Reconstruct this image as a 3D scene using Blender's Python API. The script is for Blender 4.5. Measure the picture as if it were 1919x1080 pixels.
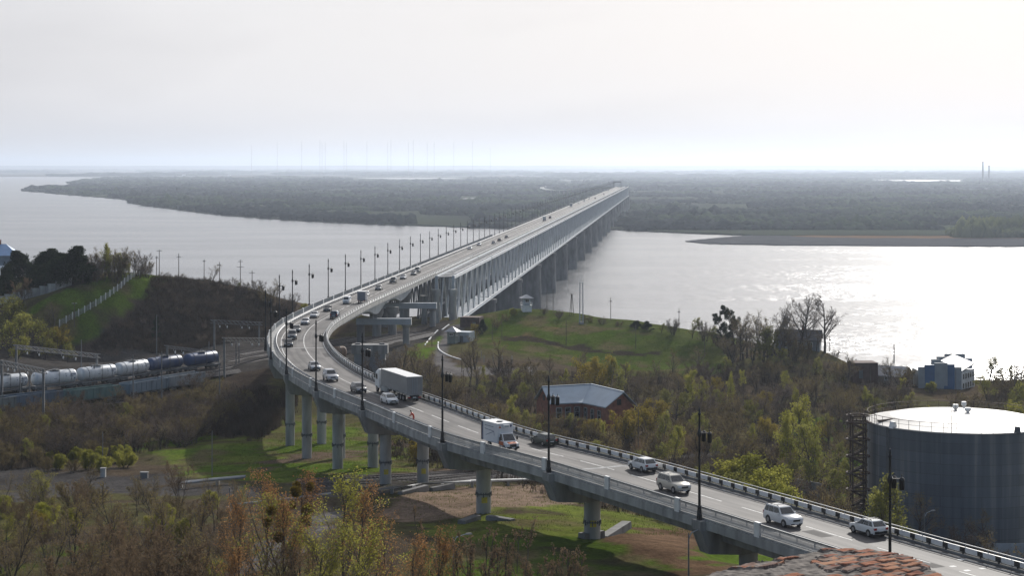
import bpy, bmesh, math, random
import numpy as np
from mathutils import Vector, Matrix

# ------------------------------------------------------------------ camera, world, sun, exposure
for o in list(bpy.data.objects): bpy.data.objects.remove(o)
SC = bpy.context.scene
COL = SC.collection
R = math.radians
FPX, EYE, HZ, CX = 3540.0, 75.0, 310.0, 960.0        # focal length (px of the 1919 px photo), eye height over the river, horizon row, centre column
cam = bpy.data.cameras.new('camera'); camo = bpy.data.objects.new('camera', cam); COL.objects.link(camo)
cam.sensor_width = 36.0; cam.lens = FPX / 1919.0 * 36.0
cam.shift_y = -(540.0 - HZ) / 1919.0
cam.clip_start = 0.5; cam.clip_end = 120000.0
camo.location = (0, 0, EYE); camo.rotation_euler = (R(90), 0, 0)
SC.camera = camo
SUN_AZ, SUN_EL = 19.0, 27.0                            # degrees to the right of the view axis, degrees above the horizon
wd = bpy.data.worlds.new("World"); SC.world = wd; wd.use_nodes = True
def build_world():
    nt = wd.node_tree; N = nt.nodes; L = nt.links
    for n in list(N): N.remove(n)
    out = N.new('ShaderNodeOutputWorld'); bg = N.new('ShaderNodeBackground')
    sky = N.new('ShaderNodeTexSky'); sky.sky_type = 'NISHITA'; sky.sun_disc = False
    sky.sun_elevation = R(SUN_EL); sky.sun_rotation = R(SUN_AZ)
    sky.air_density = 1.0; sky.dust_density = 4.0; sky.ozone_density = 1.0; sky.altitude = 100
    # thin high cloud veil: a pale even sheet with soft streaks mixed over the clear sky
    tc = N.new('ShaderNodeTexCoord'); mp = N.new('ShaderNodeMapping')
    mp.inputs['Rotation'].default_value = (0, R(-42), 0); mp.inputs['Scale'].default_value = (2.2, 1.0, 9.0)
    nz = N.new('ShaderNodeTexNoise'); nz.inputs['Scale'].default_value = 2.6; nz.inputs['Detail'].default_value = 5; nz.inputs['Roughness'].default_value = 0.45
    rp = N.new('ShaderNodeValToRGB')
    rp.color_ramp.elements[0].position = 0.0; rp.color_ramp.elements[0].color = VEIL_A
    rp.color_ramp.elements[1].position = 0.75; rp.color_ramp.elements[1].color = VEIL_B
    mx = N.new('ShaderNodeMix'); mx.data_type = 'RGBA'
    # the veil is lit from behind and thick on the sun's side; the sky behind the camera is clear and blue
    dt = N.new('ShaderNodeVectorMath'); dt.operation = 'DOT_PRODUCT'; dt.inputs[1].default_value = tuple(SUN_DIR); L.new(tc.outputs['Generated'], dt.inputs[0])
    mf = N.new('ShaderNodeMapRange'); mf.interpolation_type = 'SMOOTHSTEP'; mf.inputs['From Min'].default_value = -0.1; mf.inputs['From Max'].default_value = 0.62; mf.inputs['To Max'].default_value = VEIL_MIX
    L.new(dt.outputs['Value'], mf.inputs['Value']); L.new(mf.outputs['Result'], mx.inputs['Factor'])
    mg = N.new('ShaderNodeMapRange'); mg.inputs['From Min'].default_value = 0.66; mg.inputs['From Max'].default_value = 0.95; L.new(dt.outputs['Value'], mg.inputs['Value'])
    ma = N.new('ShaderNodeMath'); ma.operation = 'MULTIPLY_ADD'; ma.inputs[1].default_value = 1.5; ma.inputs[2].default_value = -0.75; L.new(nz.outputs['Fac'], ma.inputs[0])
    ms = N.new('ShaderNodeMath'); ms.operation = 'ADD'; L.new(mg.outputs['Result'], ms.inputs[0]); L.new(ma.outputs['Value'], ms.inputs[1])
    L.new(tc.outputs['Generated'], mp.inputs['Vector']); L.new(mp.outputs['Vector'], nz.inputs['Vector'])
    L.new(ms.outputs['Value'], rp.inputs['Fac'])
    L.new(sky.outputs['Color'], mx.inputs['A']); L.new(rp.outputs['Color'], mx.inputs['B'])
    L.new(mx.outputs['Result'], bg.inputs['Color']); bg.inputs['Strength'].default_value = 0.10
    L.new(bg.outputs['Background'], out.inputs['Surface'])
VEIL_A = (5.35, 5.4, 5.75, 1); VEIL_B = (6.7, 6.72, 7.0, 1); VEIL_MIX = 0.92
SUN_DIR = Vector((math.sin(R(SUN_AZ)) * math.cos(R(SUN_EL)), math.cos(R(SUN_AZ)) * math.cos(R(SUN_EL)), math.sin(R(SUN_EL))))
build_world()
sl = bpy.data.lights.new('sun', 'SUN'); sl.energy = 3.6; sl.angle = R(0.5); sl.color = (1.0, 0.96, 0.90)
so = bpy.data.objects.new('sun', sl); COL.objects.link(so)
to_sun = SUN_DIR
so.rotation_euler = to_sun.to_track_quat('Z', 'Y').to_euler(); so.location = to_sun * 500
SC.view_settings.view_transform = 'Standard'; SC.view_settings.look = 'None'
SC.view_settings.exposure = 0.25; SC.view_settings.gamma = 1.0; SC.view_settings.use_curve_mapping = False
cy = SC.cycles
cy.max_bounces = 6; cy.diffuse_bounces = 2; cy.glossy_bounces = 3; cy.transmission_bounces = 3; cy.transparent_max_bounces = 6; cy.volume_bounces = 0
cy.sample_clamp_indirect = 6.0; cy.caustics_reflective = False; cy.caustics_refractive = False
cy.use_denoising = True; cy.denoiser = 'OPENIMAGEDENOISE'

# ------------------------------------------------------------------ helpers
def atZ(px, py, Z):
    Y = FPX * (EYE - Z) / (py - HZ); return Vector(((px - CX) * Y / FPX, Y, Z))
def atY(px, py, Y): return Vector(((px - CX) * Y / FPX, Y, EYE - (py - HZ) * Y / FPX))
def pxof(p): return (CX + FPX * p[0] / p[1], HZ + FPX * (EYE - p[2]) / p[1])

def mat(name, col, rough=0.8, var=0.25, scale=1.0, metal=0.0, bump=0.0, spec=0.5, rnd=0.0, col2=None, coord='Object', stretch=None, detail=5):
    m = bpy.data.materials.new(name); m.use_nodes = True
    nt = m.node_tree; N = nt.nodes; L = nt.links; b = N['Principled BSDF']
    b.inputs['Roughness'].default_value = rough; b.inputs['Metallic'].default_value = metal
    b.inputs['Specular IOR Level'].default_value = spec
    tc = N.new('ShaderNodeTexCoord'); nz = N.new('ShaderNodeTexNoise'); nz.inputs['Scale'].default_value = scale; nz.inputs['Detail'].default_value = detail
    src = tc.outputs[coord]
    if stretch:
        mp = N.new('ShaderNodeMapping'); mp.inputs['Scale'].default_value = stretch; L.new(src, mp.inputs['Vector']); src = mp.outputs['Vector']
    L.new(src, nz.inputs['Vector'])
    rp = N.new('ShaderNodeValToRGB'); e = rp.color_ramp.elements
    c2 = col2 or tuple(min(1, c * (1 + var)) for c in col); c1 = col if col2 else tuple(c * (1 - var) for c in col)
    e[0].position = 0.32; e[0].color = (*c1, 1); e[1].position = 0.68; e[1].color = (*c2, 1)
    L.new(nz.outputs['Fac'], rp.inputs['Fac']); outc = rp.outputs['Color']
    if rnd:
        oi = N.new('ShaderNodeObjectInfo'); hs = N.new('ShaderNodeHueSaturation'); mr = N.new('ShaderNodeMapRange')
        mr.inputs['To Min'].default_value = 1 - rnd; mr.inputs['To Max'].default_value = 1 + rnd
        L.new(oi.outputs['Random'], mr.inputs['Value']); L.new(mr.outputs['Result'], hs.inputs['Value']); L.new(outc, hs.inputs['Color']); outc = hs.outputs['Color']
    L.new(outc, b.inputs['Base Color'])
    if bump:
        bp = N.new('ShaderNodeBump'); bp.inputs['Strength'].default_value = bump; bp.inputs['Distance'].default_value = 0.1
        L.new(nz.outputs['Fac'], bp.inputs['Height']); L.new(bp.outputs['Normal'], b.inputs['Normal'])
    return m

def leafmat(name, c1, c2, rnd=0.18, trans=0.45, scale=0.35):
    m = bpy.data.materials.new(name); m.use_nodes = True
    nt = m.node_tree; N = nt.nodes; L = nt.links
    for n in list(N): N.remove(n)
    out = N.new('ShaderNodeOutputMaterial'); d = N.new('ShaderNodeBsdfDiffuse'); t = N.new('ShaderNodeBsdfTranslucent'); mx = N.new('ShaderNodeMixShader')
    tc = N.new('ShaderNodeTexCoord'); nz = N.new('ShaderNodeTexNoise'); nz.inputs['Scale'].default_value = scale; nz.inputs['Detail'].default_value = 6
    rp = N.new('ShaderNodeValToRGB'); e = rp.color_ramp.elements
    e[0].position = 0.35; e[0].color = (*c1, 1); e[1].position = 0.65; e[1].color = (*c2, 1)
    oi = N.new('ShaderNodeObjectInfo'); hs = N.new('ShaderNodeHueSaturation'); mr = N.new('ShaderNodeMapRange')
    mr.inputs['To Min'].default_value = 1 - rnd; mr.inputs['To Max'].default_value = 1 + rnd
    L.new(tc.outputs['Object'], nz.inputs['Vector']); L.new(nz.outputs['Fac'], rp.inputs['Fac'])
    L.new(oi.outputs['Random'], mr.inputs['Value']); L.new(mr.outputs['Result'], hs.inputs['Value']); L.new(rp.outputs['Color'], hs.inputs['Color'])
    L.new(hs.outputs['Color'], d.inputs['Color']); L.new(hs.outputs['Color'], t.inputs['Color'])
    mx.inputs['Fac'].default_value = trans
    L.new(d.outputs['BSDF'], mx.inputs[1]); L.new(t.outputs['BSDF'], mx.inputs[2]); L.new(mx.outputs['Shader'], out.inputs['Surface'])
    return m

M = {}
def defmats():
    M['concrete'] = mat('concrete', (0.27, 0.27, 0.265), 0.9, 0.34, 0.7, bump=0.1, stretch=(1, 1, 0.22), detail=8, spec=0.2)
    M['concrete_pale'] = mat('pale_concrete', (0.36, 0.36, 0.35), 0.9, 0.3, 0.7, bump=0.1, stretch=(1, 1, 0.3), detail=8, spec=0.2)
    M['concrete_dark'] = mat('weathered_concrete', (0.17, 0.17, 0.17), 0.9, 0.35, 0.4, bump=0.15, stretch=(1, 1, 0.3))
    M['steel'] = mat('grey_painted_steel', (0.36, 0.40, 0.44), 0.5, 0.15, 0.3)
    M['steel_light'] = mat('pale_painted_steel', (0.50, 0.53, 0.56), 0.45, 0.12, 0.3)
    M['gantry'] = mat('weathered_gantry_steel', (0.17, 0.17, 0.17), 0.7, 0.2, 0.6)
    M['steel_dark'] = mat('dark_steel', (0.12, 0.13, 0.14), 0.6, 0.25, 0.6)
    M['galv'] = mat('galvanised_rail', (0.34, 0.35, 0.37), 0.6, 0.15, 0.6, metal=0.1)
    M['rail_grey'] = mat('grey_railing_paint', (0.34, 0.345, 0.35), 0.55, 0.18, 0.5)
    M['black'] = mat('black_paint', (0.012, 0.012, 0.014), 0.4, 0.3, 1.0)
    M['rubber'] = mat('tyre_rubber', (0.02, 0.02, 0.02), 0.85, 0.2, 3)
    M['rim'] = mat('wheel_rim', (0.35, 0.35, 0.36), 0.35, 0.1, 3, metal=0.7)
    M['glass'] = mat('window_glass', (0.015, 0.02, 0.026), 0.06, 0.1, 1, spec=0.8)
    M['white'] = mat('white_paint', (0.78, 0.78, 0.77), 0.45, 0.08, 1.2)
    M['line'] = mat('road_marking_paint', (0.62, 0.62, 0.60), 0.7, 0.35, 1.3)
    M['red_lamp'] = mat('red_lens', (0.35, 0.02, 0.015), 0.25, 0.1, 3)
    M['clear_lamp'] = mat('clear_lens', (0.7, 0.72, 0.75), 0.12, 0.1, 3)
    M['wood'] = mat('weathered_timber', (0.12, 0.10, 0.08), 0.9, 0.3, 1.5, stretch=(1, 1, 0.2))
    M['rust'] = mat('rusty_steel', (0.075, 0.046, 0.034), 0.75, 0.4, 1.2)
    M['brick_house'] = mat('red_brick_wall', (0.22, 0.085, 0.055), 0.85, 0.25, 1.2, bump=0.1)
    M['roof_blue'] = mat('blue_grey_sheet_roof', (0.33, 0.40, 0.47), 0.45, 0.1, 0.4, metal=0.2)
    M['bark'] = mat('bark', (0.075, 0.062, 0.052), 0.95, 0.35, 1.0, rnd=0.15)
    M['bark_pale'] = mat('pale_bark', (0.22, 0.20, 0.18), 0.9, 0.35, 1.0, rnd=0.15)
    M['twig'] = leafmat('brown_twigs', (0.125, 0.095, 0.066), (0.205, 0.158, 0.11), 0.3, 0.15)
    M['twig_grey'] = leafmat('grey_twigs', (0.135, 0.11, 0.096), (0.215, 0.176, 0.15), 0.25, 0.15)
    M['bud'] = leafmat('opening_buds', (0.17, 0.135, 0.065), (0.24, 0.195, 0.085), 0.2, 0.4)
    M['leaf_green'] = leafmat('young_green_leaves', (0.21, 0.215, 0.04), (0.37, 0.35, 0.075), 0.15, 0.58)
    M['leaf_olive'] = leafmat('olive_leaves', (0.165, 0.17, 0.042), (0.26, 0.255, 0.07), 0.2, 0.5)
    M['leaf_yellow'] = leafmat('yellow_catkins', (0.24, 0.19, 0.035), (0.34, 0.27, 0.06), 0.15, 0.5)
    M['leaf_orange'] = leafmat('orange_leaves', (0.29, 0.15, 0.06), (0.44, 0.25, 0.105), 0.15, 0.5)
    M['leaf_dark'] = leafmat('dark_green_foliage', (0.022, 0.035, 0.018), (0.045, 0.06, 0.028), 0.15, 0.25)
    M['mistletoe'] = leafmat('mistletoe_leaves', (0.12, 0.09, 0.015), (0.17, 0.12, 0.02), 0.1, 0.35)
    M['straw'] = leafmat('dry_grass', (0.17, 0.12, 0.075), (0.25, 0.18, 0.11), 0.1, 0.3)
defmats()

class MB:
    def __init__(s): s.v = []; s.f = []; s.m = []
    def add(s, vs, fs, m=0):
        o = len(s.v); s.v.extend([tuple(q) for q in vs]); s.f.extend([tuple(i + o for i in q) for q in fs]); s.m.extend([m] * len(fs))
    def box(s, c, d, rz=0.0, m=0, top=None, tilt=None):
        x, y, z = d[0] / 2, d[1] / 2, d[2] / 2; tx, ty = (x, y) if top is None else (top[0] / 2, top[1] / 2)
        P = [(-x, -y, -z), (x, -y, -z), (x, y, -z), (-x, y, -z), (-tx, -ty, z), (tx, -ty, z), (tx, ty, z), (-tx, ty, z)]
        ca, sa = math.cos(rz), math.sin(rz)
        P = [Vector(p) for p in P]
        if tilt: P = [tilt @ p for p in P]
        P = [(c[0] + p[0] * ca - p[1] * sa, c[1] + p[0] * sa + p[1] * ca, c[2] + p[2]) for p in P]
        s.add(P, [(0, 3, 2, 1), (4, 5, 6, 7), (0, 1, 5, 4), (1, 2, 6, 5), (2, 3, 7, 6), (3, 0, 4, 7)], m)
    def beam(s, a, b, w, h=None, m=0):
        a = Vector(a); b = Vector(b); d = (b - a)
        if d.length < 1e-6: return
        d.normalize(); h = h or w
        up = Vector((0, 0, 1)) if abs(d.z) < 0.95 else Vector((0, 1, 0))
        x = d.cross(up).normalized() * (w / 2); y = x.cross(d).normalized() * (h / 2)
        P = [a - x - y, a + x - y, a + x + y, a - x + y, b - x - y, b + x - y, b + x + y, b - x + y]
        s.add(P, [(0, 3, 2, 1), (4, 5, 6, 7), (0, 1, 5, 4), (1, 2, 6, 5), (2, 3, 7, 6), (3, 0, 4, 7)], m)
    def path(s, pts, rad, n=6, m=0, cap=True):
        pts = [Vector(p) for p in pts]; rings = []
        o = len(s.v); k = len(pts)
        ref = Vector((0.31, 0.95, 0.05))
        for i, p in enumerate(pts):
            d = (pts[min(i + 1, k - 1)] - pts[max(i - 1, 0)])
            if d.length < 1e-9: d = Vector((0, 0, 1))
            d.normalize(); r_ = ref if abs(d.dot(ref)) < 0.95 else Vector((1, 0, 0))
            x = d.cross(r_).normalized(); y = d.cross(x); r = rad[i] if hasattr(rad, '__len__') else rad
            for j in range(n):
                a = 2 * math.pi * j / n; s.v.append(tuple(p + x * (r * math.cos(a)) + y * (r * math.sin(a))))
        for i in range(k - 1):
            for j in range(n):
                s.f.append((o + i * n + j, o + i * n + (j + 1) % n, o + (i + 1) * n + (j + 1) % n, o + (i + 1) * n + j)); s.m.append(m)
        if cap:
            s.f.append(tuple(o + j for j in range(n))[::-1]); s.m.append(m)
            s.f.append(tuple(o + (k - 1) * n + j for j in range(n))); s.m.append(m)
    def cyl(s, a, b, r, r2=None, n=12, m=0): s.path([a, b], [r, r if r2 is None else r2], n, m)
    def lathe(s, prof, n=16, m=0, c=(0, 0, 0)):
        s.path([(c[0], c[1], c[2] + z) for r, z in prof], [r for r, z in prof], n, m)
    def prism(s, poly, z0, z1, m=0):
        n = len(poly); s.add([(x, y, z0) for x, y in poly] + [(x, y, z1) for x, y in poly],
              [tuple(range(n))[::-1], tuple(range(n, 2 * n))] + [(i, (i + 1) % n, n + (i + 1) % n, n + i) for i in range(n)], m)
    def loft(s, rings, m=0, cap=True):
        n = len(rings[0]); o = len(s.v)
        for r in rings: s.v.extend([tuple(p) for p in r])
        for i in range(len(rings) - 1):
            for j in range(n): s.f.append((o + i * n + j, o + i * n + (j + 1) % n, o + (i + 1) * n + (j + 1) % n, o + (i + 1) * n + j)); s.m.append(m)
        if cap:
            s.f.append(tuple(o + j for j in range(n))[::-1]); s.m.append(m); s.f.append(tuple(o + (len(rings) - 1) * n + j for j in range(n))); s.m.append(m)
    def quad(s, a, b, c, d, m=0): s.add([a, b, c, d], [(0, 1, 2, 3)], m)
    def mesh(s, name, mats, smooth=False):
        me = bpy.data.meshes.new(name); me.from_pydata(s.v, [], s.f)
        for q in (mats if isinstance(mats, (list, tuple)) else [mats]): me.materials.append(q)
        if isinstance(mats, (list, tuple)) and len(mats) > 1: me.polygons.foreach_set('material_index', s.m)
        if smooth: me.polygons.foreach_set('use_smooth', [True] * len(s.f))
        me.update(); return me
    def build(s, name, mats, parent=None, smooth=False, loc=None, fix=True):
        me = s.mesh(name, mats, False)
        if fix and len(s.f) < 20000:
            bm = bmesh.new(); bm.from_mesh(me); bmesh.ops.recalc_face_normals(bm, faces=bm.faces); bm.to_mesh(me); bm.free()
        if smooth:
            me.polygons.foreach_set('use_smooth', [True] * len(me.polygons)); 
            try: me.set_sharp_from_angle(angle=R(40))
            except Exception: pass
        return link(name, me, parent, loc)
def link(name, me, parent=None, loc=None):
    o = bpy.data.objects.new(name, me); COL.objects.link(o)
    if parent: o.parent = parent
    if loc is not None: o.location = loc
    return o
def tag(o, label=None, cat=None, group=None, kind=None):
    if label: o['label'] = label
    if cat: o['category'] = cat
    if group: o['group'] = group
    if kind: o['kind'] = kind
    return o
def thing(name, label, cat, loc=(0, 0, 0), rz=0.0, group=None):
    o = bpy.data.objects.new(name, None); COL.objects.link(o); o.empty_display_size = 0.5
    o.location = loc; o.rotation_euler = (0, 0, rz); return tag(o, label, cat, group)
def dup(o, parent=None):
    c = o.copy(); COL.objects.link(c)
    if parent: c.parent = parent
    for ch in list(KIDS.get(o.name, o.children)): dup(ch, c)
    return c
KIDS = {}
def freeze(o):                                        # remember a prototype's children once (object.children is slow in big scenes)
    KIDS[o.name] = tuple(o.children)
    for c in KIDS[o.name]: freeze(c)
    return o
_ONES = 'zeroth first second third fourth fifth sixth seventh eighth ninth tenth eleventh twelfth thirteenth fourteenth fifteenth sixteenth seventeenth eighteenth nineteenth'.split()
_TENS = ['', '', 'twent', 'thirt', 'fort', 'fift', 'sixt', 'sevent', 'eight', 'ninet']
def ordinal(n):
    if n < 20: return _ONES[n]
    if n >= 100: return 'hundred-and-' + ordinal(n - 100) if n > 100 else 'hundredth'
    return _TENS[n // 10] + 'ieth' if n % 10 == 0 else _TENS[n // 10] + 'y-' + _ONES[n % 10]
def unique_labels(objs, key=None):                    # things that still share a label are told apart by their order across the photo
    by = {}
    for o in objs: by.setdefault(o['label'], []).append(o)
    for l, os_ in by.items():
        if len(os_) > 1:
            os_.sort(key=key or (lambda o: pxof(o.matrix_basis.translation)[0]))
            for i, o in enumerate(os_): o['label'] = l + ', ' + ordinal(i + 1) + ' from the left'
def in_poly(X, Y, poly):
    X = np.asarray(X); Y = np.asarray(Y); r = np.zeros(X.shape, bool); n = len(poly)
    for i in range(n):
        x1, y1 = poly[i]; x2, y2 = poly[(i + 1) % n]
        c = ((y1 > Y) != (y2 > Y)) & (X < (x2 - x1) * (Y - y1) / ((y2 - y1) if y2 != y1 else 1e-9) + x1)
        r ^= c
    return r
def spline(pts, step):
    P = [Vector(p) for p in pts]; out = []
    for i in range(len(P) - 1):
        p0, p1, p2, p3 = P[max(i - 1, 0)], P[i], P[i + 1], P[min(i + 2, len(P) - 1)]
        n = max(2, int((p2 - p1).length / 1.0))
        for k in range(n):
            t = k / n; t2 = t * t; t3 = t2 * t
            out.append(0.5 * ((2 * p1) + (p2 - p0) * t + (2 * p0 - 5 * p1 + 4 * p2 - p3) * t2 + (3 * p1 - p0 - 3 * p2 + p3) * t3))
    out.append(P[-1])
    for _ in range(12): out = [out[0]] + [(out[i - 1] + out[i] * 2 + out[i + 1]) / 4 for i in range(1, len(out) - 1)] + [out[-1]]
    res = [out[0]]; acc = 0.0
    for i in range(1, len(out)):
        a, b = out[i - 1], out[i]; L = (b - a).length; d = step - acc
        while d <= L: res.append(a + (b - a) * (d / L)); d += step
        acc = (acc + L) % step if L else acc
    res.append(out[-1]); return res
class Line:
    """a polyline walked by arc length, with its left-to-right normal"""
    def __init__(s, pts):
        s.P = [Vector(p) for p in pts]; s.S = [0.0]
        for i in range(1, len(s.P)): s.S.append(s.S[-1] + (s.P[i] - s.P[i - 1]).length)
        s.len = s.S[-1]; s.SA = np.array(s.S)
    def at(s, t):
        i = int(np.clip(np.searchsorted(s.SA, t) - 1, 0, len(s.P) - 2)); a, b = s.P[i], s.P[i + 1]
        L = s.S[i + 1] - s.S[i]; return a + (b - a) * ((t - s.S[i]) / L)
    def tan(s, t): 
        d = s.at(min(t + 1.5, s.len)) - s.at(max(t - 1.5, 0)); d.z = 0; return d.normalized()
    def off(s, t, o, z=0.0):
        d = s.tan(t); n = Vector((-d.y, d.x, 0)); p = s.at(t); return p + n * o + Vector((0, 0, z))
    def near(s, p):
        A = np.array([(q.x, q.y) for q in s.P]); i = int(np.argmin((A[:, 0] - p[0]) ** 2 + (A[:, 1] - p[1]) ** 2)); return s.S[i]
# ------------------------------------------------------------------ the lie of the land
ROADZ = 38.0
TC = np.array([
 (0,0,72.5),(-60,0,70),(60,0,70),(0,20,68),(0,45,58),(-60,60,52),(60,60,50),(0,100,43),(-60,110,40),(70,110,34),(-150,60,50),(150,60,40),
 (-40,150,33),(0,150,33),(40,150,31),(80,150,22),(-110,160,34),(150,150,19),
 (-45,200,29),(0,200,30),(30,200,29.5),(50,215,25),(70,230,19),(90,260,18),(-90,210,29),
 (10,230,29.6),(-3,250,28.4),(-12,270,27.8),(-18,278,27),(-25,306,25.5),(-33,322,23.8),(-38,335,23),(-42,360,21.5),(-7,264,28),(5,250,28.2),
 (-57,345,22),(-60,300,24),(-100,340,22),(-90,280,25),(-110,230,28),(-60,240,28),(-160,300,25),(-160,380,24),
 (-95,385,22),(-75,400,21.5),(-55,420,20.5),(-45,400,21),(-103,397,22.6),(-92,405,22.6),(-84,418,22.6),(-76,434,22.6),
 (-109.6,404,25.6),(-100.2,412.6,25.6),(-91.4,425.7,25.6),(-82.8,444,25.6),(-72.6,459,25.6),(-63.3,487.5,25.4),(-120,390,25.4),(-140,350,25),
 (-90,490,25.8),(-80,520,25.8),(-60,560,25.2),(-40,560,24.8),(-30,600,24.5),(-115,450,25.8),(-130,480,26.5),(-46,522,25),(-38,540,24.8),
 (-98,526,26.5),(-117,510,27),(-78,542,27),(-104,560,42),(-90,568,38.6),(-79.6,587,36),(-69,597,32),(-108,539,42.0),(-112.5,524,37.5),(-120,512,32.5),(-133,524,38),
 (-127,556,42.0),(-151,596,39.5),(-135,508,30),(-150,500,30),(-110,610,36),(-150,650,33),(-180,560,38),(-85,600,33),(-180,480,29),(-58,612,29),(-45,620,25),
 (-20,560,24),(-12.3,484,22.5),(-20,547,24),(-38,470,23.5),(-25,420,21),(-10,400,20),(0,450,20.5),(20,440,19),(60,400,17.5),(60,320,17.5),(20,330,20),(100,300,17.2),(150,330,17),(120,420,17),(160,450,17),(60,470,18),(100,490,18.5),(0,300,24),(40,270,21),
 (-9,536,25),(0,586,30),(21,570,27.5),(37.7,556,26),(60,544,23.5),(21,536,22.6),(21,515,19.8),(51,527,19.8),(84,520,24.2),(70,509,23),(91,505,20.2),(104,499,17.6),(118,497,17.2),(95,530,16.8),(115,527,15.5),(140,527,15),(175,527,15),(133,500,17.2),(175,510,17),(190,400,17),(190,250,17),
], float)
C2 = 7.0
def _phi(d2): return np.sqrt(d2 + C2 * C2)
_D = ((TC[:, None, :2] - TC[None, :, :2]) ** 2).sum(-1)
_W = np.linalg.solve(_phi(_D) + np.eye(len(TC)) * -0.02, TC[:, 2] - 25.0)
SHX = [-400, -160, -100, -60, -30, 0, 20, 40, 60, 84, 105, 135, 170, 400]; SHY = [700, 655, 625, 614, 630, 606, 590, 578, 567, 543, 522, 523, 525, 530]
def _vn(X, Y, s, seed):                               # cheap smooth value noise
    x = X / s; y = Y / s; xi = np.floor(x).astype(int); yi = np.floor(y).astype(int); fx = x - xi; fy = y - yi
    fx = fx * fx * (3 - 2 * fx); fy = fy * fy * (3 - 2 * fy)
    def h(a, b):
        n = (a * 374761393 + b * 668265263 + seed * 974711) & 0x7fffffff; n = ((n ^ (n >> 13)) * 1274126177) & 0x7fffffff; return ((n ^ (n >> 16)) & 0xffff) / 65535.0
    return (h(xi, yi) * (1 - fx) + h(xi + 1, yi) * fx) * (1 - fy) + (h(xi, yi + 1) * (1 - fx) + h(xi + 1, yi + 1) * fx) * fy
def terrain(X, Y, fine=True):
    X = np.atleast_1d(np.asarray(X, float)); Y = np.atleast_1d(np.asarray(Y, float)); Z = np.full(X.shape, 25.0)
    xs = X.ravel(); ys = Y.ravel(); z = np.empty(xs.shape)
    for i in range(0, len(xs), 20000):
        d2 = (xs[i:i + 20000, None] - TC[None, :, 0]) ** 2 + (ys[i:i + 20000, None] - TC[None, :, 1]) ** 2
        z[i:i + 20000] = _phi(d2) @ _W + 25.0
    Z = z.reshape(X.shape)
    if fine:
        a = np.clip((Y - 130) / 60, 0, 1)
        Z = Z + a * ((_vn(X, Y, 9, 1) - 0.5) * 0.7 + (_vn(X, Y, 3.5, 2) - 0.5) * 0.25)
    s = np.clip((Y - np.interp(X, SHX, SHY)) / 32.0, 0, 1); s = s * s * (3 - 2 * s)
    return Z * (1 - s) + (-4.0) * s
def tz(x, y): return float(terrain(x, y)[0])
_RY = np.concatenate([np.arange(90, 420, 1.0), np.arange(420, 720, 1.0)])
def hit(px, py):
    X = (px - CX) * _RY / FPX; Zr = EYE - (py - HZ) * _RY / FPX
    T = terrain(X, _RY); k = np.where(T >= Zr)[0]
    if len(k) == 0: return hit(px, py + 3) if py < 760 else Vector((X[-1], _RY[-1], T[-1]))   # the row is above the crest here: step down to it
    i = k[0]
    if i > 0:
        a0 = Zr[i - 1] - T[i - 1]; a1 = Zr[i] - T[i]; f = a0 / (a0 - a1 + 1e-9); Y = _RY[i - 1] + f * (_RY[i] - _RY[i - 1])
    else: Y = _RY[i]
    x = (px - CX) * Y / FPX; return Vector((x, Y, tz(x, Y)))
def zone(pts): return [(hit(x, y).x, hit(x, y).y) for x, y in pts]

OUTER = spline([(p[0], p[1], ROADZ) for p in [(105, 34), (80, 82), (60, 120), (34.2, 167.7), (19.3, 198), (4.4, 228), (-9.6, 253), (-22.1, 284.7), (-31.9, 309.6), (-39.6, 334), (-45.3, 357.9), (-49.2, 379.7), (-51.6, 398), (-53.0, 415), (-53.6, 435), (-52.9, 458)]]
     + [(-92.3 + 0.0836 * y, y, ROADZ) for y in (500, 560, 640, 900)], 2.0)
_ol = Line(OUTER)
DW = 12.8
CENTRE = []
for i in range(0, len(_ol.S)):
    q = _ol.off(_ol.S[i], -DW / 2); 
    if q.y < 640: CENTRE.append(q)
DIRB = Vector((0.0836, 1, 0)).normalized()
def bridge_pt(o, y, z=0.0): return Vector((-o + 0.0836 * y, y, z))      # a point at lateral offset o beside the straight bridge
for y in range(650, 3240, 10): CENTRE.append(bridge_pt(92.3 - DW / 2 * 1.0035, y, ROADZ))
ROAD = Line(CENTRE)

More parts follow.
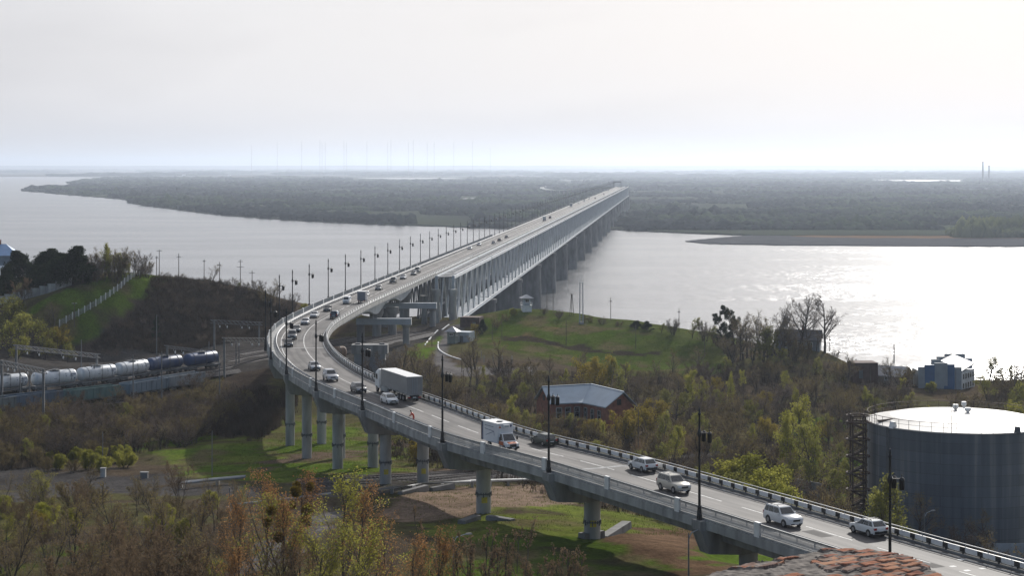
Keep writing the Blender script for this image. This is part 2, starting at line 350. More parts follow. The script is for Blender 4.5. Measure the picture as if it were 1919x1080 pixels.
def build_ground():
    xs = np.arange(-200, 200.1, 1.5); ys = np.arange(-30, 720.1, 1.5)
    X, Y = np.meshgrid(xs, ys); Z = terrain(X, Y); nx, ny = len(xs), len(ys)
    n1 = _vn(X, Y, 14, 5); n2 = _vn(X, Y, 5, 6); n3 = _vn(X, Y, 2.2, 7); nn = n1 * 0.5 + n2 * 0.3 + n3 * 0.2
    C = np.zeros(X.shape + (3,))
    soil = np.array((0.085, 0.066, 0.047)); olive = np.array((0.085, 0.080, 0.038)); grass = np.array((0.085, 0.13, 0.020)); grass2 = np.array((0.125, 0.15, 0.033)); dirt = np.array((0.21, 0.155, 0.115)); brown = np.array((0.10, 0.065, 0.042)); ballast = np.array((0.085, 0.078, 0.072)); asph = np.array((0.15, 0.14, 0.135)); scrub = np.array((0.06, 0.047, 0.037)); straw = np.array((0.20, 0.13, 0.08))
    def lerp(mask, col):
        nonlocal C
        C = C * (1 - mask[..., None]) + np.asarray(col) * mask[..., None]
    C[:] = soil; lerp(np.clip((nn - 0.42) * 5, 0, 1), olive)
    wob = ((_vn(X, Y, 4, 11) - 0.5) * 5, (_vn(X, Y, 4, 12) - 0.5) * 5)
    def paint(pts, col, patch=None, jag=1.0, col2=None):
        m = in_poly(X + wob[0] * jag, Y + wob[1] * jag, zone(pts)).astype(float)
        if patch is not None: m = m * np.clip((nn - patch) * 7, 0, 1)
        c = np.asarray(col)
        if col2 is not None: c = c + (np.asarray(col2) - c) * np.clip((nn[..., None] - 0.35) * 3, 0, 1)
        C[:] = C * (1 - m[..., None]) + c * m[..., None]
    paint([(-200, 1000), (330, 900), (740, 930), (760, 1200), (-200, 1200)], olive, 0.35)
    paint([(330, 870), (250, 843), (480, 815), (520, 780), (700, 790), (900, 850), (1010, 885), (740, 885), (560, 905), (450, 900), (340, 893)], grass, None, 0.8, grass2)
    paint([(500, 868), (560, 852), (680, 832), (780, 822), (780, 836), (690, 850), (560, 872), (480, 890)], dirt * 0.6, 0.3)
    paint([(240, 850), (330, 835), (500, 800), (480, 790), (380, 815), (230, 838)], grass, 0.3)
    paint([(560, 905), (740, 888), (1010, 876), (1060, 892), (1010, 905), (740, 925), (560, 935)], ballast, None, 0.5)
    paint([(740, 893), (900, 870), (1010, 866), (1010, 874), (900, 882), (760, 900)], dirt * 0.7, 0.3)
    paint([(715, 965), (745, 930), (880, 913), (1080, 900), (1110, 935), (1040, 950), (860, 972), (760, 978)], dirt, None, 0.5, dirt * 1.15)
    paint([(780, 990), (880, 972), (1100, 945), (1330, 985), (1290, 1000), (1080, 1010), (900, 1010), (800, 1020)], grass2, 0.36, 1.0)
    paint([(1130, 1002), (1300, 990), (1420, 1045), (1300, 1100), (1180, 1060)], brown, None, 0.8, brown * 1.5)
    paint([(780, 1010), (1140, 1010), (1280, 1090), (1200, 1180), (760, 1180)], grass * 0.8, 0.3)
    paint([(1300, 1030), (1420, 1030), (1440, 1060), (1330, 1060)], grass, 0.3)
    C_W = in_poly(X + wob[0], Y + wob[1], [(-14, 600), (-8, 560), (20, 545), (62, 530), (70, 560), (40, 620), (0, 640)]); lerp(C_W.astype(float), np.array((0.07, 0.085, 0.025)))
    paint([(820, 570), (940, 582), (1090, 607), (1250, 635), (1372, 646), (1362, 700), (1230, 706), (1100, 690), (960, 660), (900, 650)], grass * 0.72, None, 0.8, np.array((0.075, 0.085, 0.025)))
    paint([(960, 600), (1040, 605), (1060, 640), (960, 640)], straw * 0.75, 0.5)
    paint([(930, 630), (1010, 634), (1130, 655), (1240, 664), (1240, 669), (1130, 662), (1010, 644), (930, 640)], scrub * 0.7, 0.2)
    paint([(800, 630), (835, 605), (855, 600), (850, 615), (815, 655), (790, 680), (760, 660)], grass, None, 0.4)
    paint([(815, 660), (838, 612), (868, 606), (866, 622), (840, 650), (832, 668), (860, 690), (1000, 688), (1010, 702), (870, 706), (800, 704)], asph, None, 0.15)
    paint([(-60, 640), (60, 640), (320, 600), (560, 600), (560, 690), (400, 705), (-60, 770)], ballast * 0.75, None, 0.6)
    paint([(560, 705), (600, 672), (640, 650), (740, 622), (845, 598), (850, 606), (800, 640), (765, 660), (735, 690), (700, 712)], ballast * 0.75, None, 0.4)
    paint([(270, 512), (330, 506), (560, 570), (560, 640), (420, 640), (240, 655), (120, 665), (190, 620), (250, 560)], scrub, None, 0.8, scrub * 1.25)
    paint([(100, 625), (115, 600), (200, 545), (260, 510), (330, 505), (310, 530), (270, 545), (200, 605), (160, 640), (60, 650)], grass * 0.8, 0.25)
    paint([(60, 575), (140, 540), (240, 515), (265, 508), (255, 520), (190, 565), (115, 610), (60, 625)], grass * 0.85, None, 0.7, grass)
    paint([(430, 700), (505, 690), (520, 780), (500, 815), (400, 820), (330, 800)], scrub, None, 0.6)  # hollow under the bend: bridge shadow painted into the thicket floor colour
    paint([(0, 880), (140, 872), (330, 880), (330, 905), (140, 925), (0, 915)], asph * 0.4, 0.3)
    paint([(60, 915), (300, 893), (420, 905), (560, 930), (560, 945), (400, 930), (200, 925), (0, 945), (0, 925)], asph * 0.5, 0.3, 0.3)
    paint([(500, 1010), (560, 985), (610, 950), (650, 950), (600, 1000), (560, 1050), (420, 1090), (400, 1075), (460, 1050)], asph * 0.9, 0.2, 0.5)
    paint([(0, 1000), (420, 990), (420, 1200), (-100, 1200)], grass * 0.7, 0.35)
    paint([(1240, 855), (1330, 845), (1420, 850), (1420, 880), (1300, 875)], asph * 0.8, 0.3)
    paint([(1480, 780), (1600, 790), (1600, 960), (1480, 930)], grass, 0.4)
    isg = (C[..., 1] > C[..., 0] * 1.05) & (C[..., 1] > 0.085); pt = np.clip((_vn(X, Y, 7, 41) * 0.6 + _vn(X, Y, 2.6, 42) * 0.4 - 0.52) * 6, 0, 0.75) * isg
    C = C * (1 - pt[..., None]) + np.array((0.12, 0.092, 0.056)) * pt[..., None]
    C *= (0.75 + 0.5 * n3)[..., None]
    V = np.stack([X, Y, Z], -1).reshape(-1, 3)
    i = np.arange(nx * ny).reshape(ny, nx); Fq = np.stack([i[:-1, :-1], i[:-1, 1:], i[1:, 1:], i[1:, :-1]], -1).reshape(-1, 4)
    me = bpy.data.meshes.new('ground'); me.vertices.add(len(V)); me.vertices.foreach_set('co', V.ravel().astype(np.float32))
    me.loops.add(Fq.size); me.loops.foreach_set('vertex_index', Fq.ravel()); me.polygons.add(len(Fq)); me.polygons.foreach_set('loop_start', np.arange(0, Fq.size, 4)); me.polygons.foreach_set('loop_total', np.full(len(Fq), 4))
    me.polygons.foreach_set('use_smooth', np.ones(len(Fq), bool)); me.update(); me.validate()
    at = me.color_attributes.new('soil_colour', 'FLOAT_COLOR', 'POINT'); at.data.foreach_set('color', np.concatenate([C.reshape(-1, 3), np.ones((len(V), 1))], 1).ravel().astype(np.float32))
    m = bpy.data.materials.new('ground_soil_and_grass'); m.use_nodes = True; nt = m.node_tree; N = nt.nodes; L = nt.links; b = N['Principled BSDF']
    a = N.new('ShaderNodeAttribute'); a.attribute_name = 'soil_colour'; tc = N.new('ShaderNodeTexCoord')
    nz = N.new('ShaderNodeTexNoise'); nz.inputs['Scale'].default_value = 1.6; nz.inputs['Detail'].default_value = 8; nz.inputs['Roughness'].default_value = 0.7
    mr = N.new('ShaderNodeMapRange'); mr.inputs['From Min'].default_value = 0.3; mr.inputs['From Max'].default_value = 0.7; mr.inputs['To Min'].default_value = 0.55; mr.inputs['To Max'].default_value = 1.4
    mx = N.new('ShaderNodeMix'); mx.data_type = 'RGBA'; mx.blend_type = 'MULTIPLY'; mx.inputs['Factor'].default_value = 1
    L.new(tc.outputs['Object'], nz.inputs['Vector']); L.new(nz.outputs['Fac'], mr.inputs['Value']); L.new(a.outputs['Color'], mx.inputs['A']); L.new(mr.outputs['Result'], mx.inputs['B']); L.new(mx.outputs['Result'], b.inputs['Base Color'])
    bp = N.new('ShaderNodeBump'); bp.inputs['Strength'].default_value = 0.6; bp.inputs['Distance'].default_value = 0.4; L.new(nz.outputs['Fac'], bp.inputs['Height']); L.new(bp.outputs['Normal'], b.inputs['Normal'])
    b.inputs['Roughness'].default_value = 1.0; b.inputs['Specular IOR Level'].default_value = 0.0
    me.materials.append(m); return tag(link('ground', me), kind='structure')
build_ground()

def build_water():
    mb = MB(); mb.quad((-9000, 480, 0), (9000, 480, 0), (9000, 20000, 0), (-9000, 20000, 0))
    m = bpy.data.materials.new('river_water'); m.use_nodes = True; nt = m.node_tree; N = nt.nodes; L = nt.links; b = N['Principled BSDF']
    b.inputs['Base Color'].default_value = (0.05, 0.055, 0.06, 1); b.inputs['Roughness'].default_value = WATER_ROUGH; b.inputs['IOR'].default_value = WATER_IOR
    tc = N.new('ShaderNodeTexCoord')
    def noise(scale, sx, sy, detail=4):
        mp = N.new('ShaderNodeMapping'); mp.inputs['Scale'].default_value = (sx, sy, 1); n = N.new('ShaderNodeTexNoise'); n.inputs['Scale'].default_value = scale; n.inputs['Detail'].default_value = detail
        L.new(tc.outputs['Object'], mp.inputs['Vector']); L.new(mp.outputs['Vector'], n.inputs['Vector']); return n
    big = noise(0.012, 0.25, 1.0, 4); rip = noise(0.22, 0.5, 1.0, 8)
    # calm slicks and ruffled bands: the waves are rougher in some bands of the current
    mr = N.new('ShaderNodeMapRange'); mr.inputs['From Min'].default_value = 0.40; mr.inputs['From Max'].default_value = 0.60; mr.inputs['To Min'].default_value = 0.22; mr.inputs['To Max'].default_value = 1.0
    L.new(big.outputs['Fac'], mr.inputs['Value'])
    b1 = N.new('ShaderNodeBump'); b1.inputs['Distance'].default_value = WATER_BUMP
    L.new(mr.outputs['Result'], b1.inputs['Strength']); L.new(rip.outputs['Fac'], b1.inputs['Height'])
    L.new(b1.outputs['Normal'], b.inputs['Normal'])
    tag(mb.build('river_water', m), kind='structure')
WATER_ROUGH, WATER_IOR, WATER_BUMP = 0.22, 2.7, 1.7
build_water()

# ------------------------------------------------------------------ the far bank and the plain behind it
def sheet(name, pts, z, m, skirt=3.0, world=False):
    P = pts if world else [atZ(x, y, z)[:2] for x, y in pts]
    bm = bmesh.new(); vs = [bm.verts.new((x, y, z)) for x, y in P]; f = bm.faces.new(vs)
    if f.normal.z < 0: f.normal_flip()
    ex = bmesh.ops.extrude_edge_only(bm, edges=list(f.edges)); 
    cx = sum(p[0] for p in P) / len(P); cyy = sum(p[1] for p in P) / len(P)
    for v in ex['geom']:
        if isinstance(v, bmesh.types.BMVert): v.co.z -= skirt
    bmesh.ops.triangulate(bm, faces=[f]); bm.normal_update()
    me = bpy.data.meshes.new(name); bm.to_mesh(me); bm.free(); me.materials.append(m); return tag(link(name, me), kind='structure')
def rough_edge(pts, amp, seed, n=9):
    rng = random.Random(seed); out = []
    for i in range(len(pts) - 1):
        (x1, y1), (x2, y2) = pts[i], pts[i + 1]
        for k in range(n): t = k / n; out.append((x1 + (x2 - x1) * t, y1 + (y2 - y1) * t + (rng.random() - 0.5) * amp * (0 if k == 0 else 1)))
    out.append(pts[-1]); return out
M['far_soil'] = mat('far_bank_soil', (0.035, 0.038, 0.032), 0.95, 0.4, 0.006, col2=(0.06, 0.072, 0.042), stretch=(1, 0.35, 1), detail=8, spec=0.0)
M['plain'] = mat('far_plain_fields', (0.06, 0.055, 0.045), 0.95, 0.4, 0.0016, col2=(0.15, 0.135, 0.115), stretch=(0.5, 0.22, 1), detail=7, spec=0.0)
M['gravel'] = mat('river_gravel', (0.085, 0.085, 0.088), 1.0, 0.25, 0.15, stretch=(0.3, 1, 1), detail=8, spec=0.0)
M['sandgrass'] = mat('dry_sandbar_grass', (0.16, 0.10, 0.06), 0.95, 0.3, 0.06, col2=(0.20, 0.13, 0.08), stretch=(0.3, 1, 1), spec=0.0)
MAIN = rough_edge([(40, 357), (100, 362), (170, 367.5), (238, 373.5), (243, 380), (300, 388), (400, 399.5), (500, 408.5), (600, 414), (700, 418.5), (800, 422), (950, 426.5), (1060, 428), (1145, 428.5), (1200, 431), (1290, 435.5), (1440, 440.5), (1650, 441), (1930, 441), (2500, 441)], 1.2, 3)
MAIN_PX = MAIN + [(2500, 331.5), (200, 331.5), (188, 334.5), (150, 338.5), (125, 343), (160, 346), (115, 350), (60, 353)]
sheet('far_bank_terrain', MAIN_PX, 1.6, M['far_soil'])
sheet('far_plain_terrain', [(-700, 330.5), (100, 330.8), (190, 331.6), (2700, 331.6), (2700, 314.5), (-700, 314.5)], 1.5, M['plain'])
sheet('sandbar_terrain', rough_edge([(1285, 451.5), (1340, 446), (1400, 441.5), (1440, 439.5), (1600, 437), (1930, 433), (2400, 433), (2400, 463), (1930, 461.5), (1800, 461), (1600, 459.5), (1440, 458), (1330, 456)], 0.8, 8), 0.9, M['gravel'])
sheet('sandbar_grass_terrain', rough_edge([(1480, 443), (1560, 439.5), (1780, 437), (1930, 434), (2300, 434), (2300, 448), (1930, 446.5), (1800, 447), (1560, 445.5)], 1.0, 9), 0.98, M['sandgrass'], 0.05)
# ponds and oxbow lakes that mirror the sky
M['pond'] = mat('pond_water', (0.05, 0.055, 0.06), 0.25, 0.1, 0.01, spec=1.0)
for x0, x1, y0, y1, z in [(672, 870, 332.2, 336.2, 2.4), (867, 895, 370.5, 374, 2.2), (1050, 1112, 337.6, 339.6, 2.4), (1640, 1800, 336.5, 340.5, 2.4), (1840, 1850, 339.5, 342, 2.4), (1385, 1425, 319.3, 320.8, 2.4), (1745, 1785, 319.8, 321.4, 2.4), (1800, 1822, 320.6, 321.9, 2.4), (1900, 1960, 322, 324, 2.4), (1460, 1500, 322.5, 323.4, 2.4)]:
    n = 14; rng = random.Random(x0); up = [(x0 + (x1 - x0) * i / n, y0 + (y1 - y0) * (0.25 + 0.2 * rng.random()) * (0.3 + abs(i / n - 0.5) * 1.2)) for i in range(n + 1)]; lo = [(x1 - (x1 - x0) * i / n, y1 - (y1 - y0) * (0.35 * rng.random()) - abs(i / n - 0.5) * (y1 - y0) * 0.6) for i in range(n + 1)]
    tag(sheet('pond_water', up + lo, z, M['pond'], 0.6), kind='structure')

M['forest'] = None
def build_forest():
    m = bpy.data.materials.new('far_woodland_foliage'); m.use_nodes = True; nt = m.node_tree; N = nt.nodes; L = nt.links; b = N['Principled BSDF']
    g = N.new('ShaderNodeNewGeometry'); tc = N.new('ShaderNodeTexCoord'); nz = N.new('ShaderNodeTexNoise'); nz.inputs['Scale'].default_value = 0.004; nz.inputs['Detail'].default_value = 5
    mp = N.new('ShaderNodeMapping'); mp.inputs['Scale'].default_value = (1, 0.45, 1); L.new(tc.outputs['Object'], mp.inputs['Vector']); L.new(mp.outputs['Vector'], nz.inputs['Vector'])
    rp = N.new('ShaderNodeValToRGB'); e = rp.color_ramp.elements; e[0].position = 0.40; e[0].color = (0.020, 0.024, 0.027, 1); e[1].position = 0.60; e[1].color = (0.058, 0.080, 0.042, 1)
    x = e.new(0.5); x.color = (0.034, 0.040, 0.036, 1)
    ad = N.new('ShaderNodeMath'); ad.operation = 'MULTIPLY_ADD'; ad.inputs[1].default_value = 0.09; L.new(g.outputs['Random Per Island'], ad.inputs[0]); L.new(nz.outputs['Fac'], ad.inputs[2])
    sb = N.new('ShaderNodeMath'); sb.operation = 'SUBTRACT'; sb.inputs[1].default_value = 0.045; L.new(ad.outputs['Value'], sb.inputs[0])
    L.new(sb.outputs['Value'], rp.inputs['Fac']); L.new(rp.outputs['Color'], b.inputs['Base Color']); b.inputs['Roughness'].default_value = 1; b.inputs['Specular IOR Level'].default_value = 0.0
    M['forest'] = m
    bm = bmesh.new(); bmesh.ops.create_icosphere(bm, subdivisions=1, radius=1.0); V0 = np.array([v.co[:] for v in bm.verts]); F0 = np.array([[v.index for v in f.verts] for f in bm.faces]); bm.free()
    def mass(name, P, rad, hgt, seed, label, nz_=0.45):
        rs = np.random.RandomState(seed); n = len(P)
        V = V0[None] * (1 + (rs.rand(n, len(V0), 1) - 0.5) * nz_ * 2); V = V * np.stack([rad * (0.8 + 0.5 * rs.rand(n)), rad * (0.8 + 0.5 * rs.rand(n)), hgt], -1)[:, None, :]
        V += P[:, None, :]; Fx = F0[None] + (np.arange(n) * len(V0))[:, None, None]
        V = V.reshape(-1, 3); Fx = Fx.reshape(-1, 3)
        me = bpy.data.meshes.new(name); me.vertices.add(len(V)); me.vertices.foreach_set('co', V.ravel().astype(np.float32)); me.loops.add(Fx.size); me.loops.foreach_set('vertex_index', Fx.ravel().astype(np.int32))
        me.polygons.add(len(Fx)); me.polygons.foreach_set('loop_start', np.arange(0, Fx.size, 3)); me.polygons.foreach_set('loop_total', np.full(len(Fx), 3)); me.update(); me.validate()
        me.materials.append(m); return tag(link(name, me), label, 'woodland', kind='stuff')
    mainw = [atZ(x, y, 1.6)[:2] for x, y in MAIN_PX]
    rs = np.random.RandomState(4)
    def scatter(poly, n, y0, y1, power, xm=0.30):
        u = rs.rand(n * 3); Y = y0 + (y1 - y0) * u ** power; X = (rs.rand(n * 3) * 2 - 1) * xm * Y
        k = in_poly(X, Y, poly); k &= ~((np.abs(X - (-0.0836 * 0 - 82 + 0.0836 * Y)) < 16) & (Y < 3300))
        return X[k][:n], Y[k][:n]
    def clear(X, Y):                                  # keep glades and the ponds open
        g_ = _vn(X, Y * 0.5, 90, 31); px = CX + FPX * X / Y; py = HZ + FPX * (EYE - 3) / Y
        k = g_ > 0.37
        for a, b_, c, d in [(660, 880, 331, 338.5), (860, 900, 368, 376), (1040, 1120, 336, 341), (1630, 1810, 335, 342)]: k &= ~((px > a) & (px < b_) & (py > c) & (py < d))
        return k
    X, Y = scatter(mainw, 17000, 2150, 5600, 1.35); k = clear(X, Y); X, Y = X[k], Y[k]; h = 3.2 + 4.5 * rs.rand(len(X)) * _vn(X, Y, 130, 8) + 3.5 * (rs.rand(len(X)) > 0.97)
    mass('riverside_woodland', np.stack([X, Y, 1.6 + h * 0.5], -1), 5.5 + 4 * rs.rand(len(X)), h, 5, 'dark spring woodland covering the far bank of the river')
    X, Y = scatter(mainw, 9000, 5600, 11000, 1.0); k = clear(X, Y); X, Y = X[k], Y[k]; h = 4 + 6 * rs.rand(len(X)) * _vn(X, Y, 300, 9)
    mass('distant_woodland', np.stack([X, Y, 1.6 + h * 0.5], -1), 11 + 9 * rs.rand(len(X)), h, 6, 'hazy grey woodland on the flood plain far behind the river bank')
    big = [(-4000, 11500), (4800, 11500), (9000, 34000), (-9000, 34000)]
    X, Y = scatter(big, 5000, 11600, 30000, 1.2, 0.31); k = _vn(X, Y * 0.4, 700, 17) > 0.5; X, Y = X[k], Y[k]; h = 7 + 9 * rs.rand(len(X))
    mass('horizon_woodland', np.stack([X, Y, 1.6 + h * 0.4], -1), 60 + 60 * rs.rand(len(X)), h, 7, 'thin blue line of woodland below the horizon')
    sb_ = [atZ(x, y, 1)[:2] for x, y in [(1778, 441), (1800, 437), (1850, 434), (1930, 433), (2100, 433), (2100, 446), (1930, 446), (1800, 446)]]
    u = rs.rand(4000); Y = 1930 + 170 * u; X = 395 + 250 * rs.rand(4000); k = in_poly(X, Y, sb_); X, Y = X[k], Y[k]; h = 2.5 + 3 * rs.rand(len(X)) + 5.5 * ((_vn(X, Y, 40, 77) > 0.55))
    m2 = m.copy(); m2.name = 'sandbar_willow_foliage'; r2 = [q for q in m2.node_tree.nodes if q.type == 'VALTORGB'][0].color_ramp.elements
    r2[0].color = (0.07, 0.085, 0.04, 1); r2[1].color = (0.11, 0.125, 0.05, 1); r2[2].color = (0.16, 0.18, 0.06, 1)
    o = mass('sandbar_willows', np.stack([X, Y, 1 + h * 0.45], -1), 3.5 + 2 * rs.rand(len(X)), h, 8, 'green willow thicket growing on the gravel sandbar'); o.data.materials.clear(); o.data.materials.append(m2)
build_forest()
def build_hills():
    mb = MB(); rs = np.random.RandomState(3); n = 160; xs = np.linspace(-14000, 14000, n); Yh = 33000
    h = 58 + 14 * _vn(xs, xs * 0, 2600, 3) + 10 * _vn(xs, xs * 0, 700, 4)
    rings = [[(x, Yh - 2500, 0), (x, Yh - 600, hh * 0.8), (x, Yh, hh), (x, Yh + 2500, 0)] for x, hh in zip(xs, h)]
    mb.loft(rings, cap=False); tag(mb.build('horizon_hills', M['plain']), kind='structure')
build_hills()
# ------------------------------------------------------------------ the road bridge
def stations(s0, s1, fine_to=430.0):
    S = []; s = s0
    while s < s1: S.append(s); s += 2.0 if s < 560 else 12.0
    S.append(s1); return S
def sweep(mb, prof, S, m=0, cap=True, line=None):
    line = line or ROAD
    mb.loft([[line.off(s, o, z) for o, z in prof] for s in S], m, cap)
def ribbon(mb, o0, o1, z, S, m=0, uv=None):
    for a, b in zip(S[:-1], S[1:]): mb.quad(ROAD.off(a, o1, z), ROAD.off(a, o0, z), ROAD.off(b, o0, z), ROAD.off(b, o1, z), m)
HALF = DW / 2
S_END = ROAD.len
S0 = 0.0
def asphalt():
    m = bpy.data.materials.new('worn_asphalt'); m.use_nodes = True; nt = m.node_tree; N = nt.nodes; L = nt.links; b = N['Principled BSDF']
    uv = N.new('ShaderNodeUVMap'); uv.uv_map = 'lane'
    mp = N.new('ShaderNodeMapping'); mp.inputs['Scale'].default_value = (1.1, 0.010, 1); nz = N.new('ShaderNodeTexNoise'); nz.inputs['Scale'].default_value = 1.0; nz.inputs['Detail'].default_value = 4
    L.new(uv.outputs['UV'], mp.inputs['Vector']); L.new(mp.outputs['Vector'], nz.inputs['Vector'])
    mp2 = N.new('ShaderNodeMapping'); mp2.inputs['Scale'].default_value = (0.35, 0.09, 1); n2 = N.new('ShaderNodeTexNoise'); n2.inputs['Scale'].default_value = 1.0; n2.inputs['Detail'].default_value = 7
    L.new(uv.outputs['UV'], mp2.inputs['Vector']); L.new(mp2.outputs['Vector'], n2.inputs['Vector'])
    ad = N.new('ShaderNodeMath'); ad.operation = 'ADD'; L.new(nz.outputs['Fac'], ad.inputs[0]); L.new(n2.outputs['Fac'], ad.inputs[1])
    rp = N.new('ShaderNodeValToRGB'); e = rp.color_ramp.elements; e[0].position = 0.75; e[0].color = (0.045, 0.042, 0.041, 1); e[1].position = 1.25; e[1].color = (0.125, 0.115, 0.109, 1)
    hf = N.new('ShaderNodeMapRange'); hf.inputs['From Max'].default_value = 2.0
    L.new(ad.outputs['Value'], hf.inputs['Value']); e[0].position = 0.43; e[1].position = 0.57
    L.new(hf.outputs['Result'], rp.inputs['Fac']); L.new(rp.outputs['Color'], b.inputs['Base Color']); b.inputs['Roughness'].default_value = 0.7; b.inputs['Specular IOR Level'].default_value = 0.3
    return m
M['asphalt'] = asphalt()
viaduct = thing('road_bridge', 'long curving concrete road bridge sweeping across the valley and the river', 'bridge')
def build_deck():
    S = stations(S0, S_END)
    mb = MB(); H = HALF                                # slab with fascia edge beams, seen from below as a recessed soffit
    sweep(mb, [(-H, -0.02), (-H, -0.95), (-H + 0.55, -1.0), (-H + 0.75, -0.55), (H - 0.75, -0.55), (H - 0.55, -1.0), (H, -0.95), (H, -0.02)], S)
    mb.build('deck', M['concrete_pale'], viaduct)
    mb = MB()
    near = [s for s in S if ROAD.at(s).y < 470]; far = [s for s in S if ROAD.at(s).y >= 466]
    for o in (-3.6, 3.6): sweep(mb, [(o - 1.1, -0.5), (o - 0.8, -2.3), (o + 0.8, -2.3), (o + 1.1, -0.5)], near)
    mb.build('girder', M['concrete'], viaduct)
    mb = MB()                                          # steel box girder with haunches over its piers, then the long deck truss
    hs = [s for s in far if ROAD.at(s).y < 607]
    rings = []
    for s in hs:
        y = ROAD.at(s).y; d = 2.5 + (2.0 * abs(math.cos(math.pi * (y - 528) / 50.0)) ** 4 if y > 503 else 0.0)
        rings.append([ROAD.off(s, o, z) for o, z in [(-4.6, -0.5), (-4.2, -d), (4.2, -d), (4.6, -0.5)]])
    mb.loft(rings); mb.build('girder', M['steel'], viaduct)
    # asphalt, pavement, kerb and markings
    me_q = MB(); ribbon(me_q, -HALF + 0.45, HALF - 0.1, 0.0, S); o = me_q.build('road_surface', M['asphalt'], viaduct, fix=False)
    uv = o.data.uv_layers.new(name='lane'); k = 0
    for a, b in zip(S[:-1], S[1:]):
        w = DW - 0.55
        for u, v in ((HALF - 0.1, a), (-HALF + 0.45, a), (-HALF + 0.45, b), (HALF - 0.1, b)): uv.data[k].uv = (u, v); k += 1
    mb = MB(); sweep(mb, [(HALF - 1.75, 0.004), (HALF - 0.12, 0.004), (HALF - 0.12, 0.2), (HALF - 1.75, 0.2)], S); mb.build('pavement', M['concrete_pale'], viaduct)
    mb = MB()
    for s in S[:-1]:
        nx = S[S.index(s) + 1]
        ribbon(mb, HALF - 3.05, HALF - 2.9, 0.006, [s, nx]); ribbon(mb, -HALF + 1.05, -HALF + 1.2, 0.006, [s, nx])
        y = ROAD.at(s).y
        if 300 < y < 460 or y > 620 or int(s / 4) % 3 != 2: ribbon(mb, HALF - 7.75, HALF - 7.6, 0.006, [s, nx])
    mb.build('lane_marking', M['line'], viaduct)
    for px, py in [(1180, 875), (560, 653)]:
        mb = MB(); s = ROAD.near(atZ(px, py, ROADZ)); ribbon(mb, -HALF + 0.5, HALF - 1.8, 0.007, [s - 0.45, s + 0.45]); mb.build('expansion_joint', M['concrete_pale'], viaduct)
    rng = random.Random(15); M['tar'] = mat('dark_asphalt_repair', (0.045, 0.042, 0.041), 0.8, 0.3, 1.0, spec=0.2)
    for k in range(15):                                # bitumen repairs and sealed cracks
        s = rng.uniform(90, 480); o = rng.choice([HALF - 5.4, HALF - 10, HALF - 7.0, HALF - 11]) + rng.uniform(-.8, .8); L, w = (rng.uniform(2, 9), rng.uniform(0.7, 1.6)) if k % 3 else (rng.uniform(12, 30), 0.12)
        mb = MB(); ribbon(mb, o - w / 2, o + w / 2, 0.005, [s, s + L / 2, s + L]); mb.build('asphalt_repair', M['tar'], viaduct)
    rng = random.Random(5)                  # faded white patches painted on the road by the tank
    for px, py in [(1808, 1052), (1798, 1066), (1812, 1070), (1847, 1068)]:
        mb = MB(); p = atZ(px, py, ROADZ); s = ROAD.near(p)
        d = ROAD.tan(s); n = Vector((-d.y, d.x, 0)); o0 = (p - ROAD.at(s)).dot(n)
        ribbon(mb, o0 - 0.3, o0 + 0.3, 0.007, [s - 0.25, s + 0.25]); mb.build('paint_patch', M['line'], viaduct)
build_deck()
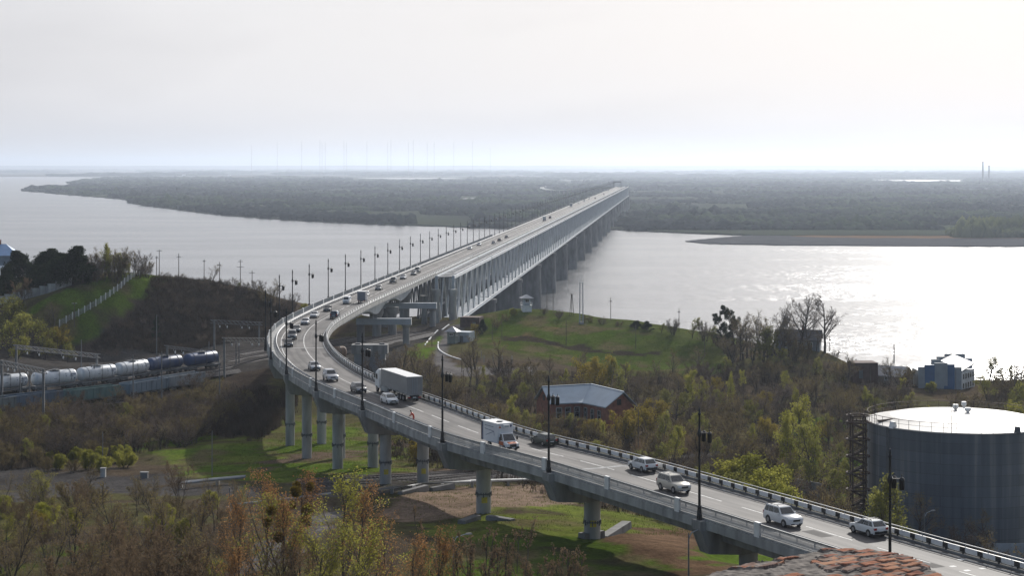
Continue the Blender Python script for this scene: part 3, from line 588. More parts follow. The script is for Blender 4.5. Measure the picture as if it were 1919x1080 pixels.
def build_railings():
    S = stations(S0, S_END)
    mb = MB(); zt = 1.25                               # outer railing: picket panels between pale posts, twin dark handrails
    hr = MB(); sweep(hr, [(HALF - 0.14, zt), (HALF - 0.32, zt), (HALF - 0.32, zt + 0.09), (HALF - 0.14, zt + 0.09)], S); hr.build('handrail', M['steel_dark'], viaduct)
    sweep(mb, [(HALF - 0.2, 0.32), (HALF - 0.26, 0.32), (HALF - 0.26, 0.37), (HALF - 0.2, 0.37)], S)
    s = 0.0
    while s < 980:
        near = ROAD.at(s).y < 320; st = 0.17 if near else (0.30 if s < 420 else 0.6); w = 0.062 if near else 0.10
        p = ROAD.off(s, HALF - 0.23); mb.box((p.x, p.y, ROADZ + 0.75), (w, w, 1.05)); s += st
    mb.build('railing', M['rail_grey'], viaduct, fix=False)
    s = 3.0
    while s < 700:
        mb = MB(); p = ROAD.off(s, HALF - 0.22); d = ROAD.tan(s); mb.box((p.x, p.y, ROADZ + 0.72), (0.32, 0.9, 1.5), math.atan2(d.y, d.x) - math.pi / 2); s += 15.5
        mb.build('railing_post', M['white'], viaduct)
    mb = MB()                                          # W-beam guardrail between pavement and carriageway
    o = HALF - 1.95
    sweep(mb, [(o, 0.52), (o - 0.10, 0.58), (o - 0.03, 0.68), (o - 0.10, 0.78), (o, 0.84), (o + 0.04, 0.68)], S)
    s = 1.0
    while s < 900: p = ROAD.off(s, o + 0.1); mb.box((p.x, p.y, ROADZ + 0.4), (0.1, 0.14, 0.78)); s += 3.0
    mb.build('guardrail', M['galv'], viaduct)
    # inner barrier: white beam with black blocks, low kerb rail and a thin top rail
    o = -HALF + 0.32; wb = MB(); bb = MB(); tr = MB(); kb = MB(); s = 0.0; kk = 0
    while s < 760:
        L1, L2 = (1.75, 0.75) if s < 430 else (3.4, 1.0)
        sw = [s, min(s + L1 / 2, S_END), s + L1]
        sweep(wb, [(o - 0.05, 0.44), (o + 0.07, 0.44), (o + 0.07, 0.9), (o - 0.05, 0.9)], sw)
        sweep(bb, [(o - 0.08, 0.40), (o + 0.085, 0.40), (o + 0.085, 0.9), (o - 0.08, 0.9)], [s + L1, s + L1 + L2])
        p = ROAD.off(s + L1 + L2 / 2, o); bb.box((p.x, p.y, ROADZ + 0.21), (0.14, 0.14, 0.37))
        s += L1 + L2; kk += 1
        if 10 < kk <= 110: wb.build('barrier_beam', M['white'], viaduct); bb.build('barrier_block', M['black'], viaduct); wb = MB(); bb = MB()
        if kk == 10: rest = (wb, bb); wb = MB(); bb = MB()
    for a_, b_ in zip((wb, bb), rest): a_.add(b_.v, b_.f)
    tag(wb.build('barrier_beams', M['white'], viaduct), kind='stuff'); tag(bb.build('barrier_blocks', M['black'], viaduct), kind='stuff')
    sweep(tr, [(o - 0.05, 1.14), (o + 0.04, 1.14), (o + 0.04, 1.22), (o - 0.05, 1.22)], S)
    s = 0
    while s < 900: p = ROAD.off(s, o - 0.02); tr.box((p.x, p.y, ROADZ + 0.6), (0.07, 0.07, 1.1)); s += 3.2
    tr.build('top_rail', M['rail_grey'], viaduct)
    sweep(kb, [(o - 0.2, 0.004), (o + 0.16, 0.004), (o + 0.16, 0.2), (o - 0.2, 0.2)], S); kb.build('kerb', M['concrete_dark'], viaduct)  # dark concrete: shade below the barrier beam is put into the kerb colour
    mb = MB(); sweep(mb, [(-HALF + 0.1, 0.3), (-HALF + 0.2, 0.3), (-HALF + 0.2, 0.42), (-HALF + 0.1, 0.42)], [q for q in S if q < 760]); mb.build('kerb_rail', M['white'], viaduct)
build_railings()

# lamp positions along the outer edge: from the photo near the camera, evenly spaced across the river
LAMP_S = []
for px, py in [(1683, 1091), (1305, 972), (1028, 886), (825, 830), (685, 770), (595, 733), (540, 702), (511, 674), (502, 650), (526, 609.5)]:
    LAMP_S.append(_ol.S[int(np.argmin([(p.x - q.x) ** 2 + (p.y - q.y) ** 2 for q in [atZ(px, py, ROADZ)] for p in _ol.P]))])
LAMP_P = []
for s in LAMP_S:
    p = _ol.at(s); d = _ol.tan(s); LAMP_P.append((p + Vector((-d.y, d.x, 0)) * 0.25, Vector((d.y, -d.x, 0)), s))
y = 457.7
while y < 3180:
    p = bridge_pt(92.3 + 0.25, y, ROADZ)
    if y < 475: p.x = _ol.at(_ol.S[int(np.argmin([abs(q.y - y) for q in _ol.P]))]).x - 0.25
    LAMP_P.append((p, Vector((1, -0.0836, 0)).normalized(), None)); y += 27.0
lamp0 = None
def make_lamp():
    t = thing('lamp_post', 'x', 'lamp post')
    mb = MB(); mb.lathe([(0.30, -0.9), (0.30, 0.5), (0.24, 0.7), (0.22, 1.3), (0.27, 1.36), (0.2, 1.5)], 10); mb.build('pedestal', M['black'], t)
    mb = MB(); mb.lathe([(0.15, 1.4), (0.135, 4.0), (0.17, 4.1), (0.13, 4.2), (0.115, 8.6), (0.2, 8.75), (0.25, 9.0), (0.2, 9.25), (0.12, 9.45), (0.105, 10.9), (0.17, 11.0), (0.17, 11.1), (0.10, 11.25), (0.12, 11.4), (0.03, 11.75)], 10); mb.build('pole', M['black'], t, smooth=True)
    for a in (-28, 32):
        d = Vector((math.cos(R(a)), math.sin(R(a)), 0)); q = d * 1.05
        mb = MB(); mb.beam(d * 0.1 + Vector((0, 0, 9.05)), q + Vector((0, 0, 9.05)), 0.08); arm = mb.build('arm', M['black'], t)
        mb = MB(); mb.lathe([(0.03, 9.45), (0.05, 9.2), (0.20, 9.1), (0.27, 8.98), (0.25, 8.85), (0.24, 8.1), (0.2, 8.05)], 10, c=(q.x, q.y, 0)); mb.build('lantern', M['black'], t, smooth=True)
    return t
def place_lamps():
    global lamp0
    lamp0 = freeze(make_lamp())
    for i, (p, inn, s) in enumerate(LAMP_P):
        o = lamp0 if i == 0 else dup(lamp0)
        o.location = p; o.rotation_euler = (0, 0, math.atan2(inn.y, inn.x)); o['group'] = 'lamp posts along the bridge'
        o['label'] = 'black twin-lantern lamp post on the bridge edge, ' + ('nearest to the camera' if i == 0 else ordinal(i + 1) + ' from the near end')
place_lamps()
def build_piers():
    caps = [p for p in LAMP_P[:10]]
    yel = mat('yellow_paint_square', (0.55, 0.45, 0.05), 0.7, 0.2, 2)
    for i, (p, inn, s) in enumerate(caps[:9]):
        sr = ROAD.near(p + inn * HALF); d = ROAD.tan(sr); n = Vector((-d.y, d.x, 0)); c = ROAD.at(sr); rz = math.atan2(n.y, n.x)
        if i == 8: continue
        e = HALF + 0.7
        prof = [(-e + 0.3, -0.98), (-e + 1.3, -2.2), (-2.2, -3.9), (2.2, -3.9), (e - 1.1, -3.5), (e, -0.98)]
        mb = MB(); k = 0.95
        mb.loft([[c + n * o + d * (-k) + Vector((0, 0, z)) for o, z in prof], [c + n * o + d * k + Vector((0, 0, z)) for o, z in prof]])
        b = MB(); b.box((c.x + n.x * (e - 0.42), c.y + n.y * (e - 0.42), ROADZ - 0.50), (0.8, 1.7, 0.95), rz); 
        cap = mb.build('pier_cap', M['concrete'], viaduct); b.build('lamp_bracket', M['concrete'], cap)
        offs = (0.6,) if i in (0, 1, 2, 3) else (3.0, -3.0)
        for o in offs:
            q = c + n * o; z0 = tz(q.x, q.y); r = 1.0 if len(offs) == 1 else 0.88
            mb = MB(); mb.cyl((q.x, q.y, z0 - 1.5), (q.x, q.y, ROADZ - 3.85), r, n=24); col = mb.build('pier_column', M['concrete_pale'], viaduct, smooth=True)
            mb = MB(); zb = z0 + min(4.2, (ROADZ - 4 - z0) * 0.45)
            for j in range(20):
                a = 2 * math.pi * j / 20; x, y_ = q.x + math.cos(a) * (r + 0.05), q.y + math.sin(a) * (r + 0.05); mb.box((x, y_, zb + 0.12 * math.sin(j * 2.4)), (0.12, 0.12, 0.35 + 0.3 * ((j * 7) % 3 == 0)))
            mb.path([(q.x + math.cos(2 * math.pi * j / 24) * (r + 0.03), q.y + math.sin(2 * math.pi * j / 24) * (r + 0.03), zb) for j in range(25)], 0.07, 4, cap=False); mb.build('spiked_band', M['steel_dark'], col)
            if i in (1, 2, 3, 4):
                to = Vector((-q.x, -q.y, 0)).normalized(); a = math.atan2(to.y, to.x) + 0.12; mb = MB()
                pts = [(q.x + math.cos(a + da) * (r + 0.012), q.y + math.sin(a + da) * (r + 0.012)) for da in (-0.4, -0.2, 0, 0.2, 0.4)]
                for (x1, y1), (x2, y2) in zip(pts[:-1], pts[1:]): mb.quad((x1, y1, z0 + 1.5), (x2, y2, z0 + 1.5), (x2, y2, z0 + 2.3), (x1, y1, z0 + 2.3))
                mb.build('paint_square', yel, col, fix=False)
    # slabs and blocks lying round the foot of three piers are their own things
    # portal bents and columns where the bridge crosses the tracks
    for (x0, x1, yy, zt, colx) in [(-43.5, -28.2, 528, 32.2, -29.6), (-40.5, -23.2, 578, 32.9, -24.3)]:
        mb = MB(); mb.box(((x0 + x1) / 2, yy, zt - 0.85), (x1 - x0, 2.0, 1.7)); b = mb.build('portal_beam', M['steel'], viaduct)
        mb = MB(); mb.box((x1 + 0.06, yy, zt - 0.85), (0.12, 2.1, 1.9)); mb.build('end_plate', M['white'], b)
        mb = MB(); mb.cyl((colx, yy, 20), (colx, yy, zt - 2.6), 0.95, n=20); mb.cyl((colx, yy, zt - 2.6), (colx, yy, zt - 1.7), 0.95, 1.5, n=20); mb.build('pier_column', M['concrete'], viaduct, smooth=True)
        mb = MB(); mb.cyl((x0 + 1.2, yy, 20), (x0 + 1.2, yy, zt - 1.7), 1.1, n=16); mb.build('pier_column', M['concrete_dark'], viaduct, smooth=True)
        for q in (-2.5, 2.5): 
            c = bridge_pt(85.9 + q, yy); mb = MB(); mb.box((c.x, yy, zt + 0.75), (1.0, 1.6, 1.5)); mb.build('bearing_block', M['concrete'], viaduct)
    for (xx, yy, zt, r) in [(-28.0, 603, 33.4, 0.95), (-35.5, 560, 33, 1.3), (-39.5, 552, 33, 1.3), (-34.5, 606, 34, 1.6), (-41.5, 606, 34, 1.6)]:
        mb = MB(); mb.lathe([(r, 19 - zt), (r, -2.6), (r * 1.5, -1.2), (r * 1.5, 0)], 18, c=(xx, yy, zt)); mb.build('pier_column', M['concrete'], viaduct, smooth=True)
    # piers under the deck across the river
    for i in range(1, 21):
        yy = 604 + 127.4 * i; c = bridge_pt(85.9, yy); mb = MB(); mb.box((c.x, yy, 28.5), (12.5, 4.2, 9.0), -0.0834, top=(11, 3.4)); mb.build('pier_head', M['concrete_dark'], viaduct)
    # the deck truss that carries the road beside the railway
    for o in (81.0, 90.6):
        mb = MB(); n = 1
        for i in range(0, 21):
            y0 = 607 + 127.4 * i; y1 = y0 + 127.4 - 5
            if y1 > 3240: continue
            zt, zb = 36.9, 26.0 
            mb.beam(bridge_pt(o, y0, zt), bridge_pt(o, y1, zt), 0.7, 0.8); mb.beam(bridge_pt(o, y0, zb), bridge_pt(o, y1, zb), 0.7, 0.8)
            N_ = 10
            for k in range(N_):
                a = y0 + (y1 - y0) * k / N_; b = y0 + (y1 - y0) * (k + 0.5) / N_; c = y0 + (y1 - y0) * (k + 1) / N_
                mb.beam(bridge_pt(o, a, zb), bridge_pt(o, b, zt), 0.5); mb.beam(bridge_pt(o, b, zt), bridge_pt(o, c, zb), 0.5); mb.beam(bridge_pt(o, b, zb), bridge_pt(o, b, zt), 0.4)
        mb.build('deck_truss', M['steel_dark'], viaduct)
    mb = MB()                                          # the far ramp leaving the bridge and looping down to the plain
    P = [bridge_pt(85.9, 3225, ROADZ)]
    for px, py, Z in [(1148, 351, 36), (1120, 351.6, 33), (1085, 353, 27), (1058, 355.3, 18), (1030, 355, 12), (1016, 351.5, 9), (1030, 347.6, 6), (1060, 345.3, 5), (1092, 343.6, 4)]: P.append(atZ(px, py, Z))
    ln = Line(spline(P[1:], 30)); S = [ln.len * i / 60 for i in range(61)]
    sweep(mb, [(-6, 0), (-6, -2.6), (6, -2.6), (6, 0)], S, line=ln); mb.build('ramp', M['concrete_pale'], viaduct)
    mb = MB()
    for q in S[:34:2]: p = ln.at(q); mb.box((p.x, p.y, (p.z - 2.5) / 2), (2.5, 2.5, p.z - 2.5))
    mb.build('ramp_pier', M['concrete_dark'], viaduct)
build_piers()

# ------------------------------------------------------------------ the railway bridge beside it
railbridge = thing('railway_bridge', 'grey steel truss railway bridge on massive river piers beside the road bridge', 'bridge', (0, 0, 0))
def build_truss():
    ZB, ZT = 24.0, 39.1; oR, oL = 69.3, 74.6
    for i in range(20):
        y0 = 604 + 127.4 * i + 1.2; y1 = y0 + 127.4 - 2.4; N_ = 7
        root = MB()
        for o in (oR, oL): root.beam(bridge_pt(o, y0, ZT), bridge_pt(o, y1, ZT), 0.75, 0.95)
        sp = root.build('top_chord', M['steel_light'], railbridge)
        mb = MB()
        for o in (oR, oL): mb.beam(bridge_pt(o, y0, ZB), bridge_pt(o, y1, ZB), 0.75, 1.1)
        mb.beam(bridge_pt(oR - 0.9, y0, ZB + 0.2), bridge_pt(oR - 0.9, y1, ZB + 0.2), 1.0, 0.18); mb.beam(bridge_pt((oL + oR) / 2, y0, ZB - 0.2), bridge_pt((oL + oR) / 2, y1, ZB - 0.2), 4.4, 0.5)
        mb.build('bottom_chord', M['steel'], railbridge)
        mb = MB()
        for o in (oR, oL):
            for k in range(N_):
                a = y0 + (y1 - y0) * k / N_; b = y0 + (y1 - y0) * (k + 0.5) / N_; c = y0 + (y1 - y0) * (k + 1) / N_
                mb.beam(bridge_pt(o, a, ZT), bridge_pt(o, b, ZB), 0.46, 0.5); mb.beam(bridge_pt(o, b, ZB), bridge_pt(o, c, ZT), 0.46, 0.5)
                mb.beam(bridge_pt(o, b, ZB), bridge_pt(o, b, ZT), 0.16, 0.2)
        mb.build('web_members', M['steel_light'], railbridge)
        mb = MB()
        for k in range(2 * N_ + 1):
            a = y0 + (y1 - y0) * k / (2 * N_); mb.beam(bridge_pt(oL, a, ZT), bridge_pt(oR, a, ZT), 0.4)
            if k < 2 * N_: b = y0 + (y1 - y0) * (k + 1) / (2 * N_); mb.beam(bridge_pt(oL if k % 2 else oR, a, ZT), bridge_pt(oR if k % 2 else oL, b, ZT), 0.35)
        mb.quad(bridge_pt(oR - 0.2, y0, ZT + 0.1), bridge_pt(oL + 0.2, y0, ZT + 0.1), bridge_pt(oL + 0.2, y1, ZT + 0.1), bridge_pt(oR - 0.2, y1, ZT + 0.1))
        mb.build('top_bracing', M['steel_dark'], railbridge)
    mb = MB()
    for o in (oR - 0.25, oL + 0.25): mb.beam(bridge_pt(o, 604, ZT + 1.3), bridge_pt(o, 3150, ZT + 1.3), 0.14)
    mb.build('walkway_handrail', M['white'], railbridge)
    mb = MB(); mb.beam(bridge_pt(68.0, 604, ZB + 1.2), bridge_pt(68.0, 3150, ZB + 1.2), 0.14)
    for k in range(640): p = bridge_pt(68.0, 604 + 4 * k, ZB + 0.6); mb.box(p, (0.1, 0.1, 1.2))
    mb.build('lower_handrail', M['white'], railbridge, fix=False)
    for o in (oR, oL):                                 # end portal
        mb = MB(); mb.beam(bridge_pt(o, 603.8, ZB), bridge_pt(o, 603.8, ZT + 0.6), 0.9); mb.build('end_post', M['steel'], railbridge)
    for i in range(21):
        yy = 604 + 127.4 * i; mb = MB(); zt = 23.2; d = Vector((0.0836, 1, 0)).normalized(); n = Vector((1, -0.0836, 0)).normalized()
        c = bridge_pt(81, yy)
        if i == 0:
            for o in (69.3, 74.6):
                q = bridge_pt(o, yy - 1); mb2 = MB(); mb2.lathe([(1.15, 18), (1.15, 33.0), (1.5, 34.2), (1.5, 35.5)], 20, c=(q.x - 0.0, q.y - 1.5, 0)); mb2.build('abutment_column', M['concrete_pale'], railbridge, smooth=True)
            continue
        ring = []
        for a in range(-90, 91, 15): ring.append((13.5 - 3.2 + 3.2 * math.cos(R(a)), 3.0 * math.sin(R(a))))
        ring += [(-13.5, 3.0), (-13.5, -3.0)]
        def lv(k, z): return [c + n * (x * k) + d * (y_ * k) + Vector((0, 0, z)) for x, y_ in ring]
        mb.loft([lv(1.05, -3), lv(1.0, zt - 1.4)]); mb.loft([lv(1.04, zt - 1.4), lv(1.04, zt)]); mb.build('river_pier', M['concrete_dark'], railbridge)
build_truss()
# ------------------------------------------------------------------ rail yard
TRK = Line(spline([(-139, 352, 25.7), (-122, 382, 25.7)] + [tuple(atZ(x, y, 25.7)) for x, y in [(0, 742), (100, 732.5), (200, 720), (300, 704), (400, 691), (500, 669)]] + [(-49, 522, 25.4), (-34, 568, 24.9), (-24.5, 602, 24.6)], 1.0))
M['sleeper'] = mat('dark_sleepers', (0.055, 0.05, 0.046), 0.9, 0.3, 1)
M['ballast'] = mat('track_ballast', (0.11, 0.10, 0.095), 0.95, 0.35, 1.5, bump=0.3)
M['old_brick'] = mat('sooty_brick_wall', (0.10, 0.06, 0.05), 0.9, 0.25, 1.0)
M['rail'] = mat('rail_steel', (0.12, 0.10, 0.095), 0.6, 0.2, 1, metal=0.2)
def track(label, off, dz, s0, s1, line=None):
    line = line or TRK; t = thing('railway_track', label, 'railway track', group='tracks of the rail yard')
    S = [s0 + (s1 - s0) * i / 60 for i in range(61)]; q = lambda s, o, z: line.off(s, off + o, dz + z)
    mb = MB(); mb.loft([[q(s, -2.3, -0.9), q(s, -1.7, -0.12), q(s, 1.7, -0.12), q(s, 2.3, -0.9)] for s in S]); mb.build('ballast_bed', M['ballast'], t)
    mb = MB(); s = s0
    while s < s1:
        p = q(s, 0, -0.1); d = line.tan(s); mb.box(p, (2.6, 0.26, 0.16), math.atan2(d.y, d.x) - math.pi / 2); s += 0.7
    mb.build('sleepers', M['sleeper'], t, fix=False)
    mb = MB()
    for o in (-0.76, 0.76): mb.loft([[q(s, o - 0.05, -0.02), q(s, o + 0.05, -0.02), q(s, o + 0.05, 0.14), q(s, o - 0.05, 0.14)] for s in S])
    mb.build('rails', M['rail'], t)
L0 = TRK.len
track('track under the white and blue tank wagons', 0, 0, 0, L0)
track('empty track just in front of the tank wagons', -4.6, 0.05, 0, L0 - 150)
track('low track carrying the open goods wagons above the thicket', -8.6, -2.6, 0, TRK.near((-72, 452)) )
track('first empty track behind the tank wagons', 5.0, 0.2, 0, L0 - 60)
track('second empty track behind the tank wagons at the foot of the slope', 10, 0.4, 0, L0 - 70)
track('track passing beneath the portal beams to the truss, nearer one', -4.6, 0.0, L0 - 112, L0 - 10)
track('short track ending under the bridge bend', -9.0, 0.1, L0 - 118, L0 - 34)
def siding():
    P = [tuple(hit(x, y) + Vector((0, 0, 0.35))) for x, y in [(560, 905), (740, 897), (860, 888), (1010, 878)]]
    for k, lab in ((0, 'siding crossing beneath the bridge, farther of the two dark tracks'), (5.0, 'siding crossing beneath the bridge, nearer of the two dark tracks')):
        ln = Line(spline(P, 1.0)); track(lab, -k, 0, 0, ln.len, ln)
siding()
def bogies(t, L):
    for y in (-L / 2 + 2.0, L / 2 - 2.0):
        mb = MB(); mb.box((0, y, 0.55), (2.1, 2.5, 0.32))
        b = mb.build('bogie', M['steel_dark'], t)
        for yy in (-0.92, 0.92):
            mb = MB(); mb.cyl((-0.8, y + yy, 0.48), (0.8, y + yy, 0.48), 0.09)
            for x in (-0.8, 0.8): mb.cyl((x - 0.07, y + yy, 0.48), (x + 0.07, y + yy, 0.48), 0.47, n=14)
            mb.build('wheelset', M['rubber'], b)
def tank_wagon(label, s, paint, mark=True, off=0.0, dz=0.0, L=11.5, at=None):
    d = TRK.tan(s); p = TRK.off(s, off, dz + 0.14)
    if at: p = Vector(at); d = Vector((1, 0.5, 0)).normalized()
    t = thing('tank_wagon', label, 'rail wagon', p, math.atan2(d.y, d.x) - math.pi / 2, 'tank wagons standing in the rail yard')
    bogies(t, L); r = 1.5
    mb = MB(); prof = [(-L / 2 + 0.35 + x, rr * r) for x, rr in [(0, 0.35), (0.1, 0.62), (0.28, 0.84), (0.5, 0.96), (0.75, 1.0)]]
    P = prof + [(-y, q) for y, q in prof[::-1]]; mb.path([(0, y, 2.75) for y, q in P], [q for y, q in P], 24); mb.build('tank', paint, t, smooth=True)
    mb = MB(); mb.box((0, 0, 1.0), (2.7, L - 0.3, 0.28)); mb.box((0, -L / 2 + 0.2, 0.95), (2.8, 0.3, 0.6)); mb.box((0, L / 2 - 0.2, 0.95), (2.8, 0.3, 0.6)); mb.build('underframe', M['steel_dark'], t)
    mb = MB(); mb.cyl((0, 0, 4.2), (0, 0, 4.55), 0.45, n=14); mb.box((0, 0, 4.38), (1.6, 2.6, 0.06)); 
    for x in (-0.8, 0.8): mb.beam((x, -1.3, 4.8), (x, 1.3, 4.8), 0.05); mb.beam((x, -1.3, 4.4), (x, -1.3, 4.8), 0.05); mb.beam((x, 1.3, 4.4), (x, 1.3, 4.8), 0.05)
    mb.build('hatch_and_walkway', M['steel_dark'], t)
    mb = MB()
    for y in (-L / 2 + 2.2, L / 2 - 2.2):
        pts = [(1.53 * math.cos(R(a)), y, 2.75 + 1.53 * math.sin(R(a))) for a in range(-30, 211, 15)]; mb.path(pts, 0.05, 4)
    mb.build('tank_strap', M['steel_dark'], t)
    if mark:
        mb = MB()
        for yy, zz, w, h in [(3.2, 0.35, 1.5, 0.22), (3.0, 0.02, 1.0, 0.12), (2.0, 0.2, 0.3, 0.55), (-3.8, 0.2, 0.35, 0.6), (-1.0, -0.2, 0.8, 0.1), (4.2, -0.55, 0.3, 0.3)]:
            a0 = math.asin(zz / 1.5); a1 = math.asin((zz + h) / 1.5); f = lambda a, y: (1.512 * math.cos(a), y, 2.75 + 1.512 * math.sin(a)); mb.quad(f(a0, yy), f(a0, yy + w), f(a1, yy + w), f(a1, yy))
        mb.build('stencil_marks', M['navy'], t, fix=False)
    mb = MB()
    for x in (1.42, 1.66): mb.beam((x, 0.3, 1.0), (x, 0.3, 4.4), 0.05)
    for k in range(10): mb.beam((1.42, 0.3, 1.2 + k * 0.33), (1.66, 0.3, 1.2 + k * 0.33), 0.035)
    mb.build('ladder', M['steel_dark'], t)
M['navy'] = mat('navy_marking', (0.05, 0.08, 0.16), 0.5, 0.2, 2)
M['tank_white'] = mat('grimy_white_tank_paint', (0.52, 0.55, 0.58), 0.35, 0.18, 0.5, rnd=0.1, stretch=(2, 2, 0.4))
M['tank_blue'] = mat('blue_tank_paint', (0.015, 0.04, 0.12), 0.4, 0.3, 0.5, col2=(0.03, 0.075, 0.19))
M['tank_blue2'] = mat('faded_blue_tank_paint', (0.075, 0.10, 0.165), 0.45, 0.3, 0.5, col2=(0.02, 0.05, 0.14))
s_end = TRK.near(atZ(399, 690, 25.7)) - 6
for k in range(8):
    lab = ['glossy blue tank wagon at the bridge end of the train', 'faded blue tank wagon coupled behind the glossy blue one', 'white tank wagon coupled next to the blue wagons', 'grimy white tank wagon with rusty top, second of the white ones', 'white tank wagon with dark stencilled marks, third of the white ones', 'white tank wagon between the lattice gantries, fourth of the white ones', 'white tank wagon behind the twin poles, fifth of the white ones', 'white tank wagon cut by the picture edge'][k]
    tank_wagon(lab, s_end - 12.0 * k, M['tank_blue'] if k == 0 else M['tank_blue2'] if k == 1 else M['tank_white'], k > 1)
tank_wagon('rusty tank wagon under the bridge bend beside the old pier', TRK.near((-50, 482)), mat('rusty_tan_tank', (0.16, 0.10, 0.07), 0.7, 0.4, 0.6, col2=(0.34, 0.24, 0.17)), False, at=(-46.5, 471.5, 25.4))
def gondola(label, s, paint, L=13.2):
    d = TRK.tan(s); p = TRK.off(s, -8.6, -2.46); t = thing('open_goods_wagon', label, 'rail wagon', p, math.atan2(d.y, d.x) - math.pi / 2, 'open goods wagons on the low track')
    bogies(t, L); mb = MB(); w = 1.55
    for x in (-w, w): mb.box((x, 0, 2.35), (0.08, L, 2.1))
    for y in (-L / 2, L / 2): mb.box((0, y, 2.35), (2 * w, 0.08, 2.1))
    mb.box((0, 0, 1.28), (2 * w, L, 0.12)); mb.build('body', paint, t)
    mb = MB()
    for k in range(8):
        y = -L / 2 + 0.5 + k * (L - 1.0) / 7
        for x in (-w - 0.07, w + 0.07): mb.box((x, y, 2.35), (0.12, 0.18, 2.1))
    for x in (-w, w): mb.box((x, 0, 3.45), (0.2, L, 0.12))
    mb.build('side_ribs', paint, t)
    mb = MB(); mb.box((0, 0, 1.05), (2.6, L, 0.25)); mb.build('underframe', M['steel_dark'], t)
for k, (lab, c) in enumerate([('pale grey open wagon nearest the bridge', (0.22, 0.25, 0.28)), ('blue grey open wagon behind the tall shrubs', (0.14, 0.19, 0.24)), ('green open wagon half hidden by shrubs', (0.08, 0.15, 0.15)), ('dark blue grey open wagon with bold ribs', (0.08, 0.12, 0.17)), ('weathered grey green open wagon', (0.12, 0.15, 0.16)), ('dull red open wagon at the picture edge', (0.17, 0.085, 0.08))]):
    gondola(lab, TRK.near((-77.5, 444)) - 6 - 14.3 * k, mat('wagon_paint', c, 0.6, 0.25, 0.6, stretch=(1, 1, 0.4)))

def pole(px, py, top, label, Y=None, r=0.13, arms=(), m=None, base=None, cat='utility pole', group='poles', name='utility_pole', lampd=None):
    b = base or hit(px, py); H = (py - top) * b.y / FPX
    t = thing(name, label, cat, b, 0, group); mb = MB(); mb.cyl((0, 0, -1), (0, 0, H), r, r * 0.7, 8); mb.build('pole', m or M['wood'], t)
    for k, w in arms:
        mb = MB(); z = H - k; mb.beam((-w / 2, 0, z), (w / 2, 0, z), 0.10)
        a = mb.build('crossarm', M['wood'], t); mb = MB()
        for x in (-w / 2 + 0.1, -w / 6, w / 6, w / 2 - 0.1): mb.cyl((x, 0, z + 0.05), (x, 0, z + 0.28), 0.06, n=6)
        mb.build('insulators', M['white'], a)
    if lampd is not None:
        mb = MB(); c, s_ = math.cos(lampd), math.sin(lampd); mb.path([(0, 0, H - 0.6), (c * 0.4, s_ * 0.4, H), (c * 1.5, s_ * 1.5, H + 0.25)], 0.05, 6); mb.build('arm', M['steel'], t)
        mb = MB(); mb.box((c * 1.75, s_ * 1.75, H + 0.24), (0.75, 0.3, 0.16), lampd, top=(0.55, 0.2)); mb.build('lamp_head', M['concrete_pale'], t)
    return t
for a in [(299, 519, 468, 'pole on the hill crest beside the shrub clump, taller of the close pair', [(0.4, 1.6)]), (294, 528, 480, 'short pole on the hill crest beside the shrub clump', [(0.5, 1.0)]), (335.5, 515, 469, 'pole on the bare top of the hill', [(1.1, 1.4)]), (383, 526, 484, 'pole left of the bare round tree on the hill', [(0.5, 0.8)]), (412, 531, 488, 'thin pole right of the bare round tree on the hill', [(1.0, 1.0)]), (451, 535, 484, 'pole with two crossarms on the falling hill edge', [(0.6, 1.6), (2.3, 2.2)]), (473, 535, 498, 'short pole with one crossarm near the end of the hill', [(0.8, 1.8)]),
          (206, 517, 484, 'dark pole in front of the round shrub clump', [(0.4, 1.2)]), (168, 520, 495, 'short pole between the dark trees and the shrub clump', [(0.6, 1.2)]), (140, 612, 567, 'leaning pole at the lower end of the white post fence', [(0.4, 1.4)])]:
    pole(a[0], a[1], a[2], a[3], arms=a[4], group='poles along the hill top')
for a in [(1145, 601, 558, 'slim pole on the bank edge of the green hill', [(1.2, 1.0)]), (1273, 621, 578, 'pole at the water edge behind the round green bushes', [(1.2, 0.9)]), (1061.5, 648, 600, 'plain pole left on the green hillside', []), (1192, 655, 609, 'plain pole in the middle of the green hillside', []), (1321, 668, 628, 'plain pole at the right end of the green hillside', []), (1025.5, 584, 545, 'thin pole behind the watchtower hut, left of two', []), (1037, 586, 542, 'thin pole behind the watchtower hut, right of two', []),
          (941, 638, 598, 'pole on the green slope near the ditch', []), (923, 640, 607, 'low pole beside the shaded ditch', []), (1376, 676, 648, 'short post below the skyline trees, left of three', []), (1393, 680, 661, 'T-shaped post below the skyline trees', [(0.3, 1.0)]), (1449, 674, 641, 'tall post under the yellow green bush', []), (1438, 674, 653, 'T-shaped post under the yellow green bush', [(0.3, 1.2)]), (1555.5, 663, 626, 'pole on the grassy knoll right of the tall bare trees', [(1.3, 0.6)]), (866, 698, 650, 'pole beside the curved asphalt lane', []), (869, 730, 694, 'dark post below the asphalt lane', []), (810, 650, 628, 'signal post beside the lane and tracks', []),
          (1197, 850, 768, 'dark pole among shrubs beyond the white crossover', []), (1632, 770, 690, 'thin dark mast behind the left side of the tank', []), (1702.5, 760, 728, 'pale post behind the tank railing', []), (1902, 760, 685, 'thin trunk-like pole at the picture edge behind the tank', [])]:
    pole(a[0], a[1], a[2], a[3], arms=a[4], r=0.11, group='poles on the right bank')
pole(1676, 697, 642, 'tall steel chimney pipe standing above the white-roofed shed', base=None, r=0.28, m=M['steel_dark'], cat='chimney', name='chimney_pipe', group='chimneys')
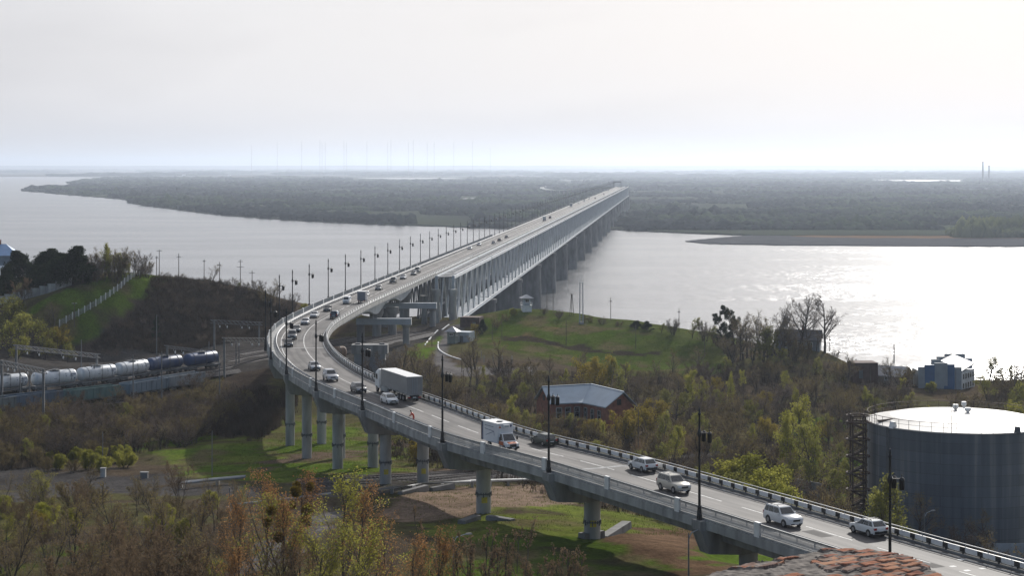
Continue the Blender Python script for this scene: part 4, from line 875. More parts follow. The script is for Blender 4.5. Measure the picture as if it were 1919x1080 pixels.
for a in [(398, 893, 808, 'grey pole in the viaduct shadow', None), (430.5, 1018, 915, 'grey pole at the end of the silver pipes', None), (850, 1110, 1008, 'street lamp with pale head below the bridge, left one', 0.4), (1291, 1120, 1000, 'pale slim street lamp below the bridge beside the mud', 0.6), (1733, 1040, 963, 'street lamp with pale head between bridge and tank', 0.6), (193, 880, 810, 'thin pole at the edge of the left thicket', None)]:
    pole(a[0], a[1], a[2], a[3], r=0.10, m=M['gantry'], lampd=a[4], cat='street lamp' if a[4] is not None else 'pole', name='street_lamp' if a[4] is not None else 'utility_pole', group='lamps and poles on the valley floor')
yard = [(38, 745, 690, 'pole in front of the last white tank wagon'), (56, 747, 700, 'short pole in front of the last white tank wagon'), (153, 727, 637, 'pole between two white tank wagons'), (172, 727, 684, 'left of the twin poles in front of the white tank wagon'), (177, 727, 684, 'right of the twin poles in front of the white tank wagon'), (250, 738, 665, 'pole in front of the grimy white tank wagon'), (294, 680, 590, 'tall pole wrapped in green creeper behind the tank wagons'), (303.5, 738, 660, 'pole where white and blue tank wagons meet'), (412, 732, 680, 'pole beside the grey open wagon'), (443, 686, 637, 'left of the paired masts by the far gantry'), (448.5, 684, 637, 'right of the paired masts by the far gantry'), (329.5, 700, 655, 'mast in front of the blue tank wagons'), (41, 742, 718, 'white stub post by the tracks'), (392, 657, 640, 'short mast behind the blue tank wagon')]
for px, py, top, lab in yard:
    pole(px, py, top, lab, base=atZ(px, py, 25.4), r=0.16, m=M['gantry'], cat='catenary mast', name='catenary_mast', group='masts of the rail yard')
def gantry(label, a, b, ytop0, ytop1, yb0, yb1, bar=0.9):
    """a lattice beam on two masts over the tracks; a, b are the masts' columns in the photo"""
    p = atZ(a, yb0, 25.4); q = atZ(b, yb1, 25.4); t = thing('catenary_gantry', label, 'gantry', p, 0, 'lattice gantries over the tracks')
    q = q - p; z0 = (yb0 - ytop0) * p.y / FPX; z1 = (yb1 - ytop1) * (p.y + q.y) / FPX
    for x, z in ((Vector((0, 0, 0)), z0), (q, z1)): mb = MB(); mb.box((x.x, x.y, (x.z + z) / 2 - 0.5), (0.45, 0.45, z - x.z + 1)); mb.build('mast', M['gantry'], t)
    A = Vector((0, 0, z0)); B = Vector((q.x, q.y, q.z + z1)); d = (B - A).normalized(); n = Vector((-d.y, d.x, 0)).normalized() * 0.3; up = Vector((0, 0, bar)); A = A - d * 1.0; B = B + d * 1.0
    mb = MB()
    for sgn in (-1, 1):
        mb.beam(A + n * sgn, B + n * sgn, 0.12); mb.beam(A + n * sgn - up, B + n * sgn - up, 0.12); N_ = 12
        for k in range(N_): u = A + (B - A) * (k / N_) + n * sgn; v = A + (B - A) * ((k + 1) / N_) + n * sgn; mb.beam(u, v - up, 0.13)
    mb.build('lattice_beam', M['gantry'], t)
    for k in range(1, 7):
        if k in (3, 6): continue
        c = A + (B - A) * (k / 7.0) - up; mb = MB(); mb.cyl(c, c - Vector((0, 0, 0.5)), 0.03, n=5); mb.lathe([(0.05, -0.5), (0.16, -0.55), (0.16, -1.05), (0.05, -1.1)], 8, c=c + Vector((0.4, 0, 0))); mb.build('insulator', M['white'], t)
gantry('lattice gantry over the tracks at the left picture edge', 31, 182, 647, 664, 700, 722)
gantry('lattice gantry in front of the last white tank wagons', 4, 82, 676, 692, 748, 765)
gantry('long lattice gantry across the tracks behind the blue tank wagons', 402, 486, 600, 604, 655, 650)
gantry('near lattice gantry beside the bridge bend', 421, 504, 633, 634, 700, 672)
gantry('thin lattice gantry above the blue tank wagons', 314, 410, 648, 660, 705, 684, 0.6)

# ------------------------------------------------------------------ buildings
def gable(mb, w, d, z0, h, over=0.5, m=0):            # ridge along x
    mb.add([(-w / 2 - over, -d / 2 - over, z0), (w / 2 + over, -d / 2 - over, z0), (w / 2 + over, d / 2 + over, z0), (-w / 2 - over, d / 2 + over, z0), (-w / 2 - over, 0, z0 + h), (w / 2 + over, 0, z0 + h),
            (-w / 2 - over, -d / 2 - over, z0 - 0.2), (w / 2 + over, -d / 2 - over, z0 - 0.2), (w / 2 + over, d / 2 + over, z0 - 0.2), (-w / 2 - over, d / 2 + over, z0 - 0.2), (-w / 2 - over, 0, z0 + h - 0.2), (w / 2 + over, 0, z0 + h - 0.2)],
           [(0, 1, 5, 4), (2, 3, 4, 5), (7, 6, 10, 11), (9, 8, 11, 10), (6, 7, 1, 0), (8, 9, 3, 2), (9, 3, 4, 10), (6, 10, 4, 0), (7, 1, 5, 11), (8, 11, 5, 2)], m)
def windows(t, wall, pts, w, h, side, m_frame=None, bars=True):
    """framed windows set 4 cm proud of a wall; side = ('y', y0) or ('x', x0)"""
    for (u, z) in pts:
        ax, c = side; sg = 1 if c > 0 else -1
        def P(du, dz, dn): return (u + du, c + sg * dn, z + dz) if ax == 'y' else (c + sg * dn, u + du, z + dz)
        mb = MB(); bx = lambda du, dz, su, sz, dn, th: mb.box(P(du, dz, dn), (su, th, sz) if ax == 'y' else (th, su, sz))
        for du in (-w / 2, w / 2): bx(du, 0, 0.12, h + 0.12, 0.05, 0.12)
        for dz in (-h / 2, h / 2): bx(0, dz, w - 0.12, 0.12, 0.05, 0.12)
        if bars: bx(0, 0, 0.08, h - 0.12, 0.04, 0.08)
        f = mb.build('window', m_frame or M['white'], wall); mb = MB(); mb.box(P(0, 0, 0.02), (w - 0.1, 0.03, h - 0.1) if ax == 'y' else (0.03, w - 0.1, h - 0.1)); mb.build('pane', M['glass'], f)
def brick_house():
    z0 = 18.6; G, H, I = Vector((6.4, 405.0, 27.5)), Vector((17.1, 409.0, 27.6)), Vector((23.5, 396.6, 27.4)); A, B, C, D, E, F = [Vector((x, y, 24.4)) for x, y in [(8.0, 400.8), (14.9, 402.6), (19.5, 394.5), (26.4, 398.2), (21.0, 414.5), (4.8, 409.2)]]
    o = Vector((15, 403, z0)); t = thing('brick_house', 'red brick building under an angled blue grey metal roof among the shrubs', 'building', o)
    L_ = lambda p: p - o
    mb = MB()
    for f in [(A, B, H, G), (B, C, I, H), (E, F, G, H), (D, E, H, I)]: mb.add([L_(p) for p in f], [(0, 1, 2, 3)]); mb.add([L_(p) - Vector((0, 0, 0.2)) for p in f], [(3, 2, 1, 0)])
    for p, q in [(A, B), (B, C), (C, I), (I, D), (D, E), (E, F), (F, G), (G, A)]: mb.add([L_(p), L_(q), L_(q) - Vector((0, 0, 0.2)), L_(p) - Vector((0, 0, 0.2))], [(0, 1, 2, 3)])
    rf = mb.build('roof', M['roof_seam'], t)
    mb = MB()
    for p, q in [(G, H), (H, I)]: mb.beam(L_(p) + Vector((0, 0, 0.03)), L_(q) + Vector((0, 0, 0.03)), 0.35, 0.12)
    mb.build('ridge_cap', M['roof_blue'], rf)
    cen = Vector((14.5, 404.5, 0)); ins = lambda p: (p.x + (cen.x - p.x) * 0.055 - o.x, p.y + (cen.y - p.y) * 0.055 - o.y)
    A2, B2, C2, D2, E2, F2 = [ins(p) for p in (A, B, C, D, E, F)]; B2 = (B.x - o.x - 0.1, B.y - o.y + 0.7)
    mb = MB(); mb.prism([A2, B2, C2, D2, E2, F2], -2, 24.15 - z0); wl = mb.build('wall', M['brick_house'], t)
    for a_, c_, r_ in ((A2, F2, G), (C2, D2, I)):
        g = ins(r_); mb = MB(); z = 24.1 - z0; P = [(a_[0], a_[1], z), (c_[0], c_[1], z), (g[0], g[1], r_.z - z0 - 0.35)]; mb.add(P, [(0, 1, 2)]); mb.add([Vector(p) + Vector((0.06 if r_ is G else -0.06, 0.06, 0)) for p in P], [(2, 1, 0)]); gw = mb.build('gable_wall', M['brick_house'], t, fix=False)
        m_ = (Vector((*a_, z)) + Vector((*c_, z))) / 2; ang = math.atan2(c_[1] - a_[1], c_[0] - a_[0]); mb = MB(); mb.box((m_.x, m_.y, z + 1.1), (1.0, 0.2, 1.2), ang); mb.build('attic_vent', M['black'], gw)
    for (p, q, us) in ((A2, B2, (0.25, 0.55, 0.85)), (B2, C2, (0.2, 0.5, 0.8))):
        d = Vector((q[0] - p[0], q[1] - p[1], 0)); ang = math.atan2(d.y, d.x); n = Vector((d.y, -d.x, 0)).normalized()
        for u in us:
            c = Vector((p[0], p[1], 0)) + d * u + Vector((0, 0, 3.6)); mb = MB()
            for sx in (-0.6, 0.6): mb.box(c + d.normalized() * sx + n * 0.04, (0.16, 0.16, 2.4), ang)
            for sz in (-1.2, 0.2, 1.2): mb.box(c + Vector((0, 0, sz)) + n * 0.04, (1.1, 0.16, 0.14), ang)
            f = mb.build('window', M['concrete'], wl); mb = MB(); mb.box(c + n * 0.02, (1.06, 0.06, 2.3), ang); mb.build('pane', M['glass'], f)
def seam_roof():
    m = M['roof_blue'].copy(); m.name = 'standing_seam_roof'; nt = m.node_tree; N = nt.nodes; L = nt.links; tc = N.new('ShaderNodeTexCoord'); w = N.new('ShaderNodeTexWave'); w.inputs['Scale'].default_value = 1.6; w.inputs['Distortion'].default_value = 0.0
    bp = N.new('ShaderNodeBump'); bp.inputs['Strength'].default_value = 0.5; bp.inputs['Distance'].default_value = 0.06; L.new(tc.outputs['Object'], w.inputs['Vector']); L.new(w.outputs['Fac'], bp.inputs['Height']); L.new(bp.outputs['Normal'], N['Principled BSDF'].inputs['Normal']); return m
M['roof_seam'] = seam_roof()
brick_house()
def simple_house(name, label, base, rz, w, d, h, rh, wall, roof, wins=(), hip=0.0, cat='building', chimney=False, door=None):
    t = thing(name, label, cat, base, rz); mb = MB(); mb.box((0, 0, h / 2 - 1), (w, d, h + 2)); wl = mb.build('wall', wall, t)
    for side, pts, ww, hh in wins: windows(t, wl, pts, ww, hh, side)
    if rh:
        mb = MB()
        if hip:
            o = 0.5; mb.add([(-w / 2 - o, -d / 2 - o, h), (w / 2 + o, -d / 2 - o, h), (w / 2 + o, d / 2 + o, h), (-w / 2 - o, d / 2 + o, h), (-w / 2 * (1 - hip), 0, h + rh), (w / 2 * (1 - hip), 0, h + rh)], [(0, 1, 5, 4), (1, 2, 5), (2, 3, 4, 5), (3, 0, 4), (3, 2, 1, 0)])
        else: gable(mb, w, d, h, rh)
        rf = mb.build('roof', roof, t)
        if not hip:
            mb = MB(); mb.add([(-w / 2, -d / 2, h), (-w / 2, d / 2, h), (-w / 2, 0, h + rh * 0.92), (w / 2, -d / 2, h), (w / 2, d / 2, h), (w / 2, 0, h + rh * 0.92)], [(0, 1, 2), (3, 5, 4)]); mb.build('gable_wall', wall, t)
        if chimney: mb = MB(); mb.box((w * 0.1, 0, h + rh + 0.4), (0.6, 0.6, 1.8)); mb.build('chimney', M['brick_house'], rf)
    if door: mb = MB(); mb.box(door, (1.0, 0.14, 2.1)); mb.build('door', M['steel_dark'], wl)
    return t
grey_wall = mat('grey_rendered_wall', (0.24, 0.27, 0.30), 0.85, 0.15, 0.8); pale_wall = mat('pale_blue_grey_wall', (0.38, 0.42, 0.46), 0.8, 0.15, 0.8); slate = mat('dark_slate_roof', (0.06, 0.065, 0.075), 0.8, 0.25, 1.0); blue_roof = mat('bright_blue_sheet_roof', (0.14, 0.26, 0.46), 0.45, 0.12, 0.6)
tan = mat('tan_wall', (0.35, 0.30, 0.25), 0.85, 0.2, 0.7)
b = atY(-8, 518, 585); simple_house('blue_roofed_house', 'tall grey house under a blue hipped roof at the picture edge', Vector((b.x, b.y, b.z - 1)), R(10), 14, 12, (518 - 478) * 585 / FPX + 1, 3.4, grey_wall, blue_roof, [(('y', -6), [(-4, 3), (0, 3), (4, 3)], 1.2, 1.5)], hip=0.55, chimney=True)
b = atY(2, 530, 575); simple_house('low_house', 'low house with a pale sheet roof in front of the blue-roofed house', Vector((b.x, b.y, b.z)), R(60), 9, 8, 2.6, 2.6, tan, M['roof_blue'], [(('y', -4), [(-2, 1.4), (2, 1.4)], 1.0, 1.2)])
b = atY(1497, 655, 522); b.z = 24.3; simple_house('grey_hilltop_house', 'grey house with a dark roof hidden behind the tall bare trees', b, R(-12), 12.0, 9, 2.7, 2.6, grey_wall, slate, [(('y', -4.5), [(-3.5, 1.5), (0, 1.5), (3.5, 1.5)], 1.1, 1.3)], chimney=True)
b = atY(1617, 706, 486); simple_house('brick_shed', 'flat-roofed red brick shed on the slope by the river', b, R(4), 6.5, 6, 3.8, 0, M['old_brick'], slate, door=(-1.2, -3.05, 0.9))
b = atY(1660, 709, 488); b.z -= 0.6; simple_house('white_roofed_shed', 'long low shed with a gleaming sheet roof beside the chimney pipe', b, R(-38), 12, 7, 1.6, 2.3, tan, M['galv'], [(('y', -3.5), [(-3, 0.9), (2, 0.9)], 0.9, 0.8)])
def modern():
    Y = 487; b = atY(1776, 722, Y); b.z = 16.8; u = Y / FPX
    t = thing('modern_building', 'blue and grey panelled building with stepped parapets and gleaming roof by the river', 'building', b, 0)
    X = lambda px: (px - 1776) * u; Z = lambda py: EYE - (py - HZ) * u - 16.8
    pg = mat('grey_facade_panel', (0.29, 0.32, 0.34), 0.6, 0.1, 0.5); pb = mat('blue_facade_panel', (0.05, 0.13, 0.26), 0.5, 0.12, 0.5); pl = mat('light_facade_panel', (0.52, 0.56, 0.58), 0.6, 0.1, 0.5)
    for i, (x0, x1, top, m) in enumerate([(1714.5, 1726.5, 685, pg), (1726.5, 1745, 681, pb), (1745, 1769, 677.5, pg), (1769, 1782, 680, pb), (1782, 1795, 685.5, pg)]):
        mb = MB(); sk = i * 0.012; mb.box(((X(x0) + X(x1)) / 2, -4.2 + sk, Z(top) / 2 - 1), (X(x1) - X(x0) - 0.02, 0.5, Z(top) + 2)); mb.build('facade_panel', m, t)
    mb = MB(); mb.box(((X(1714.5) + X(1795)) / 2 + 0.2, 1.0, Z(694) / 2 - 1), (X(1795) - X(1714.5) - 0.8, 9.6, Z(694) + 2)); mb.build('wall', pg, t)
    a = Vector((X(1795), -4.4)); c = Vector((X(1836), 5.0))       # side wing turning away to the right
    dv = (c - a).normalized(); nv = Vector((dv.y, -dv.x)); Lw = (c - a).length; ang = math.atan2(dv.y, dv.x)
    mb = MB(); mid = (a + c) / 2 - nv * 3.0; mb.box((mid.x, mid.y, Z(695) / 2 - 1), (Lw, 6.0, Z(695) + 2), ang); wing = mb.build('wall', pl, t)
    for k in range(5):
        for zz in (1.6, 4.0):
            q = a + dv * (Lw * (0.14 + 0.18 * k)) + nv * 0.04; mb = MB(); mb.box((q.x, q.y, zz), (0.85, 0.1, 1.3), ang); mb.build('window', M['glass'], wing)
    rl = MB(); q0 = a - nv * 6.0; z1 = Z(692); z2 = Z(671)
    A, B, C, D = (a.x, a.y, Z(692.5)), (c.x, c.y, Z(684.5)), (X(1803), 9.5, Z(670.8)), (X(1769.5), 4.0, Z(679))
    rl.add([A, B, C, D] + [(x, y, z - 0.25) for x, y, z in (A, B, C, D)], [(0, 1, 2, 3), (7, 6, 5, 4), (0, 4, 5, 1), (1, 5, 6, 2), (2, 6, 7, 3), (3, 7, 4, 0)]); rl.build('roof', M['galv'], t)
    for i, (x0, x1, top, m, yy) in enumerate([(1757, 1772, 676, pg, 6.8), (1770, 1789, 672, pg, 8.4), (1788, 1826, 668, pg, 10.2), (1826, 1838, 676, pb, 9.2)]):
        mb = MB(); mb.box(((X(x0) + X(x1)) / 2, yy, Z(top + 3) / 2), (X(x1) - X(x0) + 0.1, 0.4, Z(top + 3))); mb.build('facade_panel', m, t)
    mb = MB(); mb.box((X(1766), -4.55, 0.6), (1.1, 0.12, 2.4)); mb.build('door', pb, t)
modern()
def hut():
    b = hit(987, 583); u = b.y / FPX; t = thing('watchtower_hut', 'small white watchtower hut with a pyramid roof on the hilltop', 'hut', b, R(12))
    mb = MB(); mb.box((0, 0, 0.4), (2.8, 2.8, 2.6)); mb.build('base', M['white'], t)
    mb = MB(); mb.box((0, 0, 2.9), (2.0, 2.0, 2.4)); wl = mb.build('cabin', pale_wall, t)
    windows(t, wl, [(0, 3.2)], 1.2, 1.0, ('y', -1.0)); windows(t, wl, [(0, 3.2)], 1.2, 1.0, ('x', 1.0))
    mb = MB(); mb.add([(-2.0, -2.0, 4.0), (2.0, -2.0, 4.0), (2.0, 2.0, 4.0), (-2.0, 2.0, 4.0), (0, 0, 5.1)], [(0, 1, 4), (1, 2, 4), (2, 3, 4), (3, 0, 4), (3, 2, 1, 0)]); mb.build('roof', M['galv'], t)
    mb = MB(); mb.box((0, 0, 1.74), (3.2, 3.2, 0.1))
    for x in (-1.55, 1.55):
        for z in (2.2, 2.6): mb.beam((x, -1.55, z), (x, 1.55, z), 0.06); mb.beam((-1.55, x, z), (1.55, x, z), 0.06)
        for y in (-1.55, 1.55): mb.beam((x, y, 1.7), (x, y, 2.6), 0.06)
    mb.build('gallery', M['white'], t)
hut()
def guard_post():
    b = hit(849, 644); t = thing('guard_post', 'green and grey guard post with a pyramid roof beside the asphalt lane', 'guard house', b, R(-20)); gw = mat('dull_green_wall', (0.20, 0.23, 0.21), 0.8, 0.15, 0.8)
    mb = MB(); mb.box((0, 0, 1.2), (2.4, 2.4, 4.4)); wl = mb.build('wall', gw, t); windows(t, wl, [(0, 2.6)], 1.2, 0.7, ('y', -1.2)); windows(t, wl, [(0, 2.6)], 1.2, 0.7, ('x', 1.2))
    mb = MB(); mb.add([(-1.9, -1.9, 3.4), (1.9, -1.9, 3.4), (1.9, 1.9, 3.4), (-1.9, 1.9, 3.4), (0, 0, 4.8)], [(0, 1, 4), (1, 2, 4), (2, 3, 4), (3, 0, 4), (3, 2, 1, 0)]); mb.build('roof', M['galv'], t)
    b2 = b + Vector((3.2, 4, 0)); simple_house('flat_shed', 'flat-roofed pale shed joined behind the guard post', b2, R(-20), 4.5, 4.5, 3.0, 0, pale_wall, slate, door=(0, -2.28, 0.9))
    mb = MB(); mb.box((0, 0, 3.08), (4.9, 4.9, 0.16))
    c = hit(884, 618); simple_house('brick_gatehouse', 'small red brick gatehouse under the truss bridge behind the yellow bush', Vector((c.x, c.y + 6, c.z)), R(-14), 6.0, 5, 3.4, 0, M['old_brick'], slate, door=(1.4, -2.55, 0.9))
guard_post()
def twin_mast():
    b = hit(1090, 607); u = b.y / FPX; t = thing('antenna_mast', 'twin-legged steel antenna mast with a ladder on the green hill', 'mast', b)
    H = (607 - 530) * u
    for x in (-0.42, 0.42): mb = MB(); mb.cyl((x * 1.2, 0, -0.5), (x, 0, H), 0.16, 0.13, 10); mb.build('leg', M['steel'], t)
    mb = MB(); 
    for k in range(16): mb.beam((-0.4, 0, 0.8 + k * (H - 1) / 16), (0.4, 0, 0.8 + k * (H - 1) / 16), 0.07)
    mb.build('rungs', M['steel'], t)
    mb = MB(); mb.box((0, 0, H + 0.05), (1.5, 0.8, 0.12)); mb.cyl((-0.35, 0, H), (-0.35, 0, H + 1.8), 0.04, n=6); mb.cyl((0.3, 0, H), (0.3, 0, H + 2.6), 0.03, n=6); mb.build('antenna_head', M['steel'], t)
    mb = MB(); mb.box((0, 0, 0.2), (1.5, 1.2, 0.6)); mb.build('footing', M['concrete'], t)
    b = hit(1072, 592); t = thing('lattice_trestle', 'narrow A-shaped timber trestle mast left of the antenna mast', 'mast', b); H = 40 * b.y / FPX
    for x, y in ((-0.7, 0), (0.7, 0), (0, 0.7)): mb = MB(); mb.beam((x, y, -0.5), (x * 0.15, y * 0.15, H), 0.17); mb.build('leg', M['wood'], t)
    mb = MB(); mb.box((0, 0, H + 0.05), (0.9, 0.6, 0.14)); mb.build('platform', M['wood'], t)
twin_mast()
def storage_tank():
    Yc = 292.0; Rr = 14.0; cx = (1798 - CX) * Yc / FPX; ztop = EYE - (789 - HZ) * Yc / FPX; zb = 17.5
    t = thing('storage_tank', 'huge dark grey cylindrical storage tank with a gleaming roof beside the road', 'storage tank', (cx, Yc, zb)); H = ztop - zb
    m = bpy.data.materials.new('streaked_tank_plates'); m.use_nodes = True; nt = m.node_tree; N = nt.nodes; L = nt.links; bb = N['Principled BSDF']; tc = N.new('ShaderNodeTexCoord')
    mp = N.new('ShaderNodeMapping'); mp.inputs['Scale'].default_value = (1.0, 1.0, 0.035); nz = N.new('ShaderNodeTexNoise'); nz.inputs['Scale'].default_value = 1.0; nz.inputs['Detail'].default_value = 6; L.new(tc.outputs['Object'], mp.inputs['Vector']); L.new(mp.outputs['Vector'], nz.inputs['Vector'])
    rp = N.new('ShaderNodeValToRGB'); e = rp.color_ramp.elements; e[0].position = 0.3; e[0].color = (0.085, 0.105, 0.135, 1); e[1].position = 0.72; e[1].color = (0.26, 0.265, 0.26, 1); x_ = e.new(0.55); x_.color = (0.13, 0.15, 0.175, 1)
    uv = N.new('ShaderNodeUVMap'); uv.uv_map = 'plates'; br = N.new('ShaderNodeTexBrick'); br.inputs['Scale'].default_value = 1.0; br.inputs['Brick Width'].default_value = 6.0; br.inputs['Row Height'].default_value = 1.5; br.inputs['Mortar Size'].default_value = 0.03; br.inputs['Color1'].default_value = (0.85, 0.85, 0.85, 1); br.inputs['Color2'].default_value = (1.08, 1.08, 1.08, 1); br.inputs['Mortar'].default_value = (0.62, 0.6, 0.58, 1)
    mx = N.new('ShaderNodeMix'); mx.data_type = 'RGBA'; mx.blend_type = 'MULTIPLY'; mx.inputs['Factor'].default_value = 1; L.new(uv.outputs['UV'], br.inputs['Vector']); L.new(nz.outputs['Fac'], rp.inputs['Fac']); L.new(rp.outputs['Color'], mx.inputs['A']); L.new(br.outputs['Color'], mx.inputs['B']); L.new(mx.outputs['Result'], bb.inputs['Base Color']); bb.inputs['Roughness'].default_value = 0.6
    n = 96; mb = MB(); ang = [2 * math.pi * i / n for i in range(n)]
    for i in range(n):
        a, b = ang[i], 2 * math.pi * (i + 1) / n; mb.quad((Rr * math.cos(a), Rr * math.sin(a), -1), (Rr * math.cos(b), Rr * math.sin(b), -1), (Rr * math.cos(b), Rr * math.sin(b), H), (Rr * math.cos(a), Rr * math.sin(a), H))
    o = mb.build('shell', m, t, fix=False); uvl = o.data.uv_layers.new(name='plates')
    for i in range(n):
        a, b = ang[i] * Rr, 2 * math.pi * (i + 1) / n * Rr
        for k, q in enumerate([(a, 0), (b, 0), (b, H), (a, H)]): uvl.data[i * 4 + k].uv = q
    mb = MB(); rng = random.Random(3)                  # slightly domed roof of lapped plates
    rings = [[(r * math.cos(a), r * math.sin(a), H + h) for a in ang] for r, h in [(Rr + 0.12, -0.15), (Rr + 0.12, 0.02), (Rr * 0.75, 0.75), (Rr * 0.4, 1.25), (0.3, 1.45)]]; mb.loft(rings); mb.build('roof', mat('pale_tank_roof', (0.50, 0.48, 0.45), 0.5, 0.3, 0.3, spec=0.4, bump=0.12, detail=8), t)
    mb = MB()
    for i in range(48): a = 2 * math.pi * i / 48; mb.cyl(((Rr - 0.05) * math.cos(a), (Rr - 0.05) * math.sin(a), H), ((Rr - 0.05) * math.cos(a), (Rr - 0.05) * math.sin(a), H + 1.35), 0.035, n=5)
    for z in (0.7, 1.35): mb.path([((Rr - 0.05) * math.cos(2 * math.pi * i / n), (Rr - 0.05) * math.sin(2 * math.pi * i / n), H + z) for i in range(n + 1)], 0.045 if z > 1 else 0.025, 5, cap=False)
    mb.build('roof_railing', M['rust'], t, fix=False)
    for dx, dy, r, h in [(-0.2, 1.5, 0.45, 1.15), (1.1, -1.0, 0.5, 0.85), (2.4, 7.0, 0.4, 1.1)]:
        mb = MB(); mb.lathe([(r * 0.5, 0), (r * 0.5, h * 0.4), (r, h * 0.6), (r, h), (r * 0.9, h + 0.1)], 14, c=(dx, dy, H + 1.15 - 0.04 * dy)); mb.build('roof_vent', M['white'], t)
    mb = MB()
    for p, q in [((-13.2, -3.2), (-6.5, -1.2)), ((-6.5, -1.2), (-0.3, 0.8)), ((-0.3, 0.8), (7.0, -2.6))]:
        a = Vector((*p, H + 0.35 + 0.9 * (1 - math.hypot(*p) / Rr))); b = Vector((*q, H + 0.35 + 0.9 * (1 - math.hypot(*q) / Rr))); mb.beam(a, b, 0.35, 0.3)
    mb.build('roof_pipe', M['rust'], t)
    mb = MB(); mb.box((-11.7, -7.3, H + 0.35), (1.0, 0.9, 1.0), R(30), top=(0.3, 0.9)); mb.build('foam_chamber', M['white'], t)
    mb = MB(); mb.box((5.6, -12.7, H + 0.35), (1.0, 0.9, 1.0), R(-20), top=(0.7, 0.6)); mb.build('foam_chamber', M['steel_dark'], t)
    for a in (208, 209.6):
        mb = MB(); x, y = (Rr + 0.2) * math.cos(R(a)), (Rr + 0.2) * math.sin(R(a)); mb.cyl((x, y, -1), (x, y, H), 0.09, n=6); mb.build('downpipe', M['steel_dark'], t)
    for x_, hh in ((-13.6, 8.3), (-0.4, 7.8)):
        mb = MB(); yy = -math.sqrt(Rr * Rr - x_ * x_) + 0.4 if abs(x_) > 5 else 0.5; mb.cyl((x_, yy, H), (x_, yy, H + hh), 0.05, 0.025, 6); mb.build('lightning_rod', M['rust'], t)
    mb = MB(); mb.cyl((-4.3, -13.3, H), (-4.3, -13.3, H + 4.6), 0.05, 0.03, 6); mb.build('lightning_rod', M['rust'], t)
    # the spiral stair tower leaning against nothing: four posts, ring landings, zigzag flights
    px = 1604; xs = (px - CX) * 292 / FPX; b = Vector((xs, 290.0, zb)); st = thing('stair_tower', 'rusty spiral stair tower with ring landings beside the storage tank', 'stair tower', b); r = 1.75
    mb = MB()
    for k in range(4): a = R(45 + 90 * k); mb.cyl((r * 0.8 * math.cos(a), r * 0.8 * math.sin(a), -1), (r * 0.8 * math.cos(a), r * 0.8 * math.sin(a), H + 1.2), 0.13, n=6)
    mb.build('posts', M['rust'], st)
    nl = 7; dz = H / nl
    for k in range(nl + 1):
        z = H - k * dz + (0.0 if k else 0.1)
        if z < 0.3: break
        mb = MB(); mb.path([(r * math.cos(2 * math.pi * i / 20), r * math.sin(2 * math.pi * i / 20), z) for i in range(21)], 0.15, 5, cap=False)
        if k == 0: mb.path([(r * math.cos(2 * math.pi * i / 20), r * math.sin(2 * math.pi * i / 20), z + 1.0) for i in range(21)], 0.10, 5, cap=False)
        for i in range(8 if k == 0 else 0): a = 2 * math.pi * i / 8; mb.beam((r * math.cos(a), r * math.sin(a), z), (r * math.cos(a), r * math.sin(a), z + 1.0), 0.05)
        mb.build('landing_ring', M['rust'], st, fix=False)
        if k < nl:
            mb = MB(); sg = 1
            for h0 in range(2):
                z0 = z - dz * h0 / 2; z1 = z - dz * (h0 + 1) / 2; x0, x1 = (-1.3, 1.3) if h0 == 0 else (1.3, -1.3)
                for yy in (-0.6, 0.2): mb.beam((x0, yy, z0), (x1, yy, z1), 0.14, 0.34)
                for q in range(9): f = (q + 0.5) / 9; mb.box((x0 + (x1 - x0) * f, -0.2, z0 + (z1 - z0) * f), (0.26, 0.75, 0.04))
                mb.beam((x0, -0.6, z0 + 0.9), (x1, -0.6, z1 + 0.9), 0.06)
            mb.build('stair_flight', M['rust'], st, fix=False)
    mb = MB(); mb.beam((r * 0.8, 0, H), (3.0, 1.0, H), 0.7, 0.1); mb.beam((r * 0.8, -0.3, H + 1), (3.0, 0.7, H + 1), 0.06); mb.build('footbridge', M['rust'], st)
storage_tank()
